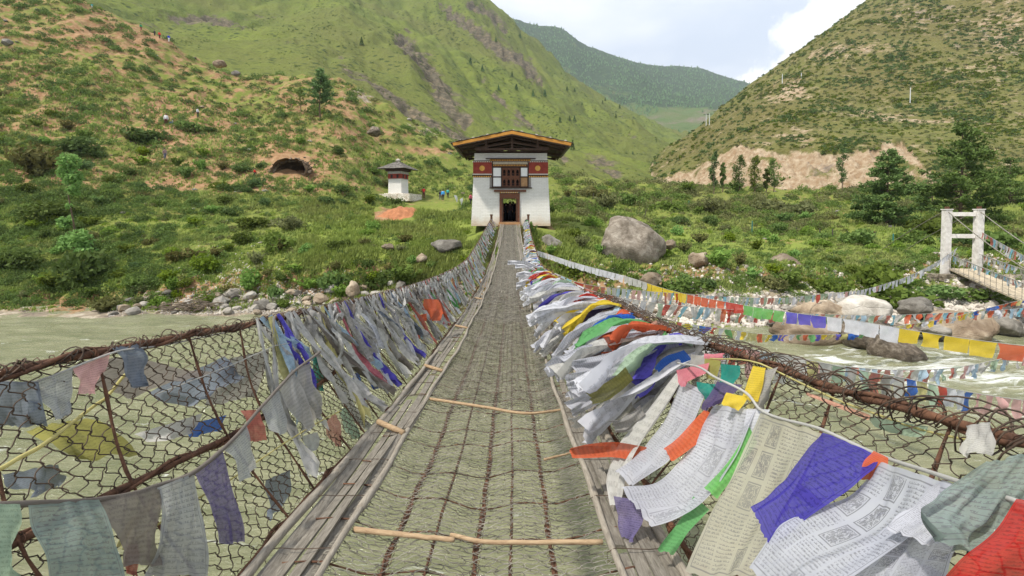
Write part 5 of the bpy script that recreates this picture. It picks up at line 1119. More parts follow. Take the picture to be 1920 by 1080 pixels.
flag([(-40, 715, 1.42), (-35, 750, 1.41), (-30, 785, 1.4), (0, 800, 1.42)], [(72, 716, 1.5), (78, 745, 1.49), (84, 775, 1.48), (90, 798, 1.48)], CM['slate'], 'grey blue cloth hanging over the handrail at the left edge', n=14, m=14, amp=.02, folds=2)
flag([(66, 716, 1.50), (75, 745, 1.49), (95, 765, 1.49), (118, 782, 1.49)], [(136, 688, 1.6), (134, 712, 1.59), (132, 738, 1.58), (124, 780, 1.52)], PGY, 'pale grey printed flag between the grey blue cloth and the pink one', n=12, m=14, amp=.014)
flag([(138, 688, 1.61), (142, 705, 1.6), (150, 720, 1.6), (152, 738, 1.6)], [(206, 660, 1.75), (195, 690, 1.73), (186, 705, 1.72), (178, 738, 1.7)], CM['pale pink'], 'dusty pink flag tied near the left end of the handrail', n=12, m=12, amp=.012)
flag([(212, 652, 1.78), (232, 675, 1.78), (240, 695, 1.78), (256, 725, 1.8)], [(258, 646, 1.9), (284, 670, 1.92), (278, 690, 1.9), (262, 726, 1.84)], CM['slate'], 'pale blue grey cloth folded over the left handrail beside the pink flag', n=12, m=14, amp=.02, folds=2)
flag([(-60, 940, 1.1), (-50, 990, 1.08), (-30, 1040, 1.07), (-20, 1090, 1.07)], [(36, 946, 1.18), (40, 985, 1.17), (30, 1040, 1.16), (36, 1100, 1.16)], CM['pale green'], 'pale green torn flag at the bottom left corner', n=10, m=14, amp=.02)
flag([(292, 918, 1.60), (262, 960, 1.56), (236, 985, 1.54), (218, 1022, 1.52)], [(300, 930, 1.60), (272, 970, 1.56), (246, 995, 1.54), (228, 1030, 1.52)], CM['pale yellow'], 'twisted yellowish strip across the brownish grey flag at lower left', name='cloth_strip', n=6, m=14, amp=.01)
flag([(236, 1022, 1.50), (232, 1045, 1.49), (238, 1075, 1.48)], [(258, 1018, 1.52), (262, 1040, 1.51), (256, 1080, 1.5)], CM['faded red'], 'small red knot among the grey flags at the bottom left', name='cloth_strip', n=7, m=8, amp=.014, folds=3)
flag([(560, 690, 2.78), (560, 725, 2.75), (575, 760, 2.72), (585, 790, 2.72)], [(582, 680, 2.95), (590, 715, 2.92), (600, 745, 2.9), (602, 775, 2.9)], CM['grey'], 'crumpled grey rag just left of the long off white scarf', n=9, m=14, amp=.024, folds=2.6)
flag([(566, 818, 2.6), (570, 830, 2.6), (582, 848, 2.6)], [(596, 810, 2.75), (598, 828, 2.75), (596, 842, 2.74)], PGY, 'small lavender grey flag on the thread of the lower left mesh', n=8, m=8, amp=.012)
# cloths hanging on the outside of the left mesh, seen through it
for (Lq, Rq, c_, lb) in [
    ([(50, 805, 1.75), (90, 828, 1.7), (110, 850, 1.65), (150, 860, 1.7)], [(160, 785, 1.95), (200, 800, 1.95), (235, 825, 1.95), (262, 852, 1.95)], CM['olive'], 'wide olive yellow flag outside the left mesh'),
    ([(280, 735, 2.25), (320, 760, 2.2), (350, 760, 2.2), (368, 750, 2.2)], [(420, 668, 2.8), (440, 690, 2.8), (450, 700, 2.8), (460, 705, 2.8)], CM['slate'], 'dark slate flag stretched outside the upper left mesh'),
    ([(400, 680, 2.7), (405, 720, 2.65), (390, 745, 2.6), (385, 760, 2.6)], [(505, 655, 3.2), (500, 690, 3.1), (490, 720, 3.05), (480, 745, 3.0)], CM['grey'], 'wide grey flag outside the left mesh under the handrail'),
    ([(250, 815, 2.0), (280, 825, 2.0), (300, 830, 2.0)], [(380, 775, 2.3), (370, 800, 2.28), (350, 815, 2.25)], CM['pale grey'], 'pale blue white flag outside the left mesh above the middle chain'),
    ([(345, 798, 2.3), (350, 808, 2.3), (352, 820, 2.3)], [(425, 778, 2.5), (420, 795, 2.48), (412, 808, 2.46)], CM['blue'], 'blue flag corner outside the left mesh'),
    ([(0, 890, 1.5), (30, 915, 1.5), (60, 925, 1.5)], [(110, 870, 1.8), (120, 895, 1.78), (110, 915, 1.75)], CM['slate'], 'slate blue flag outside the left mesh by the left edge'),
    ([(500, 900, 2.5), (505, 940, 2.5), (500, 975, 2.5)], [(545, 880, 2.7), (540, 915, 2.7), (525, 950, 2.7)], CM['slate'], 'slate blue scrap outside the lower left mesh'),
    ([(130, 690, 1.9), (180, 720, 1.95), (240, 740, 2.0)], [(240, 665, 2.2), (320, 690, 2.3), (400, 700, 2.4)], CM['brownish grey'], 'brown grey flag stretched outside the mesh below the left handrail')]:
    flag(Lq, Rq, c_, lb, n=14, m=12, amp=.02)
# distinctive cloths where the crowd starts on the left handrail
for (Lq, Rq, c_, lb, nm) in [
    ([(490, 600, 3.15), (505, 640, 3.1), (530, 680, 3.05), (545, 720, 3.0)], [(560, 598, 3.5), (565, 640, 3.4), (560, 680, 3.3), (575, 715, 3.25)], CM['pale grey'], 'first big pale grey drape where the left handrail crowd begins', 'drape'),
    ([(600, 600, 3.7), (602, 660, 3.6), (625, 720, 3.55), (650, 770, 3.55), (688, 806, 3.7)], [(618, 598, 3.8), (622, 660, 3.7), (642, 710, 3.65), (666, 760, 3.65), (695, 800, 3.75)], CM['offwhite'], 'long off white scarf looping down from the left handrail to the boards', 'scarf'),
    ([(585, 665, 3.35), (586, 690, 3.35), (586, 730, 3.35)], [(606, 672, 3.42), (608, 700, 3.42), (607, 732, 3.42)], CM['teal'], 'teal green flag on the left side next to the long off white scarf', 'prayer_flag'),
    ([(660, 702, 3.9), (664, 725, 3.9), (676, 754, 3.9)], [(672, 698, 4.0), (680, 722, 4.0), (691, 748, 4.0)], CM['blue'], 'bright blue flag low on the left side mesh', 'prayer_flag'),
    ([(682, 686, 4.1), (690, 705, 4.1), (700, 730, 4.1)], [(690, 682, 4.15), (700, 705, 4.15), (710, 728, 4.15)], CM['blue'], 'second smaller blue flag on the left side, beside the bright blue one', 'prayer_flag'),
    ([(712, 620, 4.9), (716, 635, 4.9), (712, 650, 4.9)], [(718, 618, 4.95), (723, 635, 4.95), (722, 652, 4.95)], CM['yellow'], 'small bright yellow flag in the grey crowd on the left handrail', 'prayer_flag'),
    ([(795, 560, 7.0), (792, 580, 6.9), (795, 600, 6.8)], [(822, 562, 7.4), (830, 585, 7.2), (822, 602, 7.1)], CM['orange'], 'bunched orange red cloth, the brightest on the left handrail', 'drape'),
    ([(760, 585, 6.6), (775, 590, 6.6), (800, 588, 6.7)], [(762, 592, 6.55), (775, 600, 6.55), (800, 602, 6.6)], CM['orange'], 'orange red cloth trailing from the bright bunch on the left', 'drape'),
    ([(765, 535, 7.6), (770, 550, 7.5), (772, 565, 7.4)], [(800, 530, 8.3), (805, 540, 8.2), (790, 552, 8.0)], CM['pale yellow'], 'pale yellow cloth draped over the left handrail near the orange bunch', 'drape'),
    ([(718, 548, 6.4), (740, 560, 6.4), (745, 575, 6.3)], [(735, 545, 6.6), (752, 560, 6.6), (758, 580, 6.5)], CM['faded red'], 'faded red cloth over the left handrail', 'drape'),
    ([(635, 770, 3.3), (640, 790, 3.3), (655, 815, 3.3)], [(650, 762, 3.4), (664, 790, 3.4), (680, 828, 3.4)], CM['pale green'], 'pale green rag low on the left side by the boards', 'prayer_flag'),
    ([(612, 790, 3.0), (616, 815, 3.0), (628, 838, 3.0)], [(628, 775, 3.1), (640, 805, 3.1), (645, 835, 3.1)], CM['salmon'], 'salmon rag low on the left side by the boards', 'prayer_flag')]:
    flag(Lq, Rq, c_, lb, name=nm, n=10, m=18, amp=.03, folds=2.4)
lc = [('grey', .12), ('pale grey', .22), ('offwhite', .30), ('white', .12), ('brownish grey', .10), ('slate', .02), ('faded red', .05), ('pale yellow', .04), ('violet', .015), ('green', .02), ('orange', .02), ('pale blue', .05), ('pink', .02)]
ln_ = [c[0] for c in lc]; lp_ = np.array([c[1] for c in lc]); lp_ /= lp_.sum()
y = 2.75
while y < 37:
    cname = rr.choice(ln_, p=lp_); a = railL(np.array([y]))[0]; hgt = float(a[2] - deckz(y)); ln = min(rr.uniform(.22, .92), hgt * .88) * (1 if y < 20 else .8)
    wd = rr.uniform(.03, .12) * (1 + .5 * (y > 14)); n_ = 5; inn = rr.uniform(.03, .10)
    Lp, Rp = [], []; ph = rr.uniform(0, 6); drift = rr.normal() * .36 + .06
    for f in np.linspace(0, 1, n_):
        # follow the slanting mesh, inside it, swaying
        v_ = 1 - f * ln / hgt; q = bankL(np.array([y + drift * f]), np.array([v_]))[0]; q[0] += .03 + inn * math.sin(min(1, f * 1.3) * 1.8) + .02 * math.sin(f * 6 + ph)
        if f == 0: q[2] += .03
        tw = .35 + .65 * abs(math.cos(f * rr.uniform(.5, 2.5) + ph)); hw_ = wd / 2 * tw
        Lp.append(q + [0.01, -hw_, 0]); Rp.append(q + [-.01 + .03 * (1 - tw), hw_, 0])
    o = cloth('cloth_strip', Lp, Rp, CM[cname], n=7 if y < 9 else 5, m=16 if y < 9 else 9, amp=.032, folds=2.2, freq=5, fray=.05)
    tag(o, 'x', 'cloth strip', 'cloth strips tied along the left handrail'); crowdL.append((o, cname, y, ln))
    y += (rr.uniform(.028, .07) if y < 9 else rr.uniform(.08, .18) if y < 20 else rr.uniform(.14, .30))
def neigh(lst, noun, wf, big, small):
    for i, (o, c, y_, sz) in enumerate(lst):
        a = lst[i - 1][1] if i else 'no'; b = lst[i + 1][1] if i + 1 < len(lst) else 'no'
        o['label'] = ('%s %s %s between %s and %s ones %s' % (big if sz > np.median([q[3] for q in lst]) else small, c, noun, a, b, wf(y_))).replace('offwhite', 'cream')
# limp strips hanging straight down inside the right side, behind the blown flags
for y in list(np.arange(2.9, 9, .11)) + list(np.arange(9, 20, .22)):
    y = y + rr.uniform(-.04, .04); cname = rr.choice(['white', 'offwhite', 'pale grey', 'grey', 'purple', 'green', 'red', 'pale yellow'], p=[.3, .2, .15, .1, .07, .06, .06, .06]); hgt = float(railR(y)[2] - deckz(y)); ln = rr.uniform(.35, .85) * hgt; wd = rr.uniform(.06, .16)
    Lp, Rp = [], []
    for f in np.linspace(0, 1, 5):
        q = bankR(np.array([y + rr.normal() * .02]), np.array([1 - f * ln / hgt]))[0]; q[0] -= .05 + .12 * f; Lp.append(q - [0, wd / 2, 0]); Rp.append(q + [0, wd / 2, 0])
    o = cloth('limp_flag', Lp, Rp, CM[cname], n=7, m=12, amp=.03, folds=2.2, freq=4, fray=.04); tag(o, ('limp %s flag hanging straight down %s' % (cname, 'on the near part of right handrail' if y < 5 else 'halfway along right handrail' if y < 9 else 'far along right handrail')).replace('offwhite', 'cream'), 'limp flag', 'limp flags inside the right handrail')
neigh(crowdR, 'flag', lambda y_: 'on near right handrail' if y_ < 7 else ('on mid right handrail' if y_ < 14 else 'on far right handrail'), 'big', 'small')
neigh(crowdL, 'strip', lambda y_: 'on near left handrail' if y_ < 6.5 else ('on mid left handrail' if y_ < 14 else 'on far left handrail'), 'long', 'short')
# pale drapes slung over the top of the left handrail in swags
y = 3.1; k = 0
while y < 14:
    a = railL(np.array([y]))[0]; b = railL(np.array([y + rr.uniform(.25, .6)]))[0]; n_ = 7
    Lp = [a * (1 - f) + b * f + [.05, 0, .02 - rr.uniform(.05, .12) * math.sin(math.pi * f)] for f in np.linspace(0, 1, n_)]; Rp = [p + np.array([.06, 0, -rr.uniform(.03, .16)]) for p in Lp]
    cname = rr.choice(['grey', 'pale grey', 'offwhite', 'brownish grey']); o = cloth('drape', Lp, Rp, CM[cname], n=6, m=16, amp=.03, folds=2, freq=4); tag(o, '%s cloth swag wrapped %s' % (cname, where_left(y)), 'cloth', 'cloth swags wrapped on the left handrail'); y += rr.uniform(.2, .5)

# ---------------- strings of flags across the river
def flagline(pts, nfl, size, cols_, label, gap=.15, lean=(-.1, 0.05), curlv=.03, r=.006, ends=(0, 1), tri=False, wide=None, names=None, cat='flag string', jit=.3):
    P = resamp(pxs(*pts), 240); d = np.r_[0, np.cumsum(np.linalg.norm(np.diff(P, axis=0), axis=1))]; T_ = d[-1]
    root = empty('flag_string', tuple(P[0])); tag(root, label, cat)
    mb = MB(); mb.tube(P - P[0], r, 4); o = link('cord', mb.me('cord', CM['offwhite']), root)
    at_ = lambda s_: np.array([np.interp(s_, d, P[:, i]) for i in range(3)])
    s0, s1 = ends[0] * T_, ends[1] * T_; pitch = (s1 - s0) / nfl
    for k in range(nfl):
        a = s0 + k * pitch; b = a + pitch * (1 - gap * rr.uniform(.3, 1.2)); cname = cols_(k, nfl) if callable(cols_) else rr.choice(cols_)
        A_, B_ = at_(a), at_(b); sz = size * rr.uniform(1 - jit, 1 + jit * .6); l0, l1 = lean; dvec = np.array([l0 + rr.normal() * abs(l0) * .8 - .02, rr.normal() * .12, -1]); dvec /= np.linalg.norm(dvec)
        c_ = (A_ + B_) / 2; shrink = rr.uniform(.45, 1) if jit > .2 else rr.uniform(.85, 1)
        A2 = c_ + (A_ - c_) * shrink + dvec * sz; B2 = c_ + (B_ - c_) * shrink + dvec * sz * rr.uniform(.85, 1.1)
        A1 = (A_ * .6 + A2 * .4) + [0, curlv * rr.normal(), 0]; B1 = (B_ * .6 + B2 * .4) + [0, curlv * rr.normal(), 0]
        f_ = cloth('flag', [A_, A1, A2], [B_, B1, B2], CM[cname], n=5, m=7, amp=curlv * .8, folds=1.3, fray=.01, parent=root); f_['label'] = '%s flag' % cname
    return root
def seq(*parts):
    lst = []
    for c, n_ in parts: lst += [c] * n_
    return lambda k, n: lst[min(k, len(lst) - 1)]
flagline([(1008, 470, 34), (1090, 496, 28), (1180, 520, 23), (1260, 545, 19.5), (1400, 573, 15.5), (1500, 588, 13.5), (1610, 602, 12), (1750, 626, 10.6), (1890, 645, 9.5), (1990, 655, 8.9)], 62, .34,
         seq(('white', 26), ('offwhite', 5), ('yellow', 7), ('orange', 5), ('red', 2), ('bright green', 4), ('violet', 3), ('white', 4), ('yellow', 4), ('orange', 2)), 'string of big square flags running from white through yellow, red, green, violet to yellow', gap=.06, jit=.08, lean=(-.05, 0))
mixd = ['white', 'pale blue', 'red', 'sky blue', 'offwhite', 'pale pink', 'white', 'pale grey', 'pale green', 'faded red']
flagline([(1040, 512, 15), (1085, 530, 14), (1180, 543, 16), (1300, 552, 20), (1400, 558, 23), (1500, 556, 26), (1600, 546, 28), (1680, 526, 29.5), (1750, 495, 30.5), (1796, 464, 31)], 95, .42,
         lambda k, n: 'white' if k > 66 and rr.rand() < .9 else rr.choice(mixd), 'string of small flags climbing to the white tower, its upper third all white', gap=.25, lean=(-.15, 0), jit=.3)
flagline([(1050, 520, 14), (1120, 548, 13.5), (1230, 568, 14), (1340, 578, 15.5), (1500, 588, 18), (1700, 590, 20), (1850, 583, 21), (1990, 570, 22)], 90, .40, ['sky blue', 'pale green', 'red', 'offwhite', 'pale grey', 'faded red', 'pale blue', 'white', 'orange'],
         'string of faded mixed flags running level across to the second footbridge', gap=.2, lean=(-.35, 0), curlv=.06)
flagline([(1130, 575, 9.5), (1240, 598, 11), (1350, 616, 13), (1480, 628, 16), (1620, 622, 18), (1760, 600, 20), (1850, 578, 21), (1990, 545, 22)], 72, .24, ['blue', 'red', 'pale yellow', 'green', 'white', 'yellow', 'orange', 'violet'],
         'low string of small bright flags passing just above the gravel bar and boulders', gap=.3, lean=(-.3, 0), curlv=.05)
flagline([(1235, 598, 5.2), (1330, 632, 5.6), (1440, 662, 6.2), (1560, 684, 7), (1700, 694, 8), (1800, 688, 8.8), (1880, 672, 9.6), (1990, 650, 10.6)], 62, .25, ['pale blue', 'white', 'pale grey', 'pale pink', 'offwhite', 'faded red', 'pale blue', 'pale grey', 'pale green'],
         'string of washed out flags sagging low over the rapids', gap=.2, lean=(-.3, 0), curlv=.05)
flagline([(1250, 612, 4.4), (1330, 640, 4.6), (1480, 668, 5.2), (1600, 692, 5.8), (1700, 710, 6.3), (1800, 732, 6.9), (1900, 748, 7.5), (2010, 760, 8.2)], 34, .30,
         lambda k, n: ['pale blue', 'pale grey', 'offwhite', 'red', 'pale pink', 'pale blue', 'pale grey', 'offwhite', 'pale yellow', 'offwhite', 'pale green', 'offwhite', 'pale green', 'faded red', 'grey', 'offwhite', 'blue', 'pale yellow', 'pale green', 'red', 'white', 'white', 'blue', 'pale pink', 'pale pink', 'pale pink'][min(k, 25)],
         'nearest string over the water, with spaced yellow, green, red, white and blue flags', gap=.25, lean=(-.08, 0), curlv=.04, jit=.2)
# second footbridge: dense faded flags on its cables
def p2(s_, u, z): return b2pt(np.array([s_]), u, z)[0]
for side_, (u, zf, n_, lb) in enumerate([(SP2, lambda s: cz2(s) * .55 + (dz2(s) + 1.) * .45, 88, 'dense string of silvery flags on the far cable of the second footbridge'), (0.0, lambda s: dz2(s) + 1.02, 60, 'string of blue and white rags on the near rail of the second footbridge'),
                                       (SP2, lambda s: dz2(s) + 1.05, 60, 'string of tattered flags on the far rail of the second footbridge')]):
    smax = 13; P = [p2(s_, u, zf) for s_ in np.linspace(.4, smax, 12)]; root = empty('flag_string', tuple(P[0])); tag(root, lb, 'flag string')
    mb = MB(); mb.tube(np.array(P) - P[0], .01, 4); link('cord', mb.me('cord', CM['offwhite']), root)
    for k in range(n_):
        s_ = .4 + (smax - .6) * k / n_; A_ = p2(s_, u, zf); B_ = p2(s_ + .16, u, zf); dn_ = np.array([rr.uniform(-.12, .12), rr.uniform(-.1, .1), -rr.uniform(.25, .6)])
        cname = rr.choice(['pale grey', 'pale grey', 'white', 'pale blue', 'offwhite', 'sky blue', 'faded red', 'grey'])
        f_ = cloth('flag', [A_, A_ + dn_ * .5 + [.03, 0, 0], A_ + dn_], [B_, B_ + dn_ * .5, B_ + dn_ * rr.uniform(.7, 1.1)], CM[cname], n=4, m=5, amp=.04, parent=root); f_['label'] = '%s flag' % cname
# ------------------------------------------------------------------ foliage
def leaf_mat(name, a, b, c3=None, trans=.35):
    t = NT(name); at = t.n('Attribute', attribute_name='mask'); sp = t.n('SeparateColor', {0: at.outputs['Color']})
    rnd = t.n('ObjectInfo').outputs['Random']; p = t.pos(); big = t.noise(p, .12, 3, .5)
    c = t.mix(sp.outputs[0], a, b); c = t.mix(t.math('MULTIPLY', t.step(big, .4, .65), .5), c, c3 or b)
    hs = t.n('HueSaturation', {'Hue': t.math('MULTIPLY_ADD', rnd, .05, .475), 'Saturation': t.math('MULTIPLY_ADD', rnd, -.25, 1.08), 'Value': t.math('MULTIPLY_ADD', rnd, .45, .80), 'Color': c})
    return t.finish(hs.outputs[0], .75, None, spec=.15, trans=trans)
LM = {'dark': leaf_mat('dark_green_leaves', (.055, .09, .021), (.115, .17, .038)), 'mid': leaf_mat('green_leaves', (.075, .125, .022), (.17, .245, .045)), 'olive': leaf_mat('olive_leaves', (.09, .10, .03), (.19, .185, .06)),
      'bright': leaf_mat('bright_green_leaves', (.10, .18, .022), (.22, .34, .045)), 'pine': leaf_mat('pine_needles', (.06, .11, .03), (.14, .225, .06), trans=.25), 'grass': leaf_mat('grass_blades', (.15, .21, .036), (.30, .37, .066), (.24, .22, .08))}
M_bark = simple('bark', (.12, .085, .055), .95, .35, 4, .6, bd=.04)
M_twig = simple('twigs', (.14, .11, .08), .95, .35, 4, .4)

def leaves(cen, nrm_, size, r_, aspect=1.6):
    """quads at centres; returns V,Q"""
    n = len(cen); t_ = r_.normal(size=(n, 3)); t_ += nrm_ * .4; t_ /= np.linalg.norm(t_, axis=1)[:, None]
    b = np.cross(t_, r_.normal(size=(n, 3))); b /= np.linalg.norm(b, axis=1)[:, None] + 1e-9
    s = (size * r_.uniform(.6, 1.3, n))[:, None]
    V = np.stack([cen - t_ * s * aspect * .5, cen + b * s * .45, cen + t_ * s * aspect * .5, cen - b * s * .45], 1).reshape(-1, 3)
    return V, np.arange(n * 4).reshape(-1, 4)
def bush_mesh(name, seedv, kind='mid', nl=520, flat=.75, lobes=7, size=.13, style='round'):
    r_ = np.random.RandomState(seedv); C_ = []; Nn = []
    if style == 'round':
        for k in range(lobes):
            a = r_.uniform(0, 2 * np.pi); d = r_.uniform(.15, .62); c = np.array([d * math.cos(a), d * math.sin(a), r_.uniform(.25, .72) * flat]); rd = r_.uniform(.26, .48)
            n = nl // lobes; v = r_.normal(size=(n, 3)); v /= np.linalg.norm(v, axis=1)[:, None]; rad = rd * r_.uniform(.62, 1.12, n) ** .7
            C_.append(c + v * rad[:, None] * [1, 1, .85]); Nn.append(v)
        C_ = np.concatenate(C_); Nn = np.concatenate(Nn); C_[:, 2] = np.abs(C_[:, 2]); V, Q = leaves(C_, Nn, np.full(len(C_), size), r_)
    elif style == 'spray':     # stems fanning out of the ground with leaves along them
        for k in range(lobes * 5):
            a = r_.uniform(0, 2 * np.pi); ln = r_.uniform(.6, 1.15); sp_ = r_.uniform(.15, .75); m = max(4, nl // (lobes * 5)); f = np.linspace(.15, 1, m)
            P = np.stack([np.cos(a) * sp_ * f * ln, np.sin(a) * sp_ * f * ln, ln * f * (1.05 - .35 * sp_ * f)], -1) + r_.normal(size=(m, 3)) * .035; C_.append(P); Nn.append(np.tile([0, 0, 1.], (m, 1)))
        C_ = np.concatenate(C_); Nn = np.concatenate(Nn); V, Q = leaves(C_, Nn, np.full(len(C_), size), r_, 2.4)
    else:                      # grassy tussock
        n = nl; a = r_.uniform(0, 2 * np.pi, n); base = r_.normal(size=(n, 2)) * .28; ln = r_.uniform(.5, 1.05, n); out_ = r_.uniform(.1, .6, n)
        b0 = np.stack([base[:, 0], base[:, 1], 0 * a], -1); tip = b0 + np.stack([np.cos(a) * out_ * ln, np.sin(a) * out_ * ln, ln * .85], -1); w_ = np.stack([-np.sin(a), np.cos(a), 0 * a], -1) * .022
        mid = (b0 + tip) / 2 + [0, 0, .12]; V = np.stack([b0 - w_, b0 + w_, mid + w_, tip, mid - w_], 1).reshape(-1, 3); k = np.arange(n)[:, None] * 5
        Q = np.concatenate([k + [0, 1, 2, 4]], 0); T_ = k + [4, 2, 3]
        tone = np.repeat(r_.uniform(0, 1, n), 5); return mesh(name, V, Q, T_, LM[kind], attrs={'mask': np.stack([tone] * 3, -1)})
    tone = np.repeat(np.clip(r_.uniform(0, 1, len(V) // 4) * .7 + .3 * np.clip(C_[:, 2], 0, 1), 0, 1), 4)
    return mesh(name, V, Q, None, LM[kind], attrs={'mask': np.stack([tone] * 3, -1)})
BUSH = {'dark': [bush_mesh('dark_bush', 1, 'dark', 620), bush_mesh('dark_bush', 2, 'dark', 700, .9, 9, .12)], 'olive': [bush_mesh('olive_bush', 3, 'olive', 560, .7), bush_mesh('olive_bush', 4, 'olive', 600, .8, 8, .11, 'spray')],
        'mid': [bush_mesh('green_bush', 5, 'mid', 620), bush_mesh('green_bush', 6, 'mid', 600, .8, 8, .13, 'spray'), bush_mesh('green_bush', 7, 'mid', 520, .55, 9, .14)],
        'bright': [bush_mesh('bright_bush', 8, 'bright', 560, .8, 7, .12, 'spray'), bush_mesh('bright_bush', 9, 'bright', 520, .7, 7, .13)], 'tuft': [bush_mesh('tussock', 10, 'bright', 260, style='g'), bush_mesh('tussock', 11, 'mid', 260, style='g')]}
WORD = {'dark': 'dark green', 'olive': 'olive green', 'mid': 'mid green', 'bright': 'bright green', 'tuft': 'grassy bright green'}
LAND = [(60, 90, 'high on the left hillside at the photo edge'), (230, 60, 'on the crest of the left hillside'), (330, 225, 'beside the seated hikers on the left hillside'), (150, 250, 'on the left hillside above the slender bank tree'), (60, 400, 'on the left bank behind the sandbar'),
        (250, 420, 'on the left slope above the stony shore'), (250, 330, 'on the left slope below the seated hikers'), (430, 310, 'near the small dug hollow on the left slope'), (550, 300, 'around the cave mouth'), (605, 190, 'around the lone pine on the left hillside'), (430, 190, 'on the left hillside left of the lone pine'),
        (700, 250, 'on the slope above the shrine'), (690, 360, 'beside the shrine plinth'), (600, 430, 'in the meadow left of the gatehouse'), (740, 430, 'near the orange soil heap'), (840, 330, 'behind the gatehouse on its left'), (880, 400, 'at the left foot of the gatehouse'),
        (400, 500, 'on the left bank above the boulders'), (560, 500, 'on the bank edge below the meadow'), (700, 510, 'on the river bank left of the footbridge'), (1060, 360, 'just right of the gatehouse'), (1100, 440, 'between the gatehouse and the great boulder'), (1180, 400, 'around the great grey boulder'), (1140, 510, 'on the bank under the string of white flags'),
        (1260, 360, 'in the scrub below the bare cut slope'), (1340, 480, 'on the right bank beyond the great boulder'), (1400, 400, 'by the fence line right of the gatehouse'), (1480, 520, 'on the right bank above the big river boulders'), (1560, 430, 'in the middle of the right meadow'), (1660, 500, 'on the bank left of the white tower'), (1650, 410, 'at the foot of the dense pine'), (1800, 400, 'behind the white tower'), (1850, 520, 'under the second footbridge'), (1850, 330, 'on the slope right of the tall pines')]
def where(px, py): return min(LAND, key=lambda l: (l[0] - px) ** 2 + 2.2 * (l[1] - py) ** 2)[2]
# screen-uniform sampler on a sheet
def sampler(sh, n, seedv, ok, jit=True):
    r_ = np.random.RandomState(seedv); px, py = sh.proj(); mn = np.minimum.accumulate(np.where(sh.Z > WATER, py, 9999), axis=1); vis = np.zeros_like(py, bool); vis[:, 1:] = (py[:, 1:] < mn[:, :-1] + .3) & (sh.Z[:, 1:] > WATER + .02)
    d = np.zeros_like(py); d[:, 1:] = np.clip(py[:, :-1] - py[:, 1:], 0.02, 6); wgt = d * vis * ((px > -60) & (px < 1980) & (py > -30)) * ok(px, py, sh)
    wgt = np.nan_to_num(wgt); c = np.cumsum(wgt.ravel()); idx = np.clip(np.searchsorted(c, r_.uniform(0, c[-1], n)), 0, wgt.size - 1); i, j = np.unravel_index(idx, wgt.shape)
    fi = np.clip(i + r_.uniform(-.5, .5, n), 0, len(sh.px) - 1.01); fj = np.clip(j + r_.uniform(-.5, .5, n), 0, len(sh.rows) - 1.01); ii = fi.astype(int); jj = fj.astype(int); u = fi - ii; v = fj - jj
    def I(A): return (A[ii, jj] * (1 - u) + A[ii + 1, jj] * u) * (1 - v) + (A[ii, jj + 1] * (1 - u) + A[ii + 1, jj + 1] * u) * v
    return np.stack([I(sh.X), I(sh.Y), I(sh.Z)], -1), I(px), I(py)
def notpath(px, py, sh):
    m = np.ones_like(px)
    m *= 1 - ((px > 870) & (px < 1040) & (py > 405) & (py < 500) & (np.abs(px - 957) < 16 + (py - 405) * 0)).astype(float)
    m *= ~((np.abs(sh.X + .1) < 3.7) & (sh.Y > 37.6) & (sh.Y < 48)); m *= ~((np.abs(sh.X - CX) < 3.6) & (np.abs(sh.Y - CY) < 3)); m *= ~((np.abs(px - 790) < 70) & (sh.Y > 58) & (sh.Y < 72) & (px > 760))
    m *= ~((np.abs(px - CAVE[0]) < 38) & (np.abs(py - 310) < 24)); m *= ~((np.abs(px - 738) < 40) & (np.abs(py - 402) < 14)); return m
R_ = np.random.RandomState(77)
shrubs = []
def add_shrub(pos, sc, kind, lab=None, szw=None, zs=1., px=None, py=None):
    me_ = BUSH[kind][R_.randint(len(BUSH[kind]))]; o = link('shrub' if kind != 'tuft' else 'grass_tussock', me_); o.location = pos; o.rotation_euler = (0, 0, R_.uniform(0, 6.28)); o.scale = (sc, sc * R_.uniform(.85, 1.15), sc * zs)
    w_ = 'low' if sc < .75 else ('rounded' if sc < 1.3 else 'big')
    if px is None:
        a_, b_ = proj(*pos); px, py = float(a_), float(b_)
    tag(o, lab or '%s %s %s %s' % (w_, WORD[kind], 'shrub' if kind != 'tuft' else 'tussock', where(px, py)), 'shrub' if kind != 'tuft' else 'tussock', None if lab else 'shrubs scattered over the slopes' if kind != 'tuft' else 'tussocks on the banks'); shrubs.append(o); return o
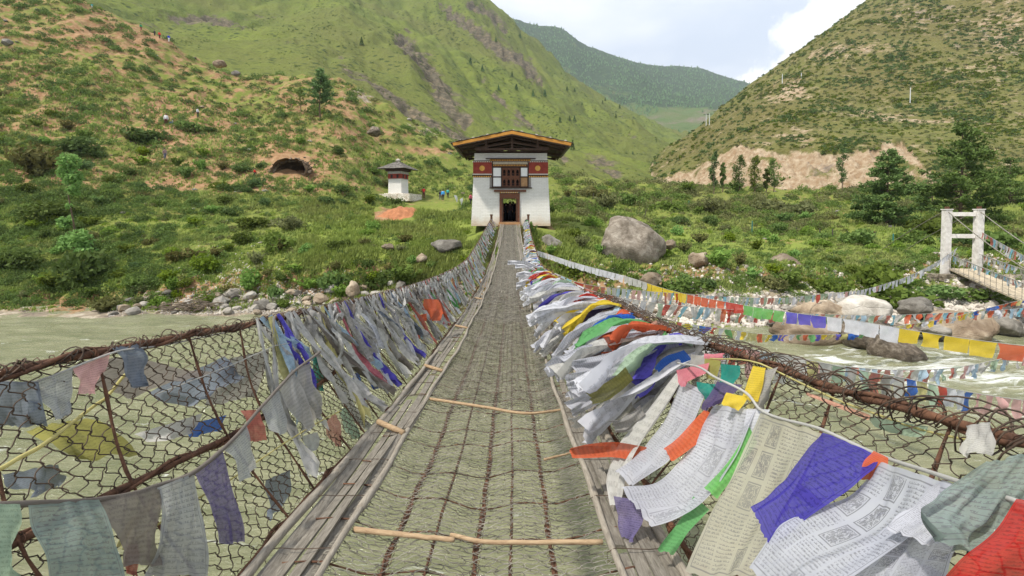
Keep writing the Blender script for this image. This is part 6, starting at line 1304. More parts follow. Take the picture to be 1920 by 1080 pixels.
# named, distinctive shrubs: base pixel, width px, height factor
for (px, py, wpx, kind, zs, lb) in [
    (165, 525, 105, 'dark', 1.15, 'large leafy dark green bush at the foot of the slender bank tree'), (70, 330, 110, 'olive', .9, None), (110, 410, 90, 'dark', .8, None), (30, 500, 90, 'dark', .8, None), (100, 540, 80, 'mid', .6, None),
    (390, 505, 62, 'bright', 1.0, 'bright green leafy shrub standing alone on the stony left bank'), (352, 485, 70, 'olive', .7, 'brown olive round bush just left of the bright green bank shrub'), (250, 545, 50, 'mid', .9, None), (190, 585, 60, 'olive', .8, 'yellowish shrub growing from the sandbar end at the water line'),
    (295, 575, 50, 'bright', .8, None), (320, 545, 50, 'bright', .9, None), (475, 535, 70, 'bright', .9, None), (510, 470, 80, 'mid', .9, None), (630, 535, 62, 'mid', 1.1, None), (700, 535, 95, 'dark', .75, 'wide dark green bush at the river bank, left one of two beside the left handrail'), (760, 530, 80, 'mid', .8, 'wide dark green bush at the river bank, right one of two beside the left handrail'),
    (580, 540, 70, 'bright', .5, None), (455, 455, 50, 'dark', .9, None), (540, 425, 75, 'olive', .7, None), (470, 425, 70, 'dark', .6, None), (705, 430, 50, 'bright', .7, None), (690, 440, 40, 'bright', .6, None), (433, 358, 42, 'dark', .8, 'small round dark bush on bare soil between the hollow and the cave'),
    (150, 285, 80, 'dark', .8, None), (280, 265, 75, 'dark', .8, None), (360, 245, 50, 'mid', .8, None), (1350, 500, 62, 'bright', 1.0, 'bright green round bush on the right bank, right of the great boulder'), (1160, 510, 50, 'mid', 1.1, None), (1080, 520, 75, 'mid', .8, None), (1290, 540, 80, 'mid', .7, None), (1230, 520, 60, 'bright', .6, None),
    (1140, 395, 60, 'olive', .9, None), (1180, 385, 50, 'mid', 1., None), (1110, 370, 60, 'olive', .8, None), (1630, 540, 110, 'mid', .9, 'broad pale green willow like bush on the bank between the boulders and the white tower'), (1700, 570, 120, 'mid', .75, None), (1550, 545, 70, 'mid', .9, None), (1480, 540, 70, 'mid', .8, None), (1450, 535, 55, 'olive', .9, None),
    (1740, 440, 100, 'dark', .8, None), (1700, 455, 70, 'mid', .9, None), (1880, 470, 90, 'mid', .9, None), (1620, 455, 70, 'mid', .8, None), (1540, 460, 45, 'bright', .6, None), (1800, 460, 60, 'dark', .8, None), (1480, 355, 60, 'dark', .7, None), (1440, 395, 80, 'olive', .7, None), (1500, 400, 70, 'olive', .8, None), (1330, 400, 60, 'olive', .8, None), (1260, 395, 70, 'mid', .7, None), (1850, 560, 90, 'mid', .6, None), (1780, 555, 80, 'mid', .6, None)]:
    h_ = G.hit(px, py)
    if h_ is None: continue
    sc = wpx / FPX * h_[1] / 2 / .85; add_shrub(h_ - [0, 0, .08 * sc], sc, kind, lb, zs=zs * 1.05, px=px, py=py - wpx * .3)
nfix = len(shrubs)
for (px, py, wpx, kd) in [(1465, 352, 40, 'mid'), (1510, 348, 50, 'dark'), (1550, 345, 44, 'mid'), (1610, 345, 60, 'mid'), (1420, 356, 36, 'olive'), (1290, 362, 40, 'mid'), (1380, 360, 36, 'mid')]:
    h_ = G.hit(px, py)
    if h_ is not None: add_shrub(h_ - [0, 0, .1], wpx / FPX * h_[1] / 1.7, kd, zs=.9, px=px, py=py)
nfix = len(shrubs)
P_, qx, qy = sampler(G, 1500, 5, lambda px, py, sh: notpath(px, py, sh) * np.where(sh.Y < 31.5, .0, 1) * np.where(px < 900, 1., .9) * (1 + .5 * (sh.Y > 55)))
sz = R_.uniform(.5, 1.15, len(P_)) * np.clip(P_[:, 1] / 45, .8, 1.25) * np.where((qx > 450) & (qx < 870) & (qy > 385) & (qy < 450), .5, 1)
# keep clear of each other roughly
order = np.argsort(-sz / P_[:, 1]); taken = []; big_ = []; small_ = []
for k in order:
    s_px = sz[k] / P_[k, 1] * FPX
    clash = any((qx[k] - a) ** 2 + (2 * (qy[k] - b)) ** 2 < (.85 * (s_px + c)) ** 2 for a, b, c in taken[-400:])
    if not clash and len(big_) < 275 - nfix: big_.append(k); taken.append((qx[k], qy[k], s_px))
    else: small_.append(k)
for k in big_:
    px, py = qx[k], qy[k]; pr = ([.36, .26, .26, .12] if px < 900 and py < 400 else [.14, .24, .34, .28]); kind = R_.choice(['dark', 'olive', 'mid', 'bright'], p=pr)
    add_shrub(P_[k] - [0, 0, .1 * sz[k]], sz[k], kind, zs=R_.uniform(.75, 1.15), px=px, py=py)
# the rest of the scrub: one mass of low clumps
def scatter_mass(name, P, sizes, src, kinds, label, cat, matkey, tonev=0., seedv=1):
    r_ = np.random.RandomState(seedv); Vs, Qs, Tn = [], [], []; n0 = 0
    for k in range(len(P)):
        v, q, tn = src[kinds[k]]; a = r_.uniform(0, 6.28); c_, s_ = math.cos(a), math.sin(a); vv = v * [sizes[k], sizes[k], sizes[k] * r_.uniform(.8, 1.25)]
        vv = np.stack([vv[:, 0] * c_ - vv[:, 1] * s_, vv[:, 0] * s_ + vv[:, 1] * c_, vv[:, 2]], -1) + P[k]; Vs.append(vv); Qs.append(q + n0); n0 += len(vv); Tn.append(np.clip(tn * .6 + r_.uniform(0, .4), 0, 1))
    tn = np.concatenate(Tn); o = link(name, mesh(name, np.concatenate(Vs), np.concatenate(Qs), None, LM[matkey], attrs={'mask': np.stack([tn] * 3, -1)})); tag(o, label, cat, kind='stuff'); return o
def clump(seedv, nl, size):
    r_ = np.random.RandomState(seedv); v = r_.normal(size=(nl, 3)); v /= np.linalg.norm(v, axis=1)[:, None]; v[:, 2] = np.abs(v[:, 2]); c = v * r_.uniform(.5, 1., (nl, 1)) * [1, 1, .8]; V, Q = leaves(c, v, np.full(nl, size), r_); return V, Q, np.repeat(r_.uniform(0, 1, nl), 4)
CLs = [clump(k, 70, .24) for k in range(5)]; CLb = [clump(40 + k, 240, .13) for k in range(4)]; CLf = [clump(20 + k, 22, .5) for k in range(5)]
def mass(sh, n, seedv, ok, s0, s1, name, label, mk, src, far=45, down=.15, tall=1.):
    P, a, b = sampler(sh, n, seedv, ok); r_ = np.random.RandomState(seedv + 1); s_ = r_.uniform(s0, s1, n) * np.clip(P[:, 1] / far, .7, 30) ** .9
    P[:, 2] -= s_ * down; return scatter_mass(name, P, s_, src, r_.randint(0, len(src), n), label, 'undergrowth', mk, seedv=seedv)
clumpy = lambda px, py, sh: np.clip(fbm(sh.X / 17 + 3, sh.Y / 17, 3) * 2.6 + .8, .12, 1.5) * (1 - .6 * np.exp(-((sh.Y - 33.3) / 1.5) ** 2)) * np.clip(fbm(sh.X / 6, sh.Y / 6 + 50, 4) * 2.2 + .55, 0.03, 1.6)
mass(G, 1000, 31, lambda px, py, sh: notpath(px, py, sh) * (sh.Y > 31.6) * clumpy(px, py, sh), .22, .5, 'scrub', 'low dark green scrub covering the slopes and banks', 'dark', CLs)
mass(G, 2100, 32, lambda px, py, sh: notpath(px, py, sh) * (sh.Y > 31.4) * clumpy(px + 0, py, sh), .18, .42, 'scrub', 'low mid green scrub covering the slopes and banks', 'mid', CLs)
mass(G, 1500, 33, lambda px, py, sh: notpath(px, py, sh) * (sh.Y > 31.6), .2, .45, 'scrub', 'low olive brown scrub covering the slopes and banks', 'olive', CLs)
mass(G, 900, 34, lambda px, py, sh: notpath(px, py, sh) * (sh.Y > 31.2) * np.clip((py - 370) / 40, .15, 1), .18, .42, 'scrub', 'fresh bright green weeds on the meadow and banks', 'bright', CLs)
mass(M3, 2600, 35, lambda px, py, sh: (cut < .3) * np.clip(fbm(sh.X / 16, sh.Y / 16, 4) * 2.4 + .5, .02, 2) * np.clip(fbm(sh.X / 45, sh.Y / 45, 4) * 3 + .7, .05, 2), .13, .34, 'hill_scrub', 'dark scrub dotting the right hill', 'dark', CLf)
mass(M3, 3000, 36, lambda px, py, sh: (cut < .3) * np.clip(fbm(sh.X / 12 + 8, sh.Y / 12, 4) * 2 + .6, .05, 2) * np.clip(fbm(sh.X / 50 + 4, sh.Y / 50, 4) * 3 + .7, .05, 2), .12, .30, 'hill_scrub', 'mid green scrub dotting the right hill', 'mid', CLf)
mass(M3, 2200, 38, lambda px, py, sh: (cut < .3) * 1., .12, .28, 'hill_scrub', 'olive scrub dotting the right hill', 'olive', CLf)
mass(M1, 3000, 37, lambda px, py, sh: (sh.Y < 1000) * np.clip(fbm(sh.X / 60, sh.Y / 90, 4) * 3 + .35, .03, 2), .06, .14, 'mountain_scrub', 'dark scrub dotting the mountain', 'dark', CLf)
mass(G, 420, 51, lambda px, py, sh: notpath(px, py, sh) * (px > 1040) * (sh.Y > 55) * clumpy(px, py, sh), .5, 1.0, 'thicket', 'dense olive green thicket across the back of the right meadow', 'olive', CLb)
mass(G, 420, 52, lambda px, py, sh: notpath(px, py, sh) * (px > 1040) * (sh.Y > 50) * clumpy(px, py, sh), .45, .95, 'thicket', 'dense green thicket across the back of the right meadow', 'mid', CLb)
mass(G, 300, 56, lambda px, py, sh: notpath(px, py, sh) * (px < 880) * (sh.Y > 50), .38, .8, 'hillside_brush', 'rounded green brush dotting the left hillside', 'mid', CLb)
mass(G, 260, 57, lambda px, py, sh: notpath(px, py, sh) * (px < 880) * (sh.Y > 50), .35, .75, 'hillside_brush', 'rounded dark brush dotting the left hillside', 'dark', CLb)
mass(G, 300, 53, lambda px, py, sh: (px < 330) * (sh.Y > 32.4) * (sh.Y < 55), .5, 1.0, 'thicket', 'dense green thicket on the left river bank', 'dark', CLb)
mass(G, 350, 54, lambda px, py, sh: (px < 420) * (sh.Y > 32.4) * (sh.Y < 58), .4, .9, 'thicket', 'leafy green thicket on the left river bank', 'mid', CLb)
mass(G, 240, 55, lambda px, py, sh: (px > 1350) * (sh.Y > 30) * (sh.Y < 40), .35, .75, 'thicket', 'leafy green thicket on the right river bank', 'mid', CLb)
# grass
def grass(n, seedv, ok, h0, h1, label):
    P, a, b = sampler(G, n, seedv, ok); r_ = np.random.RandomState(seedv); nb = 5; P = np.repeat(P, nb, 0) + np.concatenate([r_.normal(size=(n * nb, 2)) * .10, np.zeros((n * nb, 1))], 1)
    h_ = np.repeat(r_.uniform(h0, h1, n), nb) * r_.uniform(.6, 1.2, n * nb) * np.clip(P[:, 1] / 50, .8, 1.6); an = r_.uniform(0, 6.28, n * nb); w_ = (.028 + .0008 * P[:, 1])[:, None] * np.stack([np.cos(an), np.sin(an), 0 * an], -1)
    tip = P + np.stack([np.sin(an) * h_ * .35 + .05, -np.cos(an) * h_ * .35, h_], -1); V = np.stack([P - w_, P + w_, tip], 1).reshape(-1, 3); V[:, 2] -= .03
    tn = np.repeat(np.repeat(r_.uniform(0, 1, n), nb) * .7 + r_.uniform(0, .3, n * nb), 3)
    o = link('grass', mesh('grass', V, None, np.arange(len(V)).reshape(-1, 3), LM['grass'], attrs={'mask': np.stack([tn] * 3, -1)})); tag(o, label, 'grass', kind='stuff')
gn = lambda px, py, sh: notpath(px, py, sh) * (sh.Y > 31.3) * (1 - .72 * np.exp(-((sh.Y - 33.3) / 1.5) ** 2)) * np.where((px < 700) & (py < 350), .6, 1) * np.clip(fbm(sh.X / 4 + 5, sh.Y / 4, 4) * 2 + .7, .05, 1.6)
grass(34000, 41, lambda px, py, sh: gn(px, py, sh) * (sh.Y < 90), .16, .40, 'green grass over the meadow and the banks')
grass(9000, 42, lambda px, py, sh: gn(px, py, sh) * (sh.Y < 60) * (np.abs(px - 820) < 260) * (py > 372), .25, .55, 'tall fresh grass round the gatehouse and along the bank edge')

# ------------------------------------------------------------------ trees
def pine(name, h, wd, seedv, label, pos, dens=1., bare=.18, tiers=None, mat='pine', trunk_r=None):
    r_ = np.random.RandomState(seedv); root = empty(name, pos); tag(root, label, 'tree')
    n = 14; zt = np.linspace(-.3, h * .99, n); tp = np.stack([.03 * h * perlin(zt / h * 2, 0 * zt + seedv), .03 * h * perlin(zt / h * 2, 0 * zt + seedv + 5), zt], -1)
    mb = MB(); mb.tube(tp, np.linspace(trunk_r or h * .017, h * .002, n), 7)
    C_, D_ = [], []; tiers = tiers or int(h * 1.7); tx = lambda z: np.array([np.interp(z, zt, tp[:, i]) for i in range(3)])
    for k in range(tiers):
        f = bare + (1 - bare) * (k + r_.uniform(-.3, .3)) / tiers; f = min(max(f, bare), .99); z = h * f; prof = (1 - (f - bare) / (1 - bare)) ** .75 * (.55 + .45 * min(1, (f - bare) * 5 + .3)); nb = r_.randint(4, 7)
        for b in range(nb):
            a = r_.uniform(0, 6.28); L_ = wd / 2 * prof * r_.uniform(.55, 1.15) + .15; s = tx(z); e = s + [math.cos(a) * L_, math.sin(a) * L_, L_ * r_.uniform(-.12, .28)]
            m = s * .5 + e * .5 + [0, 0, -.05 * L_]; mb.tube([s, m, e], [.012 * h * .5 * (1 - f) + .012, .01, .005], 4)
            q = max(3, int(L_ * 9 * dens)); ff = r_.uniform(.3, 1.05, q)[:, None]; c = (s * (1 - ff) ** 2 + 2 * m * ff * (1 - ff) + e * ff ** 2); 
            for rep in range(4): C_.append(c + r_.normal(size=(q, 3)) * [.20, .20, .15] * (.7 + .10 * h / 5)); D_.append(np.tile([math.cos(a) * .6, math.sin(a) * .6, .5], (q, 1)))
    link('trunk', mb.me('trunk', M_bark, True), root)
    C_ = np.concatenate(C_); D_ = np.concatenate(D_); V, Q = leaves(C_, D_, np.full(len(C_), .17 * (h / 9) ** .5), r_, 2.0); tn = np.repeat(r_.uniform(0, 1, len(C_)), 4)
    link('crown', mesh('crown', V, Q, None, LM[mat], attrs={'mask': np.stack([tn] * 3, -1)}), root); return root
def at(sh, px, py):
    h_ = sh.hit(px, py)
    return h_ if h_ is not None else W(px, py, 80)
def tree_px(px, pyb, pyt, wpx, label, seedv, sh=G, **kw):
    b = at(sh, px, pyb); s_ = b[1] / FPX; return pine(kw.pop('name', 'pine_tree'), (pyb - pyt) * s_, wpx * s_, seedv, label, tuple(b - [0, 0, .1]), **kw)
tree_px(604, 225, 128, 62, 'tall lone pine with bare lower trunk on the left hillside', 1, dens=1.5, bare=.35)
tree_px(568, 208, 163, 30, 'small thin pine just left of the lone pine', 2, dens=.9, bare=.3)
tree_px(1662, 420, 276, 122, 'dense dark green pine right of the cut slope, behind the fence line', 3, dens=1.9, bare=.04, tiers=24)
tree_px(1800, 415, 226, 165, 'tallest open branched pine behind the white tower', 4, dens=1.15, bare=.12, tiers=20)
tree_px(1745, 395, 325, 90, 'lower bushy pine between the dense pine and the tallest pine', 5, dens=1.6, bare=.02)
tree_px(1890, 385, 290, 90, 'bushy pine behind the second footbridge at the right edge', 6, dens=1.2, bare=.05)
RT = []
for i, (px, yb2, yt, wp, lb) in enumerate([(1338, 345, 283, 20, 'tallest narrow roadside tree, leftmost before the cut slope'), (1355, 344, 304, 12, 'short narrow roadside tree, second from the left before the cut slope'), (1386, 342, 291, 24, 'roadside tree third from the left before the cut slope'), (1415, 341, 292, 22, 'roadside tree fourth from the left before the cut slope'),
                             (1437, 338, 315, 12, 'smallest roadside tree, left foot of the round one'), (1451, 336, 297, 26, 'round topped roadside tree, fifth large one before the cut slope'), (1579, 331, 268, 22, 'solitary narrow tree at the right half of the cut slope')]):
    b = W(px, yb2 + 4, 118 + i); b[2] = float(G.zat(b[0], b[1])); s_ = b[1] / FPX; _, pyb = proj(*b)
    RT.append((b, (float(pyb) - yt) * s_, wp * s_, lb, i))
# slender leafy tree on the left bank
def leafy(name, label, pos, h, clusters, seedv, lsize=.17, mat='mid', tr=.09):
    r_ = np.random.RandomState(seedv); root = empty(name, pos); tag(root, label, 'tree'); mb = MB(); z = np.linspace(-.3, h * .93, 12); tp = np.stack([.15 * np.sin(z * .8), .1 * np.sin(z * .6 + 1), z], -1); mb.tube(tp, np.linspace(tr, tr * .3, 12), 7)
    C_, D_ = [], []
    for (cx, cy, cz, rd, n) in clusters:
        s = np.array([np.interp(cz - rd * .6, z, tp[:, i]) for i in range(3)]); mb.tube([s, s * .4 + np.array([cx, cy, cz]) * .6, [cx, cy, cz]], [.035, .02, .01], 4)
        v = r_.normal(size=(n, 3)); v /= np.linalg.norm(v, axis=1)[:, None]; C_.append(np.array([cx, cy, cz]) + v * (rd * r_.uniform(.25, 1.05, n) ** .8)[:, None]); D_.append(v)
    link('trunk', mb.me('trunk', M_bark, True), root); C_ = np.concatenate(C_); D_ = np.concatenate(D_); V, Q = leaves(C_, D_, np.full(len(C_), lsize), r_, 1.7); tn = np.repeat(r_.uniform(0, 1, len(C_)), 4)
    link('crown', mesh('crown', V, Q, None, LM[mat], attrs={'mask': np.stack([tn] * 3, -1)}), root)
for b, H_, W_, lb, i in RT:
    r_ = np.random.RandomState(90 + i); cl_ = []
    for q in range(13):
        f = .28 + .68 * q / 12; rw = W_ / 2 * math.sin(math.pi * min(1, (f - .16) * 1.08)) ** .6; a = r_.uniform(0, 6.28); cl_.append((math.cos(a) * rw * .5, math.sin(a) * rw * .5, H_ * f, max(.35, rw * r_.uniform(.55, .8)), 110))
    leafy('roadside_tree', lb, tuple(b - [0, 0, .2]), H_, cl_, 60 + i, .24, 'mid' if i % 2 else 'dark', .14)
b = at(G, 135, 480); k_ = b[1] / FPX; hh = (480 - 292) * k_
leafy('slender_tree', 'slender pale trunked tree with glossy leaves in clumps on the left river bank', tuple(b), hh, [(-.1, 0, hh * .93, .80, 420), (.2, 0, hh * .78, .72, 380), (-.45, .1, hh * .85, .65, 300), (.35, -.1, hh * .66, .5, 200), (-.5, 0, hh * .34, .55, 240), (-.45, 0, hh * .14, .65, 260), (-.2, 0, hh * .5, .25, 60), (.9, -.3, hh * .16, .9, 520), (1.3, -.4, hh * .02, .9, 480), (.8, -.4, -hh * .12, .95, 480)], 5, .19, 'bright')
# scattered conifers on the mountain
CON = []
for s_ in range(3):
    r_ = np.random.RandomState(50 + s_); n = 420; f = r_.uniform(0, 1, n) ** .8; rad = (1 - f) * .26 * r_.uniform(.5, 1.1, n) + .015; a = r_.uniform(0, 6.28, n); c = np.stack([np.cos(a) * rad, np.sin(a) * rad, .06 + f * .94], -1); V, Q = leaves(c, np.stack([np.cos(a), np.sin(a), 0 * a], -1), np.full(n, .085), r_); 
    CON.append(mesh('conifer', V, Q, None, LM['pine'], attrs={'mask': np.repeat(r_.uniform(0, 1, n), 4)[:, None] * np.ones(3)}))
for i, (px, py, hp) in enumerate([(999, 182, 11), (1021, 182, 12), (968, 170, 11), (935, 170, 9), (905, 134, 10), (1062, 171, 8), (1076, 173, 7), (1090, 198, 6), (1049, 230, 9), (1067, 227, 9), (1076, 227, 9), (1160, 204, 7), (1153, 222, 8), (1073, 282, 15), (975, 72, 8), (930, 80, 9), (682, 86, 14), (883, 122, 12), (917, 300, 10), (1185, 290, 6), (1128, 195, 6), (1133, 190, 6), (960, 145, 9)]):
    h_ = M1.hit(px, py)
    if h_ is None: continue
    o = link('conifer', CON[i % 3]); o.location = h_; s_ = hp * h_[1] / FPX * 1.15; o.scale = (s_, s_, s_); tag(o, 'tiny dark conifer standing alone on the green mountain %s' % ('above the gatehouse roof' if px < 1080 and py < 240 else 'right of the gatehouse roof' if px < 1100 else 'near the valley bottom'), 'tree', 'lone conifers on the mountain')
# distant forest
P, a, b_ = sampler(M2, 5200, 61, lambda px, py, sh: np.clip(fo * 1.0 + fbm(sh.X / 150, sh.Y / 150, 5) * 1.6 - .25, 0, 1.3)); r_ = np.random.RandomState(3); s_ = r_.uniform(9, 19, len(P)) * .8
th = np.arange(5) * 2 * np.pi / 5; base = np.stack([np.cos(th) * .36, np.sin(th) * .36, 0 * th], -1); cone = np.concatenate([base, [[0, 0, 1.]], base * .8 + [0, 0, -.3]])
V = (P[:, None] + cone[None] * s_[:, None, None]).reshape(-1, 3); k = np.arange(len(P))[:, None, None] * 11; T_ = (k + np.array([[i, (i + 1) % 5, 5] for i in range(5)])[None]).reshape(-1, 3)
o = link('forest', mesh('forest', V, None, T_, LM['pine'], attrs={'mask': np.repeat(r_.uniform(0, .8, len(P)), 11)[:, None] * np.ones(3)})); tag(o, 'dark conifer forest on the distant mountain', 'forest', kind='stuff')

# ------------------------------------------------------------------ rocks
def rock_mat(name, a, b, c3, sc=.8):
    t = NT(name); p = t.n('TexCoord').outputs['Object']; p2 = t.pos(); n_ = t.noise(p2, sc * 1.3, 9, .72, .4); m_ = t.noise(p2, sc * .5, 4, .6)
    c = t.ramp(n_, [(.30, a), (.5, b), (.68, c3)]); c = t.mix(t.math('MULTIPLY', t.step(m_, .5, .62), .6), c, a)
    cr_ = t.n('TexVoronoi', {'Vector': t.mapped(p2, (1, 1, 2.4)), 'Scale': sc * 1.1, 'Randomness': 1.}, feature='DISTANCE_TO_EDGE').outputs['Distance']
    hs = t.n('HueSaturation', {'Value': t.math('MULTIPLY_ADD', t.n('ObjectInfo').outputs['Random'], .6, .7), 'Color': c})
    h_ = t.math('ADD', t.math('MULTIPLY', n_, 1.), t.math('MULTIPLY', t.step(cr_, 0, .06), .15)); return t.finish(hs.outputs[0], .92, h_, .8, .12, .2)
RMg = rock_mat('grey_rock', (.075, .065, .055), (.19, .175, .15), (.32, .295, .26)); RMt = rock_mat('tan_rock', (.13, .09, .06), (.28, .22, .155), (.43, .365, .28)); RMd = rock_mat('dark_conglomerate', (.06, .05, .04), (.17, .135, .10), (.36, .31, .25), 2.6); RMb = rock_mat('pale_rock', (.20, .175, .145), (.36, .33, .285), (.50, .47, .42))
RMx = rock_mat('brown_grey_rock', (.085, .068, .05), (.23, .195, .155), (.38, .34, .285), 1.3)
def boulder(x0, x1, yt, yb2, Y, label, seedv, mat, dep=1., tilt=0, rough=.24):
    cx = (x0 + x1) / 2; s_ = Y / FPX; w_ = (x1 - x0) * s_ / 2; h_ = (yb2 - yt) * s_; me_ = rockmesh('boulder', seedv, w_ * 1.12, w_ * dep, h_ * .62, 4, rough); me_.materials.clear(); me_.materials.append(mat)
    me_.polygons.foreach_set('use_smooth', np.ones(len(me_.polygons), bool)); o = link('boulder', me_); p = W(cx, yb2, Y); o.location = p + np.array([0, w_ * dep * .4, h_ * .40]); o.rotation_euler = (0, tilt, 0); tag(o, label, 'boulder'); return o
boulder(1122, 1242, 404, 494, 36.5, 'great grey boulder standing on the grassy bank right of the gatehouse', 6, RMx, .8, .10, .20)
boulder(1452, 1504, 476, 507, 36, 'pale pointed boulder on the right bank above the flag strings', 4, RMt)
boulder(1588, 1676, 555, 614, 26.5, 'big smooth grey boulder at the right water edge under the flags', 5, RMb, 1, 0, .14)
boulder(1508, 1592, 566, 612, 26.8, 'tan flat boulder just left of the big smooth grey one', 16, RMt)
boulder(1456, 1606, 600, 654, 23.8, 'long brown flat topped boulder in the river', 7, RMt, .6, .02)
boulder(1590, 1700, 604, 668, 22.6, 'dark pebbly rock island, upper half, beside the long brown boulder', 8, RMd, .7, .30)
boulder(1640, 1742, 634, 692, 21.2, 'dark pebbly rock island, lower tip running into the rapids', 9, RMd, .6, .42)
boulder(1762, 1872, 580, 640, 23.8, 'large tan blocky boulder at the right water edge below the second footbridge', 10, RMt, .8)
boulder(1736, 1798, 604, 634, 23.9, 'smaller grey boulder leaning at the left foot of the large tan one', 11, RMg)
boulder(1866, 1930, 592, 628, 25, 'grey angular boulder at the right edge of the photo by the water', 12, RMg)
boulder(1680, 1738, 610, 628, 24.5, 'low dark slab of rock between the island and the grey boulder', 13, RMd)
boulder(1700, 1760, 560, 596, 27.5, 'grey boulder in the brush under the second footbridge', 14, RMg)
boulder(1012, 1056, 440, 474, 36.2, 'weathered grey rock on the bank just right of the bridge end', 15, RMg)
boulder(812, 866, 448, 472, 36.4, 'flat rock ledge on the bank left of the bridge end', 17, RMg, .7)
boulder(780, 800, 474, 492, 35.4, 'tan rock in the bank left of the flat ledge', 18, RMt)
boulder(716, 736, 456, 468, 36.3, 'tan bank rock above the wide dark bushes', 19, RMt)
boulder(648, 672, 528, 556, 32.6, 'pointed brown rock beside the wide dark bush at the river', 33, RMt)
boulder(1296, 1330, 470, 500, 34.5, 'brown bank rock between the great boulder and the bright bush', 21, RMt)
boulder(1244, 1268, 448, 464, 37.5, 'small tan rock at the right foot of the great boulder', 22, RMt)
boulder(1206, 1244, 512, 536, 31.5, 'pale block on the gravel below the great boulder', 23, RMt)
boulder(400, 422, 112, 124, 92, 'pale rock outcrop high on the left hillside below the crest', 24, RMt)
boulder(434, 448, 132, 141, 90, 'grey rock right of the pale outcrop on the left hillside', 25, RMg)
boulder(688, 712, 236, 252, 84, 'dark rounded rock on the slope above the shrine', 26, RMd)
boulder(0, 18, 72, 82, 86, 'pale rock at the left edge of the hillside', 27, RMg)
boulder(1168, 1186, 470, 482, 36, 'small stone at the base of the great boulder', 28, RMg)
ROCKS = {}
for mk, mt_ in (('grey', RMg), ('tan', RMt), ('pale', RMb), ('dark', RMd)):
    ROCKS[mk] = []
    for s_ in range(3):
        me_ = rockmesh('rock', 40 + s_ + 7 * len(ROCKS), 1, R_.uniform(.7, .95), R_.uniform(.5, .72), 2, .22); me_.materials.clear(); me_.materials.append(mt_); ROCKS[mk].append(me_)
rockok = lambda px, py, sh: ((sh.Y < 34) & (px > 200)) * np.where(px < 900, 1.6 * np.clip(1.6 - np.abs(py - 572) / 30, .0, 1), np.clip(1.4 - np.abs(py - 592) / 34, .03, 1)) 
SHORE = [(240, 590, 'at the sandbar end of the left shore'), (330, 585, 'beside the driftwood heap'), (420, 585, 'on the left shore right of the driftwood'), (420, 540, 'below the bright green bank shrub'), (500, 590, 'on the left shore just before the left handrail hides it'), (560, 550, 'under the bank edge of the left meadow'), (630, 565, 'by the pointed brown rock'), (730, 550, 'under the two wide dark bank bushes'),
 (1080, 560, 'on the bank just right of the right handrail'), (1150, 575, 'at the near end of the gravel bar'), (1220, 590, 'on the gravel bar below the great boulder'), (1300, 590, 'in the middle of the gravel bar'), (1370, 600, 'at the far tip of the gravel bar'), (1440, 590, 'upstream of the long brown boulder'), (1480, 560, 'behind the long brown boulder'), (1540, 600, 'around the tan flat boulder'), (1640, 610, 'around the big smooth grey boulder'), (1710, 620, 'by the low dark slab'), (1760, 600, 'left of the large tan blocky boulder'), (1830, 590, 'behind the large tan blocky boulder'), (1900, 600, 'by the grey angular edge boulder')]
P, a, b_ = sampler(G, 270, 71, rockok); s_ = R_.uniform(.12, .48, len(P)) ** 1.0
s_[::7] *= 1.7
for k in range(len(P)):
    mk = R_.choice(['grey', 'tan', 'pale'], p=[.4, .25, .35]); o = link('rock', ROCKS[mk][R_.randint(3)]); o.location = P[k] + [0, 0, s_[k] * .22]; o.scale = (s_[k] * 1.2, s_[k], s_[k]); o.rotation_euler = (R_.uniform(-.3, .3), R_.uniform(-.3, .3), R_.uniform(0, 6.28))
    wl = min(SHORE, key=lambda l: (l[0] - a[k]) ** 2 + (l[1] - b_[k]) ** 2)[2]; tag(o, '%s %s stone %s' % ('small' if s_[k] < .22 else 'mid sized' if s_[k] < .38 else 'large', mk, wl), 'rock', 'stones along the shores')
P, a, b_ = sampler(G, 90, 72, lambda px, py, sh: notpath(px, py, sh) * (sh.Y > 36)); 
for k in range(len(P)):
    s2 = R_.uniform(.15, .38) * P[k, 1] / 60; o = link('rock', ROCKS[R_.choice(['grey', 'pale', 'tan'])][R_.randint(3)]); o.location = P[k] + [0, 0, s2 * .15]; o.scale = (s2 * 1.3, s2, s2 * .8); o.rotation_euler = (0, 0, R_.uniform(0, 6)); tag(o, 'small stone lying %s' % where(a[k], b_[k]), 'rock', 'stones scattered on the slopes')
# gravel
def gravel(n, seedv, ok, s0, s1, label):
    P, a, b_ = sampler(G, n, seedv, ok); r_ = np.random.RandomState(seedv); base = np.array([v.co[:] for v in ROCKS['grey'][0].vertices]); import bmesh
    bm = bmesh.new(); bmesh.ops.create_icosphere(bm, subdivisions=1, radius=1); bv_ = np.array([v.co[:] for v in bm.verts]); bf = np.array([[v.index for v in f.verts] for f in bm.faces]); bm.free()
    sc = r_.uniform(s0, s1, (n, 1, 1)) * r_.uniform(.6, 1.2, (n, 1, 3)); V = (P[:, None] + bv_[None] * sc * r_.uniform(.8, 1.15, (n, len(bv_), 1))).reshape(-1, 3); F = (np.arange(n)[:, None, None] * len(bv_) + bf[None]).reshape(-1, 3)
    t = NT('gravel_stone'); pp = t.pos(); v = t.n('TexVoronoi', {'Vector': pp, 'Scale': 3.}); c = t.mix(t.n('SeparateColor', {0: v.outputs['Color']}).outputs[0], (.20, .17, .14), (.60, .55, .48)); m_ = t.finish(c, .9, t.noise(pp, 9, 4, .6), .4, .03)
    o = link('gravel', mesh('gravel', V, None, F, m_)); tag(o, label, 'gravel', kind='stuff')
gravel(9500, 81, lambda px, py, sh: rockok(px, py, sh) + .12 * (sh.Y < 35) * (px > 200) + .5 * blob(px, py, 430, 520, 60, 40), .05, .19, 'loose gravel and cobbles along both shores')

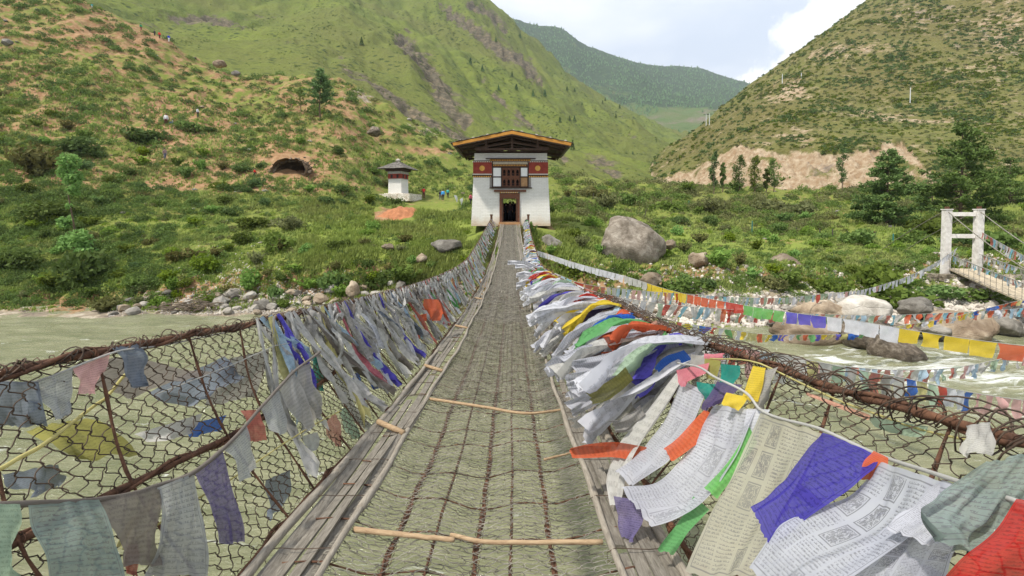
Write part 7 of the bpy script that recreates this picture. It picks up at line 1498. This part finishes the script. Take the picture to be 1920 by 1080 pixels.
# ------------------------------------------------------------------ cave, soil heap, driftwood, poles, posts
cpos = at(G, CAVE[0], 323); M_cave = rock_mat('cave_earth', (.07, .05, .03), (.15, .10, .06), (.24, .17, .11), 1.2)
cv = empty('cave', tuple(cpos)); tag(cv, 'dark cave mouth ringed with rubble in the left slope beyond the meadow', 'cave')
cv.scale = (.82, .9, .8)
u_, v_ = np.meshgrid(np.linspace(-1, 1, 28), np.linspace(0, 1, 22)); an = u_ * math.pi * .62; rr_ = np.sqrt(np.clip(1 - (1 - v_) ** 2.2, 0, 1))
V = np.stack([np.sin(an) * 2.75 * (1.02 - .9 * v_ ** 3), -1.2 + v_ * 5.5, np.cos(an) * 2.0 * (1.0 - .85 * v_ ** 3) + .15], -1).reshape(-1, 3); V += np.stack([fbm(V[:, 0], V[:, 1] + V[:, 2], 4)] * 3, -1) * .35
i = np.arange(21)[:, None] * 28; j = np.arange(27)[None]; Q = np.stack([i + j, i + j + 1, i + 28 + j + 1, i + 28 + j], -1).reshape(-1, 4); link('interior', mesh('interior', V, Q, None, M_cave), cv)
mb = MB(); mb.box((-2.6, -.2, -.6), (2.6, 4.5, -.12)); link('floor', mb.me('floor', M_cave), cv)
Vs, Fs, n0 = [], [], 0
src = [(np.array([v.co[:] for v in m_.vertices]), np.array([list(p.vertices) for p in m_.polygons])) for m_ in ROCKS['tan']]
r_ = np.random.RandomState(4)
for k in range(230):
    a = r_.uniform(-1.75, 1.75); s2 = r_.uniform(.09, .30); rd = 1 + abs(r_.normal()) * .20; v0, f0 = src[k % 3]; x = math.sin(a) * 2.55 * rd; z = math.cos(a) * 1.75 * rd + .1
    y = float(G.zat(cpos[0] + x, cpos[1])) ; yy = -.55 + (max(z, 0)) * .55 + r_.uniform(-.15, .15)
    zz = float(G.zat(cpos[0] + x, cpos[1] + yy)) - cpos[2]; z2 = max(z, zz) if rd > 1.12 else z
    Vs.append(v0 * s2 + [x, yy, z2]); Fs.append(f0 + n0); n0 += len(v0)
link('rubble', mesh('rubble', np.concatenate(Vs), None, np.concatenate(Fs), RMt), cv)
sp_ = at(G, 738, 412); u_, v_ = np.meshgrid(np.linspace(-1, 1, 40), np.linspace(-1, 1, 30)); X = u_ * 2.7; Yv = v_ * 2.6; hgt = np.clip(1 - (u_ ** 2 + v_ ** 2) * 1.25, -.7, 1) * .95 + .38 * fbm(X * .9, Yv * .9, 5)
Z = np.array([[float(G.zat(sp_[0] + X[i, j], sp_[1] + 2 + Yv[i, j])) for j in range(40)] for i in range(30)]) - sp_[2]; V = np.stack([X, Yv + 2, Z + hgt - .12], -1).reshape(-1, 3)
i = np.arange(29)[:, None] * 40; j = np.arange(39)[None]; Q = np.stack([i + j, i + j + 1, i + 40 + j + 1, i + 40 + j], -1).reshape(-1, 4); o = link('soil_heap', mesh('soil_heap', V, Q, None, simple('orange_soil', (.36, .15, .07), .95, .25, 2, .7, bd=.08), True), None, sp_); tag(o, 'heap of orange soil on the meadow in front of the shrine', 'soil heap')
dp = at(G, 355, 583); mb = MB(); r_ = np.random.RandomState(9)
for k in range(110):
    c = np.array([r_.normal() * .9, r_.normal() * .35, abs(r_.normal()) * .28 + .05]); d = np.array([1, r_.normal() * .4, r_.normal() * .22 + .12]); d /= np.linalg.norm(d); L_ = r_.uniform(.3, 1.1); mb.tube([c - d * L_ / 2, c + [0, 0, .05], c + d * L_ / 2], r_.uniform(.012, .04), 5)
o = link('driftwood', mb.me('driftwood', M_twig), None, dp); tag(o, 'tangled heap of brown driftwood at the left water edge', 'driftwood')
M_polew = simple('white_pole', (.62, .64, .66), .6, .1, 3, .1); M_post = simple('dark_post', (.07, .06, .05), .9, .3, 4, .3); M_postg = simple('green_post', (.03, .14, .12), .7, .2, 4, .2)
for (px, py, hp, sh, lb, arm) in [(1699, 193, 28, M3, 'white power pole in the middle of the right hill', 0), (1461, 158, 19, M3, 'white power pole near the skyline of the right hill', 0), (1496, 146, 9, M3, 'thin short pole right of the skyline power pole', 0), (1321, 236, 22, M3, 'left power pole of the pair at the low spur of the right hill', 1), (1327, 235, 22, M3, 'right power pole of the pair at the low spur of the right hill', 1)]:
    h_ = at(sh, px, py); s2 = h_[1] / FPX; H = hp * s2; r0 = empty('power_pole', tuple(h_)); tag(r0, lb, 'power pole'); mb = MB(); mb.tube([[0, 0, -.5], [0, 0, H]], [.08 + .0004 * h_[1], .06 + .0003 * h_[1]], 8, True); link('pole', mb.me('pole', M_polew), r0)
    if arm: mb = MB(); mb.box((-1.6, -.1, H - .5), (1.6, .1, H - .25)); link('crossarm', mb.me('crossarm', M_post), r0)
for i, (px, py, hp, ln, g_) in enumerate([(1080, 372, 14, 0, 0), (1112, 374, 12, 0, 0), (1131, 378, 14, 0, 0), (1207, 410, 18, .25, 0), (1291, 388, 12, 0, 1), (1358, 392, 14, 0, 0), (1410, 440, 26, 0, 1), (1456, 430, 12, 0, 1), (1493, 436, 10, 0, 0), (1537, 437, 9, 0, 0), (1561, 446, 17, 0, 0), (1589, 450, 17, 0, 0), (1641, 446, 11, 0, 0), (1675, 462, 24, 0, 1), (1250, 380, 10, 0, 0)]):
    h_ = at(G, px, py); s2 = h_[1] / FPX; H = hp * s2; mb = MB(); mb.tube([[0, 0, -.2], [ln * H, 0, H]], .055, 6, True); o = link('fence_post', mb.me('fence_post', M_postg if g_ else M_post), None, h_)
    tag(o, '%s%s fence post %s' % ('leaning ' if ln else '', 'green' if g_ else 'dark', ['behind the gatehouse right side', 'second right of the gatehouse', 'third right of the gatehouse', 'just above the great boulder', 'in the scrub beyond the great boulder', 'right of the scrub gap', 'tallest, standing in the right meadow', 'right of the tallest green one', 'fourth from the dense pine', 'third from the dense pine', 'with its shorter twin, left one', 'with its shorter twin, right one', 'below the dense pine', 'nearest the white tower', 'short, above the great boulder to the right'][i]), 'fence post', 'fence posts across the right meadow')

# ------------------------------------------------------------------ people
M_skin = simple('skin', (.42, .24, .16), .6, .1, 5, .05); M_hair = simple('dark_hair', (.02, .015, .012), .6, .2, 9, .1); CC = {}
def ccol(c):
    if c not in CC: CC[c] = simple('cloth_%d' % len(CC), c, .85, .15, 12, .2)
    return CC[c]
def skin_obj(name, pts, edges, rad, mat, parent, sub=1):
    me_ = bpy.data.meshes.new(name); me_.from_pydata([tuple(p) for p in pts], edges, []); o = bpy.data.objects.new(name, me_); col.objects.link(o); o.parent = parent
    m_ = o.modifiers.new('skin', 'SKIN'); m_.use_smooth_shade = True; sv = me_.skin_vertices[0].data
    for k, r0 in enumerate(rad): sv[k].radius = (r0, r0) if not isinstance(r0, tuple) else r0
    sv[0].use_root = True
    if sub: s_ = o.modifiers.new('sub', 'SUBSURF'); s_.levels = sub; s_.render_levels = sub
    me_.materials.append(mat); return o
def person(pos, h, top, legs, label, pose='stand', rz=0, hat=None, pack=None, seated=False):
    root = empty('person', tuple(pos), rz); tag(root, label, 'person'); k = h / 1.7; S_ = lambda *p: [q * k for q in p]
    if seated: pel = (0, 0, .22); hipL, knL, anL = (-.1, 0, .2), (-.14, -.40, .48), (-.14, -.55, .06); hipR, knR, anR = (.1, 0, .2), (.14, -.40, .46), (.14, -.58, .06); b = .22 - .92
    else:
        pel = (0, 0, .92); st = .12 if pose == 'walk' else .02; hipL, knL, anL = (-.09, 0, .88), (-.11, -st, .48), (-.11, -st * .3, .08); hipR, knR, anR = (.09, 0, .88), (.11, st * .3, .48), (.11, st * 1.6, .10); b = 0
    z = lambda v: v + b
    spine = [(0, .0, z(1.12)), (0, .0, z(1.33)), (0, -.01, z(1.46)), (0, -.03, z(1.60))]
    if pose == 'photo': armL = [(-.18, 0, z(1.40)), (-.27, -.12, z(1.22)), (-.10, -.27, z(1.45))]; armR = [(.18, 0, z(1.40)), (.27, -.12, z(1.22)), (.08, -.27, z(1.46))]
    elif pose == 'walk': armL = [(-.18, 0, z(1.40)), (-.23, .08, z(1.14)), (-.22, -.02, z(.92))]; armR = [(.18, 0, z(1.40)), (.23, -.08, z(1.14)), (.21, -.20, z(.95))]
    else: armL = [(-.18, 0, z(1.40)), (-.23, .02, z(1.13)), (-.21, -.06, z(.88))]; armR = [(.18, 0, z(1.40)), (.23, .02, z(1.13)), (.20, -.06, z(.88))]
    footL = (anL[0], anL[1] - .16, anL[2] - .04); footR = (anR[0], anR[1] - .16, anR[2] - .04)
    def hand(a, s_):
        out_ = []
        for q in range(4): out_.append((a[0] + (q - 1.5) * .018, a[1] - .02, a[2] - .15 + .012 * abs(q - 1.4)))
        out_.append((a[0] - s_ * .05, a[1] - .03, a[2] - .08)); return out_
    palmL = (armL[2][0], armL[2][1] - .01, armL[2][2] - .07); palmR = (armR[2][0], armR[2][1] - .01, armR[2][2] - .07); hl, hr = hand(armL[2], -1), hand(armR[2], 1)
    pts = [pel] + spine + armL + armR + [hipL, knL, anL, footL, hipR, knR, anR, footR, palmL] + hl + [palmR] + hr
    E = [(0, 1), (1, 2), (2, 3), (3, 4), (2, 5), (5, 6), (6, 7), (2, 8), (8, 9), (9, 10), (0, 11), (11, 12), (12, 13), (13, 14), (0, 15), (15, 16), (16, 17), (17, 18), (7, 19)] + [(19, 20 + q) for q in range(5)] + [(10, 25)] + [(25, 26 + q) for q in range(5)]
    rad = [.13, .12, .14, .055, .09, .06, .045, .032, .06, .045, .032, .085, .06, .042, .035, .085, .06, .042, .035, .03] + [.009] * 5 + [.03] + [.009] * 5
    skin_obj('body', [S_(*p) for p in pts], E, [r0 * k for r0 in rad], M_skin, root)
    skin_obj('jacket', [S_(*p) for p in [(0, 0, z(.90)), (0, 0, z(1.12)), (0, 0, z(1.34)), (0, 0, z(1.43))] + armL + armR], [(0, 1), (1, 2), (2, 3), (2, 4), (4, 5), (5, 6), (2, 7), (7, 8), (8, 9)], [r0 * k for r0 in [.165, .15, .165, .08, .085, .068, .055, .085, .068, .055]], ccol(top), root)
    skin_obj('trousers', [S_(*p) for p in [pel, hipL, knL, anL, hipR, knR, anR]], [(0, 1), (1, 2), (2, 3), (0, 4), (4, 5), (5, 6)], [r0 * k for r0 in [.15, .105, .078, .06, .105, .078, .06]], ccol(legs), root)
    import bmesh
    def blobm(name, c, r0, mat, sc=(1, 1, 1)):
        bm = bmesh.new(); bmesh.ops.create_uvsphere(bm, u_segments=14, v_segments=10, radius=1)
        for v in bm.verts: v.co = Vector((c[0] * k + v.co.x * r0 * k * sc[0], c[1] * k + v.co.y * r0 * k * sc[1], c[2] * k + v.co.z * r0 * k * sc[2]))
        me_ = bpy.data.meshes.new(name); bm.to_mesh(me_); bm.free(); me_.materials.append(mat); return link(name, me_, root)
    blobm('hair', (0, .015, z(1.665)), .108, ccol(hat) if hat else M_hair, (1, 1.05, .8))
    if pack: blobm('backpack', (0, .21, z(1.22)), .17, ccol(pack), (.9, .6, 1.35))
    return root
RED, DRED, BLK, WHT, BLU, TEAL, GRN = (.55, .03, .03), (.10, .03, .03), (.03, .03, .035), (.75, .75, .75), (.03, .12, .5), (.05, .35, .33), (.03, .30, .12)
for (px, py, hp, top, legs, lb, kw) in [
    (795, 373, 21.5, RED, DRED, 'person in red top taking a photo beside the shrine', dict(pose='photo', rz=R(200))),
    (831, 377, 21, (.06, .35, .75), BLK, 'person in bright blue jacket standing on the path between shrine and gatehouse', dict(pack=(.05, .1, .3), rz=R(20))),
    (826, 376, 19, BLK, (.08, .08, .1), 'person in dark clothes half hidden behind the one in the bright blue jacket', dict(pose='walk', rz=R(170))),
    (840, 372, 18, TEAL, BLK, 'person in teal jacket farther back on the path right of the blue jacket', dict(rz=R(160))),
    (883, 386, 23, (.55, .12, .16), BLK, 'person in pink red top at the left wall of the gatehouse', dict(pose='walk', rz=R(240))),
    (480, 332, 15, (.75, .03, .02), BLK, 'person in bright red top on the slope left of the cave', dict(pose='walk', rz=R(90))),
    (313, 300, 21, (.28, .18, .17), (.12, .13, .17), 'person in dull clothes walking the path below the seated hikers', dict(pose='walk', rz=R(60))),
    (317, 236, 22, WHT, DRED, 'person in white shirt and dark red trousers, left of the resting pair on the hillside', dict(pack=RED, rz=R(30))),
    (329, 233, 14, (.30, .36, .45), BLU, 'seated person in pale blue beside the white shirted hiker', dict(seated=True, rz=R(-60))),
    (376, 221, 18, WHT, BLK, 'person in white top and black trousers on the trail right of the resting pair', dict(pose='walk', rz=R(100))),
    (275, 59, 14, GRN, (.25, .08, .06), 'person in green top on the crest of the left hillside', dict(pose='walk', rz=R(80))),
    (300, 68, 11, BLK, BLK, 'person in black between the green and the red topped hikers on the crest', dict(rz=R(80))),
    (309, 73, 13, (.75, .05, .03), DRED, 'person in bright red jacket on the crest of the left hillside', dict(pose='walk', rz=R(60))),
    (326, 79, 13, (.03, .06, .55), WHT, 'person in deep blue jacket, lowest of the hikers on the crest', dict(pose='walk', rz=R(60))),
    (186, 17, 10, TEAL, WHT, 'person in teal and white, highest on the crest at the upper left', dict(rz=R(60)))]:
    h_ = at(G, px, py); person(h_ + [0, 0, .02], hp * h_[1] / FPX, top, legs, lb, **kw)
for i, (dx, dy, t_, lb) in enumerate([(-.32, 3.0, (.05, .05, .06), 'left of the three people silhouetted in the gatehouse passage'), (.02, 2.2, (.09, .05, .05), 'middle of the three people silhouetted in the gatehouse passage'), (.30, 3.4, (.04, .05, .08), 'right of the three people silhouetted in the gatehouse passage')]):
    person((GX - .1 + dx, GYf + dy, -.40), 1.62 + .05 * i, t_, (.03, .03, .04), lb, pose='walk' if i == 1 else 'stand', rz=R(10 * i))
# white cloth strung on a low pole between shrine path and gatehouse
flag([(851, 366, 60), (853, 371, 60), (856, 378, 60)], [(856, 366, 60), (858, 372, 60), (857, 380, 60)], CM['white'], 'white rag on a stick in the grass left of the gatehouse', n=6, m=8, amp=.06)
flag([(862, 374, 58), (864, 379, 58), (865, 385, 58)], [(868, 370, 58), (868, 376, 58), (866, 382, 58)], CM['white'], 'second white rag left of the gatehouse, nearer the wall', n=6, m=8, amp=.06)
# ------------------------------------------------------------------ air
mb = MB(); mb.box((-4200, -60, -9.2), (4200, 4400, 1700)); t = NT('hazy_air')
pv = t.t.nodes.new('ShaderNodeVolumePrincipled'); pv.inputs['Color'].default_value = (.80, .88, 1., 1); pv.inputs['Density'].default_value = .00010; pv.inputs['Anisotropy'].default_value = .2
t.t.links.new(pv.outputs[0], t.out.inputs['Volume'])
o = link('haze', mb.me('haze', t.m)); tag(o, 'thin bluish haze filling the valley air', 'haze', kind='stuff')

# ------------------------------------------------------------------ tell look-alikes apart by their place
bpy.context.view_layer.update()
import collections
ORD = ['', 'second', 'third', 'fourth', 'fifth', 'sixth', 'seventh', 'eighth', 'ninth', 'tenth', 'eleventh', 'twelfth', 'thirteenth', 'fourteenth', 'fifteenth']
grp = collections.defaultdict(list)
for o in bpy.data.objects:
    if o.parent is None and 'label' in o.keys() and 'category' in o.keys(): grp[o['label']].append(o)
for lb, lst in grp.items():
    if 1 < len(lst) <= 15:
        lst.sort(key=lambda o: proj(*o.location)[0]); n = len(lst)
        for i, o in enumerate(lst):
            w_ = 'leftmost' if i == 0 else 'rightmost' if i == n - 1 else ORD[i] + ' from left'
            words = lb.split()
            if len(words) + len(w_.split()) <= 16: o['label'] = lb + (', ' + w_)
